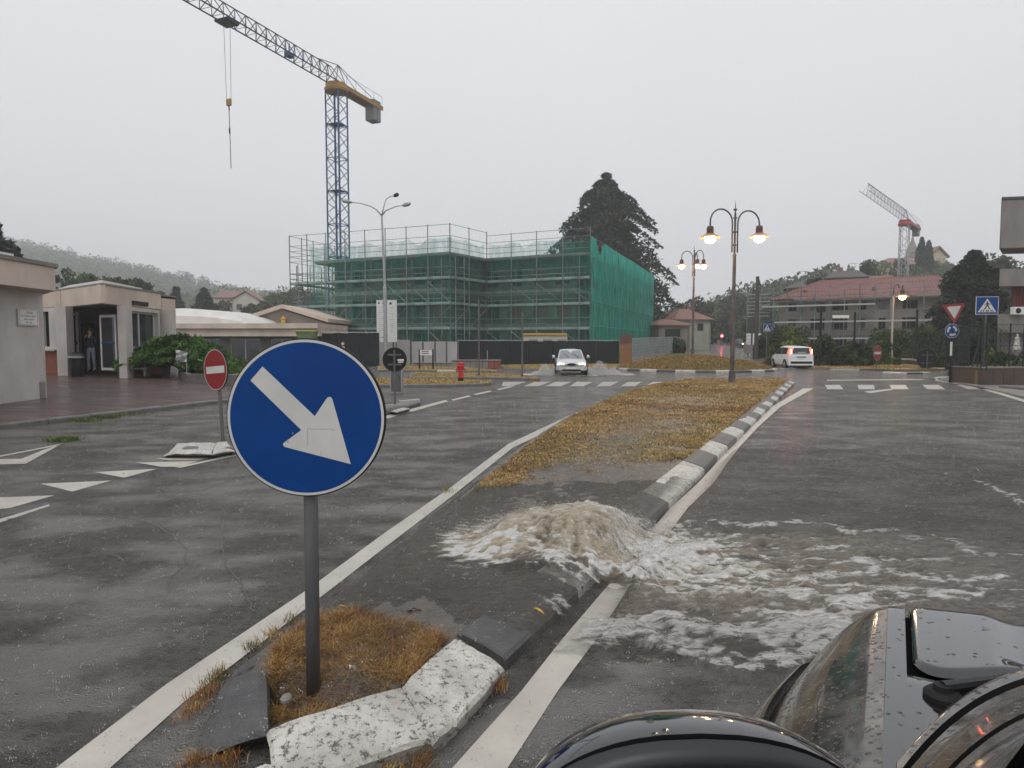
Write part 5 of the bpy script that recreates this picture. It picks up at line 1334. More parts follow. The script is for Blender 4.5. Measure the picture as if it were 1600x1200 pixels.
# canopy: three faces
cpn = [(XA(62, 28, 540), 28.0), (XA(98, 27.6, 540), 27.6), (XA(161, 24.8, 540), 24.8), (XA(253.5, 29.5, 540), 29.5), (XA(254, 31, 540), 31.0), (XA(276, 32, 540), 32.0), (XA(276, 36, 540), 36.0), (-26, 36), (-26, 29)]
for i in range(6):
    p_, q_ = cpn[i], cpn[i + 1]
    mb = MB(); dx, dy = q_[0] - p_[0], q_[1] - p_[1]; l_ = math.hypot(dx, dy); nx, ny = dy / l_, -dx / l_; g_ = .012
    ux, uy = dx / l_ * g_, dy / l_ * g_
    mb.prism([(p_[0] + ux, p_[1] + uy), (q_[0] - ux, q_[1] - uy), (q_[0] - ux - nx * .15, q_[1] - uy - ny * .15), (p_[0] + ux - nx * .15, p_[1] + uy - ny * .15)], 3.20 if i < 4 else 3.15, 3.88 if i < 4 else 3.8)
    mb.build('fascia_panel', M['fascia'], b2)
mb = MB(); mb.prism([(x * 1.0 - .08, y + .1) for x, y in cpn], 3.17, 3.72); mb.build('canopy', M['concrete_dark'], b2)
cpo = [(x + .04, y - .04) for x, y in cpn]
mb = MB(); mb.prism(cpo, 3.885, 3.95); mb.build('coping', M['concrete_dark'], b2)
mb = MB(); mb.prism([(-18.9, 28.6), (-16.0, 26.2), (-16.6, 30.0), (-18.4, 34.0), (-24, 34.0)], 3.96, 4.18); mb.build('roof', M['membrane'], b2)
t = thing('name_sign', (XA(213, 27.5, 475), 27.3, ZA(475, 27.5)), 'small black strip sign on the beige canopy face', 'sign')
d_ = Vector((cpn[3][0] - cpn[2][0], cpn[3][1] - cpn[2][1], 0)).normalized()
pt_ = Vector((cpn[2][0], cpn[2][1], 0)) + d_ * (Vector((cpn[3][0] - cpn[2][0], cpn[3][1] - cpn[2][1], 0)).length * .60)
t.location = (pt_.x + d_.y * .04, pt_.y - d_.x * .04, ZA(474.5, pt_.y)); t.rotation_euler = (0, 0, math.atan2(d_.y, d_.x))
mb = MB(); mb.box((0, 0, 0), (1.25, .05, .17)); sgp = mb.build('plate', M['black'], t, world=False)
mb = MB()
for k in range(16): mb.box((-.52 + k * .069, -.027, .0), (.012, .004, .07)); mb.box((-.50 + k * .069, -.027, .03 * (k % 3 - 1)), (.035, .0042, .012))
mb.build('lettering', M['post_grey'], sgp, world=False)
# poster on inner wall
M['poster'] = mat('dark_red_poster', (0.10, 0.02, 0.02), 0.5, col2=(0.02, 0.015, 0.02), scale=4, cmin=.48, cmax=.52)
Y = 29.8; mb = MB(); x0, x1 = XA(127, Y, 540), XA(149, Y, 540); t = thing('wall_poster', ((x0 + x1) / 2, Y, ZA(520, Y)), 'dark red patterned poster on the inner wall between the doors', 'poster')
mb.box((0, 0, 0), (x1 - x0, .03, .85)); mb.build('print', M['poster'], t, world=False)
# litter bin and the bag on it
Y = 25.6; x = XA(119, Y, 560); t = thing('litter_bin', (x, Y, zg + .02), 'black litter bin standing before the left glass door', 'bin')
mb = MB(); mb.lathe([(.20, 0), (.24, .3), (.25, .72), (.27, .74), (.27, .78), (.22, .8)], (0, 0, 0), 18); mb.build('body', M['black'], t, world=False)
mb = MB(); mb.lathe([(.27, .80), (.29, .83), (.20, .92), (.05, .96), (.001, .96)], (0, 0, 0), 18); mb.build('lid', M['rubber'], t, world=False)
mb = MB(); mb.lathe([(.255, .72), (.285, .74), (.275, .86), (.24, .84)], (0, 0, 0), 14); mb.build('bag_rim', M['galv'], t, world=False)

# --- person in the doorway
M['skin'] = mat('skin', (0.45, 0.27, 0.2), 0.6); M['navy'] = mat('dark_navy_top', (0.018, 0.02, 0.035), 0.85); M['jeans'] = mat('faded_jeans', (0.16, 0.20, 0.28), 0.85, col2=(0.26, 0.30, 0.38), scale=6); M['hair'] = mat('dark_hair', (0.02, 0.015, 0.012), 0.7); M['shoe'] = mat('shoe', (0.12, 0.11, 0.10), 0.6)
def person():
    Y = 27.2; x = XA(143, Y, 560); z0 = ZA(581, Y)
    t = thing('person', (x, Y, z0), 'person in a dark navy top and faded jeans standing in the doorway, hands raised', 'person')
    J = {}; vs, es, rad = [], [], []
    def v(n, p, r_): J[n] = len(vs); vs.append(p); rad.append(r_)
    def e_(a, b): es.append((J[a], J[b]))
    v('pel', (0, 0, .95), (.16, .11)); v('waist', (0, 0, 1.10), (.145, .10)); v('chest', (0, 0, 1.30), (.165, .115)); v('neckb', (0, .0, 1.45), (.07, .06)); v('neck', (0, -.01, 1.52), (.052, .052)); v('head', (0, -.02, 1.62), (.078, .095)); v('top', (0, -.01, 1.72), (.07, .085))
    for a, b in (('pel', 'waist'), ('waist', 'chest'), ('chest', 'neckb'), ('neckb', 'neck'), ('neck', 'head'), ('head', 'top')): e_(a, b)
    for s_, n in ((-1, 'l'), (1, 'r')):
        v('hip' + n, (s_ * .09, 0, .88), (.095, .10)); v('kn' + n, (s_ * .11, -.02, .49), (.065, .065)); v('an' + n, (s_ * .12, .01, .09), (.045, .05)); v('toe' + n, (s_ * .14, -.17, .03), (.04, .03))
        e_('pel', 'hip' + n); e_('hip' + n, 'kn' + n); e_('kn' + n, 'an' + n); e_('an' + n, 'toe' + n)
        v('sh' + n, (s_ * .18, 0, 1.40), (.06, .06)); v('el' + n, (s_ * .27, -.08, 1.16), (.047, .047)); v('wr' + n, (s_ * .10, -.24, 1.38), (.03, .03)); v('ha' + n, (s_ * .055, -.22, 1.46), (.032, .022))
        e_('chest', 'sh' + n); e_('sh' + n, 'el' + n); e_('el' + n, 'wr' + n); e_('wr' + n, 'ha' + n)
        for k in range(4):
            v('f%d' % k + n, (s_ * (.050 - .0), -.235 + k * .016, 1.50 + .01 * (k in (1, 2))), (.008, .008)); v('g%d' % k + n, (s_ * .035, -.215 + k * .016, 1.535 + .008 * (k in (1, 2))), (.007, .007)); e_('ha' + n, 'f%d' % k + n); e_('f%d' % k + n, 'g%d' % k + n)
        v('th' + n, (s_ * .03, -.215, 1.475), (.009, .009)); e_('ha' + n, 'th' + n)
    me = bpy.data.meshes.new('person_skeleton'); me.from_pydata(vs, es, [])
    tmp = bpy.data.objects.new('person_tmp', me); C.objects.link(tmp)
    md = tmp.modifiers.new('s', 'SKIN'); sk = me.skin_vertices[0].data
    for i, r_ in enumerate(rad): sk[i].radius = r_
    sk[0].use_root = True
    s2 = tmp.modifiers.new('d', 'SUBSURF'); s2.levels = 1; s2.render_levels = 1
    dg = bpy.context.evaluated_depsgraph_get(); ev = tmp.evaluated_get(dg)
    me2 = bpy.data.meshes.new_from_object(ev); bpy.data.objects.remove(tmp)
    me2.materials.clear()
    o = link('body', me2, [M['skin'], M['navy'], M['jeans'], M['shoe']], t, True)
    for p in me2.polygons:
        c = p.center; p.material_index = 3 if c.z < .10 else 2 if c.z < 1.0 else (0 if (c.z > 1.485 or (c.y < -.19 and c.z > 1.39)) else 1)
    mb = MB(); rings = []
    for i in range(7):
        a = math.pi * .62 * i / 6; rings.append([(.098 * math.sin(a) * math.cos(b) if i else .002 * math.cos(b), -.005 + .11 * math.sin(a) * math.sin(b) + .01 + .02 * i / 6, 1.665 + .105 * math.cos(a)) for b in np.linspace(0, 2 * np.pi, 14, endpoint=False)])
    mb.loft(rings, cap=True); mb.build('hair', M['hair'], t, world=False, sm=True)
    for s_ in (-1, 1):
        mb = MB(); mb.lathe([(.001, -.012), (.012, 0), (.001, .006)], (s_ * .033, -.112, 1.635), 8, 'y'); mb.build('eye', M['black'], t, world=False)
        mb = MB(); mb.lathe([(.004, -.01), (.018, 0), (.022, .03), (.008, .05)], (s_ * .083, -.02, 1.60), 8); mb.build('ear', M['skin'], t, world=False)
    mb = MB(); mb.tube([(0, -.105, 1.63), (0, -.135, 1.595), (0, -.11, 1.585)], [.008, .014, .01], 6); mb.build('nose', M['skin'], t, world=False)
person()

# --- sheds and halls behind, left of centre
b3 = thing('low_hall', (-22, 47, 0), 'long low beige hall with a white vaulted roof beside the juniper bush', 'building')
Yh = 47.0
def X3(px): return XA(px, Yh, 520)
mb = MB(); mb.prism([(X3(255) - 6, Yh + .3), (X3(500), Yh - .6), (X3(500), Yh + 8), (X3(255) - 6, Yh + 9)], 2.72, 3.08); mb.build('upper_fascia', M['fascia'], b3)
mb = MB(); mb.prism([(X3(255) - 6, Yh + .55), (X3(500), Yh - .35), (X3(500), Yh + 8), (X3(255) - 6, Yh + 9)], 2.18, 2.70); mb.build('lower_fascia', M['fascia'], b3)
wall(b3, (X3(262) - 5, Yh + 1.4), (X3(500), Yh + .5), 0, 2.2, [(7.0, 8.3, .5, 2.0, 'glass_dark', 1), (9.0, 11.2, .1, 2.0, 'glass_dark', 2), (12.0, 13.6, .5, 2.0, 'glass_dark', 2), (14.1, 15.6, .6, 2.0, 'glass_dark', 1)], M['site_wall'], depth=.15)
mb = MB(); rings = []
for k in range(17):
    u = k / 16; x = X3(250) - 3 + (X3(377) - X3(250) + 3) * u
    zt = 3.1 + 1.12 * (math.sin(math.pi * (0.12 + .88 * u)) ** .7 if u < .999 else 0)
    rings.append([(x, Yh + .8, 3.08), (x, Yh + .8, zt * .5 + 1.54), (x, Yh + 1.6, zt), (x, Yh + 9, zt + .1), (x, Yh + 10, 3.08)])
mb.loft(rings, close=False); mb.build('vaulted_roof', M['membrane'], b3, sm=False)
b4 = thing('gabled_hall', (-20, 56, 0), 'beige hall with a shallow gable facing the junction, left of the scaffolded building', 'building')
Yg = 55.0
gp = [(365, 508), (440, 483.5), (510, 505), (510, 520), (365, 520)]
mb = MB(); fr_ = [P(a, b, Yg) for a, b in gp]; mb.add([tuple(p) for p in fr_] + [(p.x, p.y + 12, p.z) for p in fr_], [(4, 3, 2, 1, 0), (0, 1, 6, 5), (1, 2, 7, 6), (2, 3, 8, 7), (4, 0, 5, 9)]); mb.build('gable_wall', M['old_wall'], b4)
for a, b in (((360, 508), (440, 481.5)), ((440, 481.5), (512, 503.5))):
    p_, q_ = P(a[0], a[1], Yg - .5), P(b[0], b[1], Yg - .5); n_ = Vector((0, 0, .32))
    mb = MB(); mb.add([tuple(v_) for v_ in (p_, q_, q_ + n_, p_ + n_)] + [(v_.x, v_.y + 13, v_.z) for v_ in (p_, q_, q_ + n_, p_ + n_)], [(0, 1, 2, 3), (3, 2, 6, 7), (7, 6, 5, 4), (0, 3, 7, 4), (1, 5, 6, 2), (0, 4, 5, 1)]); mb.build('roof_slope', M['fascia'], b4)
mb = MB(); p_ = P(443, 503, Yg - .3); mb.lathe([(.2, 0), (.2, .5), (.26, .55), (.02, .8)], tuple(p_ - Vector((0, 0, .3))), 10); mb.build('chimney_pot', M['leaf_yellow'], b4)
# yellow-green skip behind the blue sign
t = thing('skip_container', (XA(480, 44, 525), 44, 0), 'yellow and green skip on props rising behind the blue sign', 'skip')
M['skip'] = mat('skip_green', (0.20, 0.28, 0.10), 0.6, col2=(0.10, 0.20, 0.12), scale=2); M['skip_y'] = mat('skip_yellow', (0.5, 0.42, 0.08), 0.6)
z0, z1 = ZA(531, 44), ZA(518, 44)
mb = MB(); mb.add([(-.45, -.4, z0), (.45, -.4, z0), (.45, .4, z0), (-.45, .4, z0), (-.62, -.55, z1), (.62, -.55, z1), (.62, .55, z1), (-.62, .55, z1)], [(3, 2, 1, 0), (0, 1, 5, 4), (1, 2, 6, 5), (2, 3, 7, 6), (3, 0, 4, 7), (4, 5, 6, 7)]); mb.build('tub', M['skip'], t, world=False)
mb = MB(); mb.box((0, 0, z1 + .03), (1.4, 1.25, .07)); mb.build('rim', M['skip_y'], t, world=False)
mb = MB()
for sx in (-1, 1):
    for sy in (-1, 1): mb.box((sx * .4, sy * .35, z0 / 2), (.06, .06, z0))
mb.build('prop_frame', M['galv'], t, world=False)
# planter with stake sign
t = thing('planter_wall', (-11, 24, 0), 'low angular concrete planter edge in front of the juniper bush', 'planter')
pa = [G(279, 590, .45), G(300, 584, .45), G(372, 573, .45)]
pc = [(279, 591), (292, 597), (372, 599), (470, 598)]
pb = [G(a, b, .30) for a, b in pc]
for i in range(len(pb) - 1):
    p_, q_ = pb[i], pb[i + 1]; d_ = (q_ - p_).normalized(); n_ = Vector((-d_.y, d_.x, 0))
    mb = MB(); pts = [p_, q_, q_ + n_ * .2, p_ + n_ * .2]; mb.prism([(a.x, a.y) for a in pts], .0, .60); mb.build('edge_block', M['kerb_grey'], t)
p_, q_ = pb[0] + Vector((0, 0, 0)), Vector((pb[0].x + 1.5, pb[0].y + 4.5, 0)); mb = MB(); mb.prism([(p_.x, p_.y), (p_.x + .2, p_.y), (q_.x + .2, q_.y), (q_.x, q_.y)], 0, .62); mb.build('edge_block', M['kerb_grey'], t)
mb = MB(); mb.prism([(pb[0].x + .2, pb[0].y + .2), (pb[1].x, pb[1].y + .2), (pb[3].x, pb[3].y + .2), (pb[3].x + .5, pb[3].y + 9), (pb[0].x + 1.5, pb[0].y + 9)], 0, .5); mb.build('soil', M['verge'], t)
g = Vector((XA(292, 25, 585), 25, .4))
t = thing('stake_sign', tuple(g), 'crumpled silver plate on a thin stake before the juniper bush', 'sign')
mb = MB(); mb.tube([(0, 0, 0), (0, 0, .95)], .015, 6); mb.build('stake', M['galv'], t, world=False)
mb = MB(); vs_, fs_ = [], []
for i in range(6):
    for j in range(6): vs_.append((-.38 + .42 * i / 5 + random.uniform(-.02, .02), -.03 + random.uniform(-.03, .03), .62 + .42 * j / 5 + random.uniform(-.02, .02)))
for i in range(5):
    for j in range(5): fs_.append((i * 6 + j, i * 6 + 6 + j, i * 6 + 7 + j, i * 6 + 1 + j))
mb.add(vs_, fs_); mb.build('plate', M['galv'], t, world=False)
# bench by the brick sill
t = thing('low_bench', (XA(207, 25.8, 575), 25.9, zg + .04), 'low dark bench under the right window', 'bench')
mb = MB(); mb.box((0, 0, .30), (1.2, .4, .06)); mb.build('seat', M['dark_roof'], t, world=False)
for sx in (-.5, .5): mb = MB(); mb.box((sx, 0, .135), (.08, .34, .27)); mb.build('leg', M['dark_roof'], t, world=False)

# --- the scaffolded building
M['scaf'] = mat('scaffold_steel', (0.26, 0.32, 0.31), 0.5, metal=0.2, col2=(0.07, 0.075, 0.075), scale=0.5)
M['deck'] = mat('scaffold_deck', (0.24, 0.36, 0.32), 0.6, col2=(0.13, 0.20, 0.18), scale=1)
def net_mat(name, col, op, wr):
    m = bpy.data.materials.new(name); m.use_nodes = True; t = m.node_tree; N = t.nodes; K = t.links.new
    b = N['Principled BSDF']; out = N['Material Output']; b.inputs['Roughness'].default_value = .75
    tc = N.new('ShaderNodeTexCoord'); mp = N.new('ShaderNodeMapping'); mp.inputs['Scale'].default_value = (1.6, 1.6, .35); K(tc.outputs['Object'], mp.inputs['Vector'])
    n = N.new('ShaderNodeTexNoise'); n.inputs['Scale'].default_value = 1.3; n.inputs['Detail'].default_value = 6; K(mp.outputs['Vector'], n.inputs['Vector'])
    r_ = N.new('ShaderNodeMapRange'); r_.inputs['From Min'].default_value = .3; r_.inputs['From Max'].default_value = .7; r_.inputs['To Min'].default_value = op - wr; r_.inputs['To Max'].default_value = op + wr
    K(n.outputs['Fac'], r_.inputs['Value'])
    x = N.new('ShaderNodeMix'); x.data_type = 'RGBA'; x.inputs['A'].default_value = (*[c * .7 for c in col], 1); x.inputs['B'].default_value = (*[min(1, c * 1.4) for c in col], 1); K(n.outputs['Fac'], x.inputs['Factor']); K(x.outputs['Result'], b.inputs['Base Color'])
    tl = N.new('ShaderNodeBsdfTranslucent'); K(x.outputs['Result'], tl.inputs['Color'])
    a = N.new('ShaderNodeMixShader'); a.inputs['Fac'].default_value = .45; K(b.outputs['BSDF'], a.inputs[1]); K(tl.outputs['BSDF'], a.inputs[2])
    tr = N.new('ShaderNodeBsdfTransparent'); mx = N.new('ShaderNodeMixShader'); K(r_.outputs['Result'], mx.inputs['Fac']); K(tr.outputs['BSDF'], mx.inputs[1]); K(a.outputs['Shader'], mx.inputs[2]); K(mx.outputs['Shader'], out.inputs['Surface'])
    return m
M['net'] = net_mat('green_debris_net', (0.018, 0.27, 0.205), .33, .18)
M['net2'] = net_mat('dense_green_debris_net', (0.02, 0.50, 0.38), .72, .24)
M['net_edge'] = mat('net_seam', (0.03, 0.42, 0.33), .7)
A_ = Vector((-21.4, 64.7, 0)); B_ = Vector((-5.35, 58.0, 0)); C_ = Vector((-2.35, 62.6, 0)); D_ = Vector((6.75, 58.0, 0)); E_ = Vector((19.4, 92.0, 0)); A2 = A_ + Vector((.36, .93, 0)) * 9
bs = thing('building_under_renovation', (0, 62, 0), 'three storey grey building with a wide flat eave, wrapped in scaffolding and green net', 'building')
def off(p, n, k): return p + n * k
def ndir(p, q): d = (q - p).normalized(); return Vector((d.y, -d.x, 0))
nf1, nr1, nf2, ns = ndir(A_, B_), ndir(B_, C_), ndir(C_, D_), ndir(D_, E_)
K_ = 1.7
def corner(p, n1, n2, k): 
    # point moved inwards by k from both faces
    det = n1.x * n2.y - n1.y * n2.x
    a, b = -k, -k
    return p + Vector(((a * n2.y - b * n1.y) / det, (n1.x * b - n2.x * a) / det, 0))
nl = ndir(A2, A_)
a0, b0, c0, d0 = corner(A_, nl, nf1, K_ + 1.3), corner(B_, nf1, nr1, K_), corner(C_, nr1, nf2, K_), corner(D_, nf2, ns, K_)
e0 = off(E_, ns, -K_) - Vector((.35, .93, 0)) * 1.5; a20 = a0 + Vector((.36, .93, 0)) * 14
def win_row(Ln, n, w_, levels, mats_=None, jit=.0, seed=0):
    rr = random.Random(seed); out = []
    for lv, (v0, v1) in enumerate(levels):
        for i in range(n):
            c = Ln * (i + .5) / n + rr.uniform(-jit, jit)
            out.append((c - w_ / 2, c + w_ / 2, v0, v1, rr.choice(mats_) if mats_ else None, 2))
    return out
lv3 = ((.9, 2.6), (3.9, 5.9), (7.0, 8.7))
for (p_, q_, n_, w_, sd) in ((a0, b0, 7, 1.25, 3), (b0, c0, 1, 1.6, 4), (c0, d0, 4, 1.35, 5), (d0, e0, 11, 1.4, 6)):
    Ln = (q_ - p_).length
    wall(bs, p_, q_, 0, 9.35, win_row(Ln, n_, w_, lv3, ['glass_dark', 'dark', 'dark', 'red_panel', 'red_panel'], .15, sd), M['site_wall'], depth=.35, fm='shutter')
wall(bs, a20, a0, 0, 9.35, [(3, 4.2, .9, 2.6), (3, 4.2, 3.9, 5.9), (3, 4.2, 7.0, 8.7), (8, 9.2, 3.9, 5.9), (8, 9.2, 7.0, 8.7)], M['site_wall'], depth=.3, fm='shutter')
for zb_ in (3.1, 6.35):
    for (p_, q_, nn) in ((a0, b0, nf1), (b0, c0, nr1), (c0, d0, nf2), (d0, e0, ns)):
        mb = MB(); a, b = p_, q_; mb.prism([(a.x + nn.x * .06, a.y + nn.y * .06), (b.x + nn.x * .06, b.y + nn.y * .06), (b.x - nn.x * .1, b.y - nn.y * .1), (a.x - nn.x * .1, a.y - nn.y * .1)], zb_, zb_ + .3); mb.build('string_course', M['concrete'], bs)
ov = -1.35
rf = [corner(a0, nl, nf1, ov), corner(b0, nf1, nr1, ov), corner(c0, nr1, nf2, ov), corner(d0, nf2, ns, ov), off(e0, ns, 1.35), Vector((0, 95, 0)), a20 + nl * 1.3]
mb = MB(); mb.prism([(p.x, p.y) for p in rf], 9.36, 9.62); mb.build('eave_slab', M['concrete_dark'], bs)
mb = MB(); mb.prism([(p.x, p.y) for p in (corner(a0, nl, nf1, .3), corner(b0, nf1, nr1, .3), corner(c0, nr1, nf2, .3), corner(d0, nf2, ns, .3), off(e0, ns, -.3), Vector((0, 93, 0)), a20)], 9.625, 9.8); mb.build('roof', M['dark_roof'], bs)
# red brick bay panels seen through the net
for (px, w_, Y, z0, z1) in ((662, 1.6, 60.5, 3.7, 8.6), (815, 2.6, 62.8, 5.4, 8.0), (838, 1.8, 61.9, 3.8, 5.6)):
    pass
sc_ = thing('scaffolding', (0, 62, 0), 'steel scaffolding with green debris netting wrapped round the renovated building', 'scaffolding')
pole_cache = {}
def s_pole(x, y, z0, z1, r_=.045):
    k = round(z1 - z0, 2)
    if k not in pole_cache:
        mb = MB(); mb.tube([(0, 0, 0), (0, 0, k)], r_, 6)
        o = mb.build('standard', M['scaf'], sc_, world=False); pole_cache[k] = o.data
    else:
        o = bpy.data.objects.new('standard', pole_cache[k]); C.objects.link(o); o.parent = sc_
    o.location = (x - sc_.location.x, y - sc_.location.y, z0)
def seg_bar(p, q, z0, z1, r_, m='scaf', name='ledger'):
    mb = MB(); mb.bar((p.x, p.y, z0), (q.x, q.y, z1), r_, 4); return mb.build(name, M[m], sc_)
LV = (.75, 2.87, 5.04, 7.27)
def face(p, q, nb, ztop, n, diag=True, decks=True, inner=True, nt_=None, ztn=10.9, seed=0, zn0=.4, sagtop=True):
    d = (q - p); Ln = d.length; d /= Ln; rr = random.Random(seed)
    for i in range(nb + 1):
        a = p + d * (Ln * i / nb)
        s_pole(a.x, a.y, 0, ztop)
        if inner and i % 1 == 0: b = a - n * .95; s_pole(b.x, b.y, 0, 9.2)
    for z in LV:
        if decks:
            mb = MB(); a, b = p - n * .06, q - n * .06; c, e_ = q - n * .85, p - n * .85
            mb.prism([(a.x, a.y), (b.x, b.y), (c.x, c.y), (e_.x, e_.y)], z, z + .06); mb.build('deck', M['deck'], sc_)
            mb = MB(); a, b = p + n * .0, q + n * .0; mb.prism([(a.x - n.x * .055, a.y - n.y * .055), (b.x - n.x * .055, b.y - n.y * .055), (b.x - n.x * .03, b.y - n.y * .03), (a.x - n.x * .03, a.y - n.y * .03)], z + .065, z + .24); mb.build('toe_board', M['deck'], sc_)
        for dz in (.55, 1.05): seg_bar(p, q, z + dz, z + dz, .028, name='guard_rail')
        seg_bar(p - n * .95, q - n * .95, z + 1.05, z + 1.05, .022, name='guard_rail')
    zz = [z for z in (9.45, 9.95, 10.45, 10.95, ztop - .08) if z < ztop]
    for z in zz: seg_bar(p, q, z, z, .022, name='guard_rail')
    if diag:
        for j, z in enumerate(LV[:-1]):
            for i in range(nb):
                if rr.random() < .72:
                    a, b = p + d * (Ln * i / nb), p + d * (Ln * (i + 1) / nb)
                    up = (j % 2 == 0)
                    za, zb = (z + .2, z + 2.0) if not up else (z + 2.0, z + .2)
                    seg_bar(a, b, za, zb, .03, name='brace')
    if nt_:
        nu, nv = max(8, int(Ln * 3.2)), 26
        U_, V_ = np.meshgrid(np.linspace(0, 1, nu), np.linspace(0, 1, nv))
        bay = (U_ * nb) % 1.0; lift_ = (V_ * 5) % 1
        bulge = (.05 if nt_ == 'net2' else -.32) + .10 * np.sin(np.pi * bay) * np.sin(np.pi * lift_) + .12 * (fbm(U_ * Ln * 1.2, V_ * 3, seed + 5) - .5)
        top = ztn - (0.35 * np.sin(np.pi * bay) * fbm(np.floor(U_ * nb) * 3.3, U_ * 0 + 2, seed) + .5 * smooth(.62, .8, fbm(U_ * nb * 1.3, U_ * 0 + 7, seed + 9)) if sagtop else 0)
        if nt_ == 'net2': top = top - 1.3 * np.exp(-((U_ * nb - 1.5) / .45) ** 2) - .25 * fbm(U_ * nb, U_ * 0, 3)
        z = zn0 + (top - zn0) * V_
        X = p.x + d.x * Ln * U_ + n.x * bulge; Yv = p.y + d.y * Ln * U_ + n.y * bulge
        grid('debris_net', X - sc_.location.x, Yv - sc_.location.y, z, M[nt_], sc_)
        if nt_ == 'net2':
            for z in (3.2, 5.35, 7.55): seg_bar(p + n * .16, q + n * .16, z, z, .03, 'net_edge', 'net_seam')
N0 = A_ + (B_ - A_) * .12
face(A_, N0, 1, 12.0, nf1, seed=1)
face(N0, B_, 7, 12.0, nf1, nt_='net', seed=2)
face(B_, C_, 2, 12.0, nr1, nt_='net', seed=3)
face(C_, D_, 4, 11.7, nf2, nt_='net', seed=4)
face(D_, E_, 16, 11.0, ns, nt_='net2', ztn=11.05, seed=5, diag=False, sagtop=False)
face(A2, A_, 5, 12.0, nl, seed=6, diag=True)
# ladder tower in the corner
for k in range(14): seg_bar(B_ + Vector((.45, .35, 0)), B_ + Vector((1.15, 1.0, 0)), .8 + k * .55, .8 + k * .55, .02, name='ladder_rung')
for q_ in (B_ + Vector((.45, .35, 0)), B_ + Vector((1.15, 1.0, 0))): s_pole(q_.x, q_.y, 0, 9.2)
# site fence pieces
M['screen'] = mat('dark_screen_sheet', (0.013, 0.016, 0.018), 0.8, spec=.15, col2=(0.022, 0.026, 0.028), scale=0.7, stretch=(1, 1, .4), bump=.6, bscale=3)
def screen(p0, p1, z1, lab, n=10, m='screen', name='screen_fence', posts=True, grp=None):
    t = thing(name, ((p0[0] + p1[0]) / 2, (p0[1] + p1[1]) / 2, 0), lab, 'fence', grp)
    p, q = Vector((*p0, 0)), Vector((*p1, 0)); d = q - p; Ln = d.length; n_ = ndir(p, q)
    for i in range(n):
        a, b = p + d * (i / n), p + d * ((i + 1) / n)
        U_, V_ = np.meshgrid(np.linspace(0.004, .996, 9), np.linspace(0, 1, 6))
        bl = .04 * np.sin(np.pi * U_) * (fbm(U_ * 4 + i * 7, V_ * 3, 5) * 2 - .6)
        X = a.x + (b.x - a.x) * U_ + n_.x * bl; Yv = a.y + (b.y - a.y) * U_ + n_.y * bl; Z = .04 + (z1 - .04 - .05 * np.sin(np.pi * U_) * (V_ > .99)) * V_
        grid('sheet', X - t.location.x, Yv - t.location.y, Z, M[m], t)
    if posts:
        for i in range(n + 1):
            a = p + d * (i / n) - n_ * .08; mb = MB(); mb.tube([(a.x, a.y, 0), (a.x, a.y, z1 + .06)], .03, 6); mb.build('post', M['galv'], t)
        mb = MB(); mb.bar((p.x, p.y, z1 + .03), (q.x, q.y, z1 + .03), .025, 6); mb.build('top_rail', M['galv'], t)
    return t
screen((XA(716, 51), 51.3), (XA(968, 52), 52.3), ZA(532.5, 52), 'long black sheeted screen fence in front of the scaffolding', 7)
screen((XA(488, 46), 47.5), (XA(590, 47), 47.5), ZA(520, 47.5), 'black sheeted screen fence left of the white notice banner', 3)
t = thing('board_fence', (XA(650, 51), 51, 0), 'row of tall pale grey boards between two black screen fences', 'fence')
bw = [(591, 601), (602, 616), (617, 640), (647, 663), (665, 678), (680, 692), (694, 716)]
edges = [589, 601, 615, 642, 661, 680, 698, 716]
M['board'] = mat('pale_grey_board', (0.42, 0.40, 0.39), 0.75, col2=(0.33, 0.315, 0.31), scale=.8, stretch=(1, 1, .3))
for i in range(7):
    x0, x1 = XA(edges[i], 51) + .05, XA(edges[i + 1], 51) - .08; zt = ZA(534 - (3 if i < 3 else 0), 51)
    mb = MB(); mb.box(((x0 + x1) / 2, 51 + .05 * (i % 2), zt / 2), (x1 - x0, .06, zt), bev=.012); mb.build('board', M['board'], t)
    mb = MB(); mb.box((x1 + .065, 51.12, zt / 2), (.1, .1, zt)); mb.build('post', M['post_grey'], t)
# banner on the lamp post
Yb = 49.0; x0, x1 = XA(589, Yb), XA(620.5, Yb); z0, z1 = ZA(534.5, Yb), ZA(469, Yb)
t = thing('site_notice_banner', ((x0 + x1) / 2, Yb, z0), 'tall white construction notice covered in lines of small print, behind the lamp post', 'banner')
W_ = x1 - x0; H_ = z1 - z0
for (a, b) in ((0, .52), (.53, 1)):
    mb = MB(); mb.box((-W_ / 2 + W_ * (a + b) / 2, 0, H_ / 2), (W_ * (b - a), .05, H_)); pn = mb.build('panel', M['white'], t, world=False)
    mb = MB(); rr = random.Random(int(a * 100))
    for k in range(13):
        zz_ = H_ * (.84 - k * .047 - (.0 if a == 0 else .02)); wd = W_ * (b - a) * (.72 if a == 0 else .58) * rr.uniform(.8, 1.0)
        xc = -W_ / 2 + W_ * (a + b) / 2
        n_ = 9; 
        for c in range(n_): mb.box((xc - wd / 2 + wd * (c + .5) / n_, -.028, zz_), (wd / n_ * rr.uniform(.55, .9), .004, .03 if k % 3 else .045))
    mb.build('print_line', M['galv'], pn, world=False)
mb = MB(); mb.box((-W_ * .10, -.03, H_ * .925), (.28, .006, .14)); disc(mb, (W_ * .20, H_ * .92), 0, .09, -.031, 14); mb.box((-W_ * .38, -.03, H_ * .93), (.12, .006, .13)); mb.build('emblem', M['sign_back'], t, world=False)
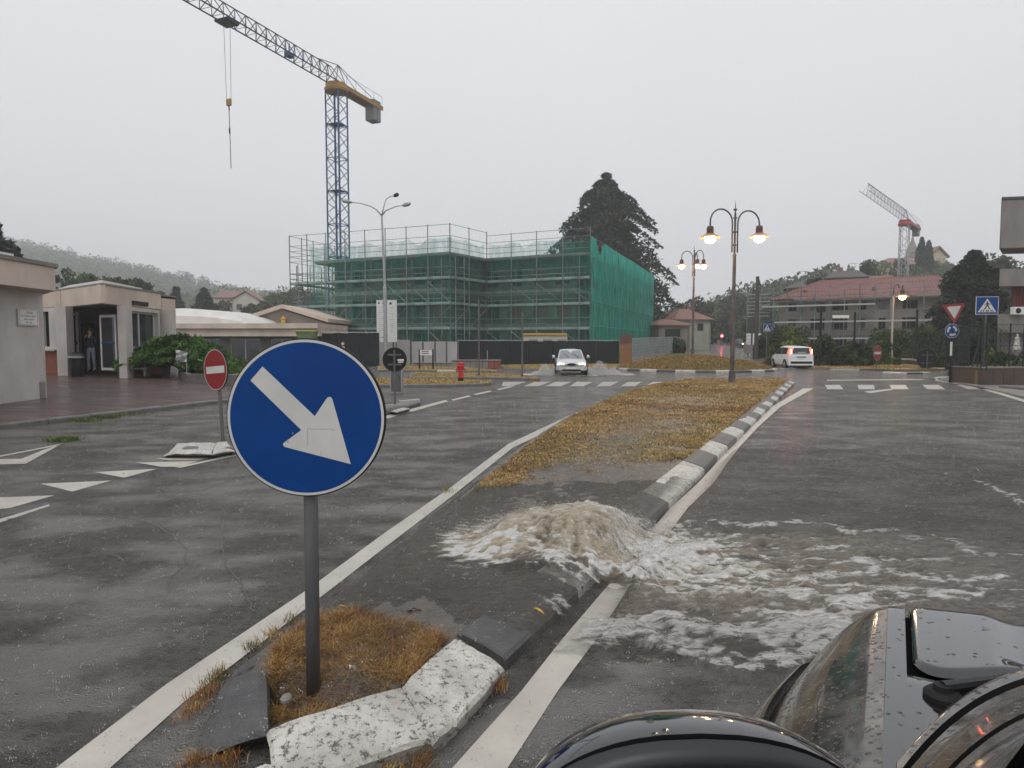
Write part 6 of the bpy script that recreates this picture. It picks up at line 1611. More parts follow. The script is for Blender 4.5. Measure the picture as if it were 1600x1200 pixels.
mb = MB(); mb.poly([(-W_ * .36, -.031, H_ * .115), (-W_ * .2, -.031, H_ * .13), (-W_ * .05, -.031, H_ * .165), (-W_ * .05, -.031, H_ * .14), (-W_ * .2, -.031, H_ * .105)]); mb.build('swoosh_mark', M['skip'], t, world=False)
for x_ in (-W_ * .45, W_ * .45): mb = MB(); mb.box((x_, .06, -z0 / 2), (.08, .08, z0)); mb.build('post', M['post_grey'], t, world=False)
# low planter walls in front
for (a, b, row, hrow, nm) in ((645, 705, 573, 568, 'dark low wall at the foot of the pale boards'), (706, 782, 576, 564, 'low stone planter wall with a brick end behind the hydrant')):
    g0, g1 = G(a, row), G(b, row); h_ = ZA(hrow, g0.y)
    t = thing('low_wall', ((g0.x + g1.x) / 2, g0.y, 0), nm, 'wall')
    L_ = g1.x - g0.x; n_ = 8
    for i in range(n_): mb = MB(); mb.box((-L_ / 2 + L_ * (i + .5) / n_, .3, h_ / 2), (L_ / n_ - .02, .6, h_), bev=.02); mb.build('block', M['brick' if (i >= 6 and a > 700) else 'concrete_dark'], t, world=False)
    mb = MB(); mb.box((0, .3, h_ + .04), (L_ + .06, .7, .07), bev=.01); mb.build('coping', M['concrete_dark'], t, world=False)
# site cabin, roofs only above the fence
Y = 55.0; t = thing('site_cabin', (XA(850, Y), Y, 0), 'cream site cabin showing above the black screen fence', 'cabin')
w2 = (XA(883, Y) - XA(817, Y)) / 2; zt = ZA(521, Y)
wall(t, (t.location.x - w2, Y - .0), (t.location.x + w2, Y), 0, zt - .12, [(w2 * (.25 + .68 * k), w2 * (.25 + .68 * k) + .85, 1.2, zt - .45) for k in range(3)], M['cream'], depth=.08)
mb = MB(); mb.box((0, 1.2, zt - .06), (2 * w2 + .2, 2.7, .14)); mb.build('roof', M['leaf_yellow'], t, world=False)
# wooden hoarding
M['osb'] = mat('orange_chipboard', (0.42, 0.17, 0.035), 0.6, col2=(0.25, 0.09, 0.02), scale=6); M['osb2'] = mat('wet_chipboard', (0.12, 0.045, 0.02), 0.5, col2=(0.18, 0.07, 0.03), scale=4)
g0, g1 = G(968, 570), G(987, 566.5); t = thing('chipboard_panel', (g0.x, g0.y, 0), 'tall orange chipboard hoarding with a darker wet top, at the end of the black fence', 'hoarding')
dx, dy = g1.x - g0.x, g1.y - g0.y
for (za, zb, m) in ((0, ZA(537, 52), 'osb'), (ZA(537, 52) + .006, ZA(522, 52), 'osb2')):
    for k in range(2):
        mb = MB(); mb.prism([(g0.x + dx * (k * .5 + .01), g0.y + dy * (k * .5 + .01)), (g0.x + dx * (k * .5 + .49), g0.y + dy * (k * .5 + .49)), (g0.x + dx * (k * .5 + .49), g0.y + dy * (k * .5 + .49) + .05), (g0.x + dx * (k * .5 + .01), g0.y + dy * (k * .5 + .01) + .05)], za, zb); mb.build('board', M[m], t)
# mesh fence along the far road
mf = thing('mesh_fence', (12.5, 60, 0), 'grey mesh construction fence running back along the far road', 'fence')
P0 = Vector((g1.x + .1, g1.y + .3, 0)); P1 = Vector((24.2, 95, 0)); npn = 11
for i in range(npn):
    a, b = P0 + (P1 - P0) * (i / npn), P0 + (P1 - P0) * ((i + 1) / npn - .004)
    za, zb = float(gz(a.x, a.y)), float(gz(b.x, b.y)); h_ = 2.05 - .0 * i
    mb = MB(); d_ = b - a
    for (u0, v0, u1, v1, rr_) in [(0, 0, 0, 1, .03), (1, 0, 1, 1, .03), (0, .02, 1, .02, .03), (0, 1, 1, 1, .03)]:
        mb.bar((a.x + d_.x * u0, a.y + d_.y * u0, za + h_ * v0), (a.x + d_.x * u1, a.y + d_.y * u1, za + h_ * v1), rr_, 4)
    fo = mb.build('fence_panel', M['galv'], mf)
    mb = MB()
    for k in range(1, 12): mb.bar((a.x + d_.x * k / 12, a.y + d_.y * k / 12, za), (a.x + d_.x * k / 12, a.y + d_.y * k / 12, za + h_), .014, 3)
    for k in range(1, 7): mb.bar((a.x, a.y, za + h_ * k / 7), (b.x, b.y, zb + h_ * k / 7), .016, 3)
    o = mb.build('wire', M['galv'], fo); o['kind'] = 'stuff'

# --- cranes
M['crane_blue'] = mat('crane_blue', (0.008, 0.075, 0.20), 0.5); M['crane_grey'] = mat('crane_dark_steel', (0.035, 0.05, 0.075), 0.5); M['crane_yellow'] = mat('crane_yellow', (0.38, 0.20, 0.03), 0.5, col2=(0.25, 0.13, 0.02), scale=1)
M['crane_white'] = mat('crane_white', (0.34, 0.34, 0.36), 0.5); M['crane_red'] = mat('crane_red', (0.35, 0.04, 0.04), 0.5); M['ballast'] = mat('crane_ballast', (0.22, 0.21, 0.20), 0.8)
def crane(name, x, y, z0, zt, w, d, Lj, Lc, mm, jm, cm, lab, js=1.4, jh=1.6, cw=(1.0, .9, 2.0), tro=None, lr=1.0):
    t = thing(name, (x, y, z0), lab, 'crane'); H = zt - z0
    d = Vector((d[0], d[1], 0)).normalized(); s_ = Vector((-d.y, d.x, 0)); h = w / 2
    def pt(a, b, c): v_ = d * a + s_ * b; return (v_.x, v_.y, c)
    cs = [(h, h), (h, -h), (-h, -h), (-h, h)]
    nsec = int(H / 3.6); zb = [H * i / nsec for i in range(nsec + 1)]
    for i in range(nsec):
        mb = MB(); a, b = zb[i], zb[i + 1]; m_ = (a + b) / 2
        for c in cs: mb.bar(pt(*c, a), pt(*c, b), w * .055, 4)
        for k in range(4):
            p_, q_ = cs[k], cs[(k + 1) % 4]
            st = 3; 
            for j in range(st):
                u0, u1 = a + (b - a) * j / st, a + (b - a) * (j + 1) / st
                mb.bar(pt(*(p_ if j % 2 else q_), u0), pt(*(q_ if j % 2 else p_), u1), w * .032, 3)
            mb.bar(pt(*p_, a), pt(*q_, a), w * .03, 4)
        mb.bar(pt(0, h * .4, a), pt(0, h * .4, b), w * .03, 3); mb.bar(pt(0, -h * .4, a), pt(0, -h * .4, b), w * .03, 3)
        if i % 2: mb.add([pt(*cs[0], a + .1), pt(*cs[1], a + .1), pt(*cs[2], a + .1), pt(*cs[3], a + .1)], [(0, 1, 2, 3)])
        mb.build('mast_section', M[mm], t, world=False)
    mb = MB()
    mb.lathe([(w * .75, H), (w * .8, H + .3), (w * .7, H + .5), (w * .7, H + .9)], (0, 0, 0), 16); mb.build('slewing_ring', M[cm], t, world=False)
    zj = H + 1.0
    mb = MB()
    nj = int(Lj / js); jw = .65 * w / 1.6
    for sg_ in (-1, 1): mb.bar(pt(h * .4, sg_ * jw, zj), pt(Lj, sg_ * jw, zj), .085 * lr, 4)
    mb.build('jib_lower_chord', M[jm], t, world=False)
    mb = MB(); mb.bar(pt(h, 0, zj + jh), pt(Lj - js, 0, zj + jh * .8), .07, 4); mb.build('jib_upper_chord', M[jm], t, world=False)
    secs = 6
    for q0 in range(0, nj, secs):
        mb = MB()
        for j in range(q0, min(q0 + secs, nj)):
            u = h + j * js; um = u + js / 2; ux = u + js
            if ux > Lj: break
            hh = jh * (1 - .2 * u / Lj)
            for sg_ in (-1, 1):
                mb.bar(pt(u, sg_ * jw, zj), pt(um, 0, zj + hh), .05 * lr, 3); mb.bar(pt(um, 0, zj + hh), pt(ux, sg_ * jw, zj), .05 * lr, 3)
            mb.bar(pt(u, -jw, zj), pt(u, jw, zj), .03 * lr, 3); mb.bar(pt(u, -jw, zj), pt(ux, jw, zj), .025 * lr, 3)
        if mb.v: mb.build('jib_lattice', M[jm], t, world=False)
    # apex and counter jib
    mb = MB()
    ap = 2.4 * w / 1.85
    for a_, b_ in ((pt(h, jw, zj), pt(-.4, 0, zj + ap)), (pt(h, -jw, zj), pt(-.4, 0, zj + ap)), (pt(-h, jw, zj), pt(-.4, 0, zj + ap)), (pt(-h, -jw, zj), pt(-.4, 0, zj + ap)), (pt(h + 2.5, 0, zj + jh), pt(-.4, 0, zj + ap)), (pt(-.4, 0, zj + ap), pt(-Lc * .75, jw, zj + .4)), (pt(-.4, 0, zj + ap), pt(-Lc * .75, -jw, zj + .4)), (pt(h, 0, zj + jh), pt(-h, jw, zj))): mb.bar(a_, b_, .05, 4)
    mb.build('apex_frame', M[jm], t, world=False)
    mb = MB()
    for sg_ in (-1, 1):
        c_ = d * (-Lc / 2) + s_ * sg_ * jw; mb.box((c_.x, c_.y, zj - .2), (Lc + h, .16, .5), math.atan2(d.y, d.x))
    c_ = d * (-Lc / 2); mb.box((c_.x, c_.y, zj + .02), (Lc, jw * 1.8, .06), math.atan2(d.y, d.x)); mb.build('counter_jib', M[cm], t, world=False)
    mb = MB()
    for sg_ in (-1, 1):
        mb.bar(pt(-.8, sg_ * (jw + .2), zj + 1.1), pt(-Lc, sg_ * (jw + .2), zj + 1.1), .025, 4)
        for k in range(5): q_ = -.8 - (Lc - .8) * k / 4; mb.bar(pt(q_, sg_ * (jw + .2), zj), pt(q_, sg_ * (jw + .2), zj + 1.1), .02, 3)
    mb.build('walkway_rail', M[jm], t, world=False)
    for k in range(2):
        c_ = d * (-Lc + .3 + k * (cw[0] + .06)); mb = MB(); mb.box((c_.x, c_.y, zj + .5 - cw[2] * .5), (cw[0], jw * 2 * cw[1], cw[2]), math.atan2(d.y, d.x), bev=.05); mb.build('counterweight', M['ballast'], t, world=False)
    if tro:
        tp, zh, ze = tro
        c_ = d * tp; mb = MB(); mb.box((c_.x, c_.y, zj - .22), (1.5, jw * 2.2, .2), math.atan2(d.y, d.x)); mb.box((c_.x, c_.y, zj - .05), (.5, .5, .35)); mb.build('trolley', M['black'], t, world=False)
        c2_ = d * (tp - 8.6); mb = MB(); mb.box((c2_.x, c2_.y, zj + .15), (.9, .6, .45), math.atan2(d.y, d.x)); mb.bar((c2_.x, c2_.y, zj), (c2_.x, c2_.y, zj + 1.3), .08, 6); mb.build('trolley_winch', M['crane_blue'], t, world=False)
        for k in (-.55, .55): a_ = d * (tp + k * .3) + s_ * k; mb = MB(); mb.bar((a_.x, a_.y, zj - .3), (c_.x + s_.x * k * .5, c_.y + s_.y * k * .5, zh - z0 + .4), .022, 4); mb.build('hoist_rope', M['post_grey'], t, world=False)
        mb = MB(); mb.box((c_.x, c_.y, zh - z0 + .15), (.25, .55, .65), math.atan2(d.y, d.x), bev=.06); mb.build('hook_block', M['crane_yellow'], t, world=False)
        mb = MB(); mb.tube([(c_.x, c_.y, zh - z0 - .15), (c_.x, c_.y, zh - z0 - .6)], .06, 6); mb.tube([(c_.x, c_.y, zh - z0 - .6), (c_.x + .05, c_.y, ze - z0)], .035, 5); mb.box((c_.x, c_.y, (zh + ze) / 2 + .5 - z0), (.12, .12, .5)); mb.build('chain', M['black'], t, world=False)
    return t
crane('tower_crane', -20.6, 80, 0.3, 31.0, 1.75, (-.375, -.927), 36, 8.3, 'crane_blue', 'crane_grey', 'crane_yellow', 'big tower crane with blue mast and ochre counter jib rising behind the scaffolded building', cw=(.75, .95, 2.6), tro=(16.6, 24.3, 18.3))
crane('tower_crane', 67.0, 115, 1.0, 21.6, 1.35, (-.646, -.763), 29, 11, 'crane_white', 'crane_white', 'crane_red', 'smaller white tower crane with a red slewing section, above the red tiled roof', js=2.2, jh=1.7, cw=(.8, .9, 2.0), lr=.6)
# ------------------------------------------------------------------ right side: red roofed house under scaffolding
rh = thing('tiled_house', (37, 73, 0), 'long grey house with a new red tiled hip roof and white scaffold decks', 'building')
p0, p1 = Vector((30.2, 77.6, 0)), Vector((44.6, 68.0, 0)); dH = (p1 - p0).normalized(); nH = Vector((dH.y, -dH.x, 0)); LH = (p1 - p0).length
ze, zr = 6.55, 8.85
def rp_(u, k): a = p0 + dH * u - nH * k; return a
wq0, wq1 = rp_(.6, .6), rp_(LH - .6, .6)
zg0 = float(gz(37, 73)) - .1
ops = []
for i, (a, w_) in enumerate(((1.0, .9), (3.4, 1.5), (5.6, 1.6), (8.2, .8), (10.2, .7), (12.4, 1.4))):
    for v0, v1 in ((.9, 2.3), (3.1, 4.4), (5.3, 6.2)): ops.append((a, a + w_, v0, v1, 'dark' if (i + int(v0)) % 3 else 'glass_dark', 2))
M['deck_w'] = mat('pale_scaffold_deck', (0.42, 0.42, 0.42), .6)
wall(rh, wq0, wq1, zg0, ze, [(a, b, c, d, m_, n_) for a, b, c, d, m_, n_ in ops if b < (wq1 - wq0).length], M['old_wall'], depth=.3, fm='shutter')
wall(rh, rp_(LH - .6, .6), rp_(LH - .6, 9), zg0, ze, [(1.5, 2.6, 3.1, 4.4), (4.5, 5.6, 3.1, 4.4), (1.5, 2.6, .9, 2.3)], M['old_wall'], depth=.3, fm='shutter')
mb = MB(); mb.quad(*[tuple(Vector((v_.x, v_.y, z_))) for v_, z_ in ((rp_(.6, 9), zg0), (rp_(.6, .6), zg0), (rp_(.6, .6), ze), (rp_(.6, 9), ze))]); mb.build('wall', M['old_wall'], rh)
def tiled(root, a, b, c, d, m='tile', rows=16, pitch=.42, name='roof_slope', amp=.12):
    """a,b: eave ends; c,d: ridge ends above b,a"""
    a, b, c, d = map(Vector, (a, b, c, d)); L_ = (b - a).length; nu = int(L_ / pitch) * 4
    U_, V_ = np.meshgrid(np.linspace(0, 1, nu), np.linspace(0, 1, rows * 2 + 1)); n_ = (b - a).cross(d - a).normalized()
    if n_.z < 0: n_ = -n_
    base_ = [(np.array(a)[i] * (1 - U_) + np.array(b)[i] * U_) * (1 - V_) + (np.array(d)[i] * (1 - U_) + np.array(c)[i] * U_) * V_ for i in range(3)]
    hgt = amp * (np.abs(np.sin(U_ * L_ / pitch * np.pi))) + .07 * (1 - (V_ * rows) % 1.0)
    o_ = root_loc(root)
    return grid(name, base_[0] + n_.x * hgt - o_.x, base_[1] + n_.y * hgt - o_.y, base_[2] + n_.z * hgt - o_.z, M[m], root, smooth_=False)
def v3(p, z): return (p.x, p.y, z)
tiled(rh, v3(rp_(-.3, -.2), ze), v3(rp_(LH + .3, -.2), ze), v3(rp_(LH - 1.4, 4.6), zr), v3(rp_(4.2, 4.6), zr), rows=17)
tiled(rh, v3(rp_(-.3, 9.4), ze), v3(rp_(-.3, -.2), ze), v3(rp_(4.2, 4.6), zr), v3(rp_(4.2, 4.65), zr), rows=17)
tiled(rh, v3(rp_(LH + .3, -.2), ze), v3(rp_(LH + .3, 9.4), ze), v3(rp_(LH - 1.4, 4.65), zr), v3(rp_(LH - 1.4, 4.6), zr), rows=17)
mb = MB(); mb.bar(v3(rp_(4.2, 4.6), zr + .08), v3(rp_(LH - 1.4, 4.6), zr + .08), .12, 6); mb.build('ridge', M['tile_old'], rh)
mb = MB(); q_ = [rp_(-.35, -.25), rp_(LH + .35, -.25), rp_(LH + .35, -.05), rp_(-.35, -.05)]; mb.prism([(a.x, a.y) for a in q_], ze - .22, ze - .03); mb.build('gutter', M['dark_roof'], rh)
for u in (2.0, 9.0): c_ = rp_(u + 1.2, 1.5); mb = MB(); mb.box((c_.x, c_.y, ze + .95), (.25, .25, .5)); mb.build('roof_vent', M['dark_roof'], rh)
s3 = thing('scaffolding', (37, 72, 0), 'thin pole scaffolding with white decks along the red tiled house', 'scaffolding')
def pole3(u, k, z1, r_=.05):
    a = rp_(u, k); mb = MB(); mb.tube([(a.x, a.y, zg0), (a.x, a.y, z1)], r_, 5); mb.build('standard', M['scaf'], s3)
for u in np.linspace(-2.6, LH + .6, 15): pole3(float(u), -1.0, 8.0)
for u in np.linspace(-2.6, LH + .6, 8): pole3(float(u), -.2, 6.3)
for z in (6.9, 7.4, 7.9): mb = MB(); mb.bar(v3(rp_(-2.6, -1), z), v3(rp_(LH + .6, -1), z), .02, 4); mb.build('guard_rail', M['scaf'], s3)
for z, ua, ub in ((5.75, -1, 10.6), (3.95, .5, LH + 2.2), (2.1, 2, LH + 1)):
    mb = MB(); q_ = [rp_(ua, -1.05), rp_(ub, -1.05), rp_(ub, -.35), rp_(ua, -.35)]; mb.prism([(a.x, a.y) for a in q_], z, z + .16); mb.build('deck', M['deck_w'], s3)
    for dz in (.6, 1.1): mb = MB(); mb.bar(v3(rp_(ua, -1.05), z + dz), v3(rp_(ub, -1.05), z + dz), .018, 4); mb.build('guard_rail', M['scaf'], s3)
for k in range(7):
    mb = MB(); mb.bar(v3(rp_(-2.8, -.4), 4.8 + k * .42), v3(rp_(-.2, -.4), 4.8 + k * .42), .035, 4); mb.build('stair_rail', M['deck_w'], s3)
# neighbouring roofs behind it
def house(x, y, w, d, zw, zrf, lab, wm, rm, rz=0, hip=.0, zb=None, wins=(), ov=.4, name='house', fm='frame', chim=None, z0=None, cat='house', mat_pane='glass_dark'):
    zb = float(gz(x, y)) - .3 if zb is None else zb
    t = thing(name, (x, y, 0), lab, cat)
    ca, sa = math.cos(rz), math.sin(rz)
    def T(a, b, c=0): return Vector((x + a * ca - b * sa, y + a * sa + b * ca, c))
    cs = [T(-w / 2, -d / 2), T(w / 2, -d / 2), T(w / 2, d / 2), T(-w / 2, d / 2)]
    fr_, sd_ = [o for o in wins if o[4] == 0], [o for o in wins if o[4] == 1]
    wall(t, cs[0], cs[1], zb, zw, [(a, b, c, e_) for a, b, c, e_, _ in fr_], wm, depth=.2, fm=fm)
    wall(t, cs[3], cs[0], zb, zw, [(a, b, c, e_) for a, b, c, e_, k in wins if k == 2], wm, depth=.2, fm=fm)
    wall(t, cs[1], cs[2], zb, zw, [(a, b, c, e_) for a, b, c, e_, _ in sd_], wm, depth=.2, fm=fm)
    wall(t, cs[2], cs[3], zb, zw, [], wm)
    W_, D_2 = w / 2 + ov, d / 2 + ov
    if hip == 'gable_front':
        mb = MB(); mb.add([T(-w / 2, -d / 2, zw), T(w / 2, -d / 2, zw), T(0, -d / 2, zrf - .15)], [(0, 1, 2)]); mb.build('gable', wm, t)
        for s_ in (-1, 1):
            e1, e2, r1, r2 = T(s_ * W_, -D_2, zw - ov * .4), T(s_ * W_, D_2, zw - ov * .4), T(0, -D_2, zrf), T(0, D_2, zrf)
            mb = MB(); k = Vector((0, 0, .14)); mb.add([e1, e2, r2, r1, e1 + k, e2 + k, r2 + k, r1 + k], [(0, 1, 2, 3), (7, 6, 5, 4), (0, 4, 5, 1), (0, 3, 7, 4), (1, 5, 6, 2)]); mb.build('roof_slope', rm, t)
    else:
        h_ = max(.01, hip * (w / 2)); r1, r2 = T(-W_ + h_ + ov, 0, zrf), T(W_ - h_ - ov, 0, zrf)
        e_ = [T(-W_, -D_2, zw), T(W_, -D_2, zw), T(W_, D_2, zw), T(-W_, D_2, zw)]
        for q_ in ((e_[0], e_[1], r2, r1), (e_[2], e_[3], r1, r2), (e_[1], e_[2], r2), (e_[3], e_[0], r1)):
            k = Vector((0, 0, .13)); n_ = len(q_); mb = MB(); mb.add(list(q_) + [v_ + k for v_ in q_], [tuple(range(n_ - 1, -1, -1)), tuple(range(n_, 2 * n_))] + [(i, (i + 1) % n_, n_ + (i + 1) % n_, n_ + i) for i in range(n_)]); mb.build('roof_slope', rm, t)
    if chim: mb = MB(); c_ = T(*chim, 0); mb.box((c_.x, c_.y, zrf - .1), (.7, .7, 1.5), rz); mb.build('chimney', M['tile_old'], t)
    return t
Y = 104; house(XA(1322, Y, 430), Y, 4.4, 5, ZA(437, Y), ZA(424, Y), 'small house with a dark shallow roof peeping over the red tiled roof', M['tile_old'], M['dark_roof'], rz=R(-25), hip=.3, ov=.8, chim=(-.8, .5))
Y = 96; house(XA(1268, Y, 440), Y, 6.5, 5, ZA(452, Y), ZA(440, Y), 'low dark roofed house behind the left end of the red tiled roof', M['old_wall'], M['dark_roof'], rz=R(-20), hip=.5)
Y = 118; house(XA(1365, Y, 440), Y, 8, 5, ZA(445, Y), ZA(432, Y), 'long dull tiled roof between the round tree and the white crane', M['old_wall'], M['tile_old'], rz=R(-15), hip=.3)
def antenna(px, row, Y, z0r, lab):
    x, zt_, zb_ = XA(px, Y, row), ZA(row, Y), ZA(z0r, Y)
    t = thing('antenna', (x, Y, zb_), lab, 'antenna'); H = zt_ - zb_
    mb = MB(); mb.tube([(0, 0, 0), (0, 0, H)], .03, 5); mb.build('mast', M['scaf'], t, world=False)
    mb = MB(); mb.bar((-.8, 0, H * .96), (.5, 0, H * .96), .02, 4)
    for k in range(6): mb.bar((-.7 + k * .2, -.2, H * .96), (-.7 + k * .2, .2, H * .96), .012, 3)
    mb.bar((-.3, 0, H * .7), (.35, 0, H * .7), .02, 4); mb.build('aerial', M['scaf'], t, world=False)
antenna(1258, 423, 80, 447, 'television aerial on the left end of the red tiled roof')
antenna(1336, 411, 104, 430, 'television aerial beside the round tree on the hill')

# church on the hill
Y = 205.0
ch = thing('church', (XA(1430, Y, 400), Y, 0), 'ochre hill church with a pointed spire and a pedimented front', 'church')
xt = XA(1425, Y, 400); wt = 19 * Y / F
def lvl(r_): return ZA(r_, Y)
mb = MB(); mb.box((xt, Y, (lvl(440) + lvl(407)) / 2), (wt, wt, lvl(407) - lvl(440))); mb.build('tower', M['church'], ch)
mb = MB(); mb.box((xt, Y, lvl(406.5)), (wt * 1.12, wt * 1.12, .5)); mb.build('tower_cornice', M['cream'], ch)
mb = MB(); mb.lathe([(wt * .46, lvl(406)), (wt * .44, lvl(396)), (wt * .5, lvl(395)), (wt * .40, lvl(391)), (wt * .36, lvl(388)), (wt * .12, lvl(376)), (.05, lvl(366))], (xt, Y, 0), 8); mb.build('spire', M['old_wall'], ch)
for dx in (-.22, .22): mb = MB(); mb.box((xt + dx * wt, Y - wt * .5 - .03, lvl(416)), (wt * .2, .08, lvl(411) - lvl(421))); mb.build('bell_opening', M['dark'], ch)
xf0, xf1 = XA(1454, Y - 8, 400), XA(1478, Y - 8, 400)
house_x = (xf0 + xf1) / 2
mb = MB(); fz = [lvl(428), lvl(406), lvl(393.5)]; yf = Y - 8
mb.add([(xf0, yf, fz[0]), (xf1, yf, fz[0]), (xf1, yf, fz[1]), (house_x, yf, fz[2]), (xf0, yf, fz[1])] + [(xf0, yf + 14, fz[0]), (xf1, yf + 14, fz[0]), (xf1, yf + 14, fz[1]), (house_x, yf + 14, fz[2]), (xf0, yf + 14, fz[1])], [(4, 3, 2, 1, 0), (5, 6, 7, 8, 9), (0, 1, 6, 5), (1, 2, 7, 6), (2, 3, 8, 7), (3, 4, 9, 8), (4, 0, 5, 9)]); mb.build('front', M['church'], ch)
for a, b in (((xf0 - .8, fz[1] - .4), (house_x, fz[2] + .2)), ((house_x, fz[2] + .2), (xf1 + .8, fz[1] - .4))):
    mb = MB(); mb.add([(a[0], yf - .6, a[1]), (b[0], yf - .6, b[1]), (b[0], yf - .6, b[1] + .45), (a[0], yf - .6, a[1] + .45), (a[0], yf + 15, a[1]), (b[0], yf + 15, b[1]), (b[0], yf + 15, b[1] + .45), (a[0], yf + 15, a[1] + .45)], [(0, 1, 2, 3), (7, 6, 5, 4), (3, 2, 6, 7), (0, 4, 5, 1), (0, 3, 7, 4), (1, 5, 6, 2)]); mb.build('roof_slope', M['tile_old'], ch)
mb = MB(); mb.box((house_x, yf - .1, lvl(407.5)), (xf1 - xf0 + .3, .25, .4)); mb.build('cornice', M['cream'], ch)
for k in (-1, 1): mb = MB(); mb.box((house_x + k * (xf1 - xf0) * .18, yf - .08, (lvl(428) + lvl(408)) / 2), (.35, .2, lvl(408) - lvl(428))); mb.build('pilaster', M['cream'], ch)
mb = MB(); mb.box((house_x, yf - .05, lvl(417)), (1.1, .15, 1.9)); mb.build('door', M['tile_old'], ch)
house(XA(1402, 200, 420), 200, 14, 12, ZA(417, 200), ZA(404, 200), 'tiled nave and parish house left of the church tower', M['church'], M['tile_old'], rz=R(8), hip=.6, zb=8)
# grey concrete buildings at the right edge
cb2 = thing('concrete_building', (22, 26, 0), 'raw concrete upper storey jutting in at the right edge of the view', 'building')
Yc = 26.0; xa_ = XA(1563, Yc, 350); z1, z0 = ZA(312, Yc), ZA(388.5, Yc)
fa_, fb_ = Vector((xa_, Yc, 0)), Vector((xa_ + 8.2, Yc - 1.6, 0)); fc_, fd_ = Vector((xa_ + 9.6, Yc + .1, 0)), Vector((xa_ + 1.3, Yc + 1.6, 0))
mb = MB(); mb.prism([(v_.x, v_.y) for v_ in (fa_, fb_, fc_, fd_)], z0, z1); mb.build('upper_storey', M['concrete_dark'], cb2)
for k in range(4):
    a, b = fa_.lerp(fb_, (k + .01) / 4), fa_.lerp(fb_, (k + .99) / 4)
    mb = MB(); mb.prism([(a.x, a.y - .03), (b.x, b.y - .03), (b.x, b.y - .005), (a.x, a.y - .005)], z0 + .02, z1 - .02); mb.build('panel', M['concrete_dark'], cb2)
mb = MB(); mb.prism([(xa_ - .04, Yc - .06), (fb_.x, fb_.y - .08), (fc_.x, fc_.y), (fd_.x, fd_.y)], z1 + .003, z1 + .09); mb.build('roof_edge', M['dark_roof'], cb2)
mb = MB(); mb.box((xa_ + 11, Yc + 5, z0 / 2), (.8, 3, z0)); mb.build('pier', M['concrete_dark'], cb2)
cb3 = thing('concrete_building', (36, 46, 0), 'lower concrete building with a red curtain, behind the fenced garden', 'building')
Yc = 44.0; xb_ = XA(1561, Yc, 450)
for (r0, r1, m) in ((420, 447, 'concrete_dark'), (491, 520, 'concrete_dark')):
    mb = MB(); mb.prism([(xb_, Yc), (xb_ + 12, Yc - 1), (xb_ + 22, Yc + 9), (xb_ + 9, Yc + 9)], ZA(r1, Yc), ZA(r0, Yc)); mb.build('concrete_band', M[m], cb3)
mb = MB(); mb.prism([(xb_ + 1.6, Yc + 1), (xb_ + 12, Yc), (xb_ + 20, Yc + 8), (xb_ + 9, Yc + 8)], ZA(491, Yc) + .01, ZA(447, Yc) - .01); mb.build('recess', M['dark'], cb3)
M['curtain'] = mat('dark_red_curtain', (0.14, 0.025, 0.03), 0.8)
xs_ = np.linspace(xb_ + 1.4, xb_ + 4, 60); mb = MB()
for i in range(59): mb.quad((xs_[i], Yc + .7 + .05 * math.sin(i * 1.3), ZA(491, Yc)), (xs_[i + 1], Yc + .7 + .05 * math.sin(i * 1.3 + 1.3), ZA(491, Yc)), (xs_[i + 1], Yc + .7 + .05 * math.sin(i * 1.3 + 1.3), ZA(448, Yc)), (xs_[i], Yc + .7 + .05 * math.sin(i * 1.3), ZA(448, Yc)))
mb.build('curtain', M['curtain'], cb3)
wall(cb3, (xb_ + .5, Yc + .6), (xb_ + 12, Yc - .2), 0, ZA(520, Yc), [(3, 5, .6, 2.0)], M['concrete_dark'])
for k in range(2):
    t = thing('air_conditioner', (xb_ + 1.1 + k * 1.0, Yc - .3, ZA(486 - k * 2, Yc)), 'white air conditioner box on the concrete ledge, %s of two' % ('left' if k == 0 else 'right'), 'air conditioner')
    mb = MB(); mb.box((0, 0, .0), (.8, .35, .5), bev=.02); mb.build('casing', M['white'], t, world=False)
    mb = MB(); mb.lathe([(.18, 0), (.18, .01), (.001, .01)], (-.12, -.19, 0), 16, 'y'); mb.build('fan_grille', M['black'], t, world=False)

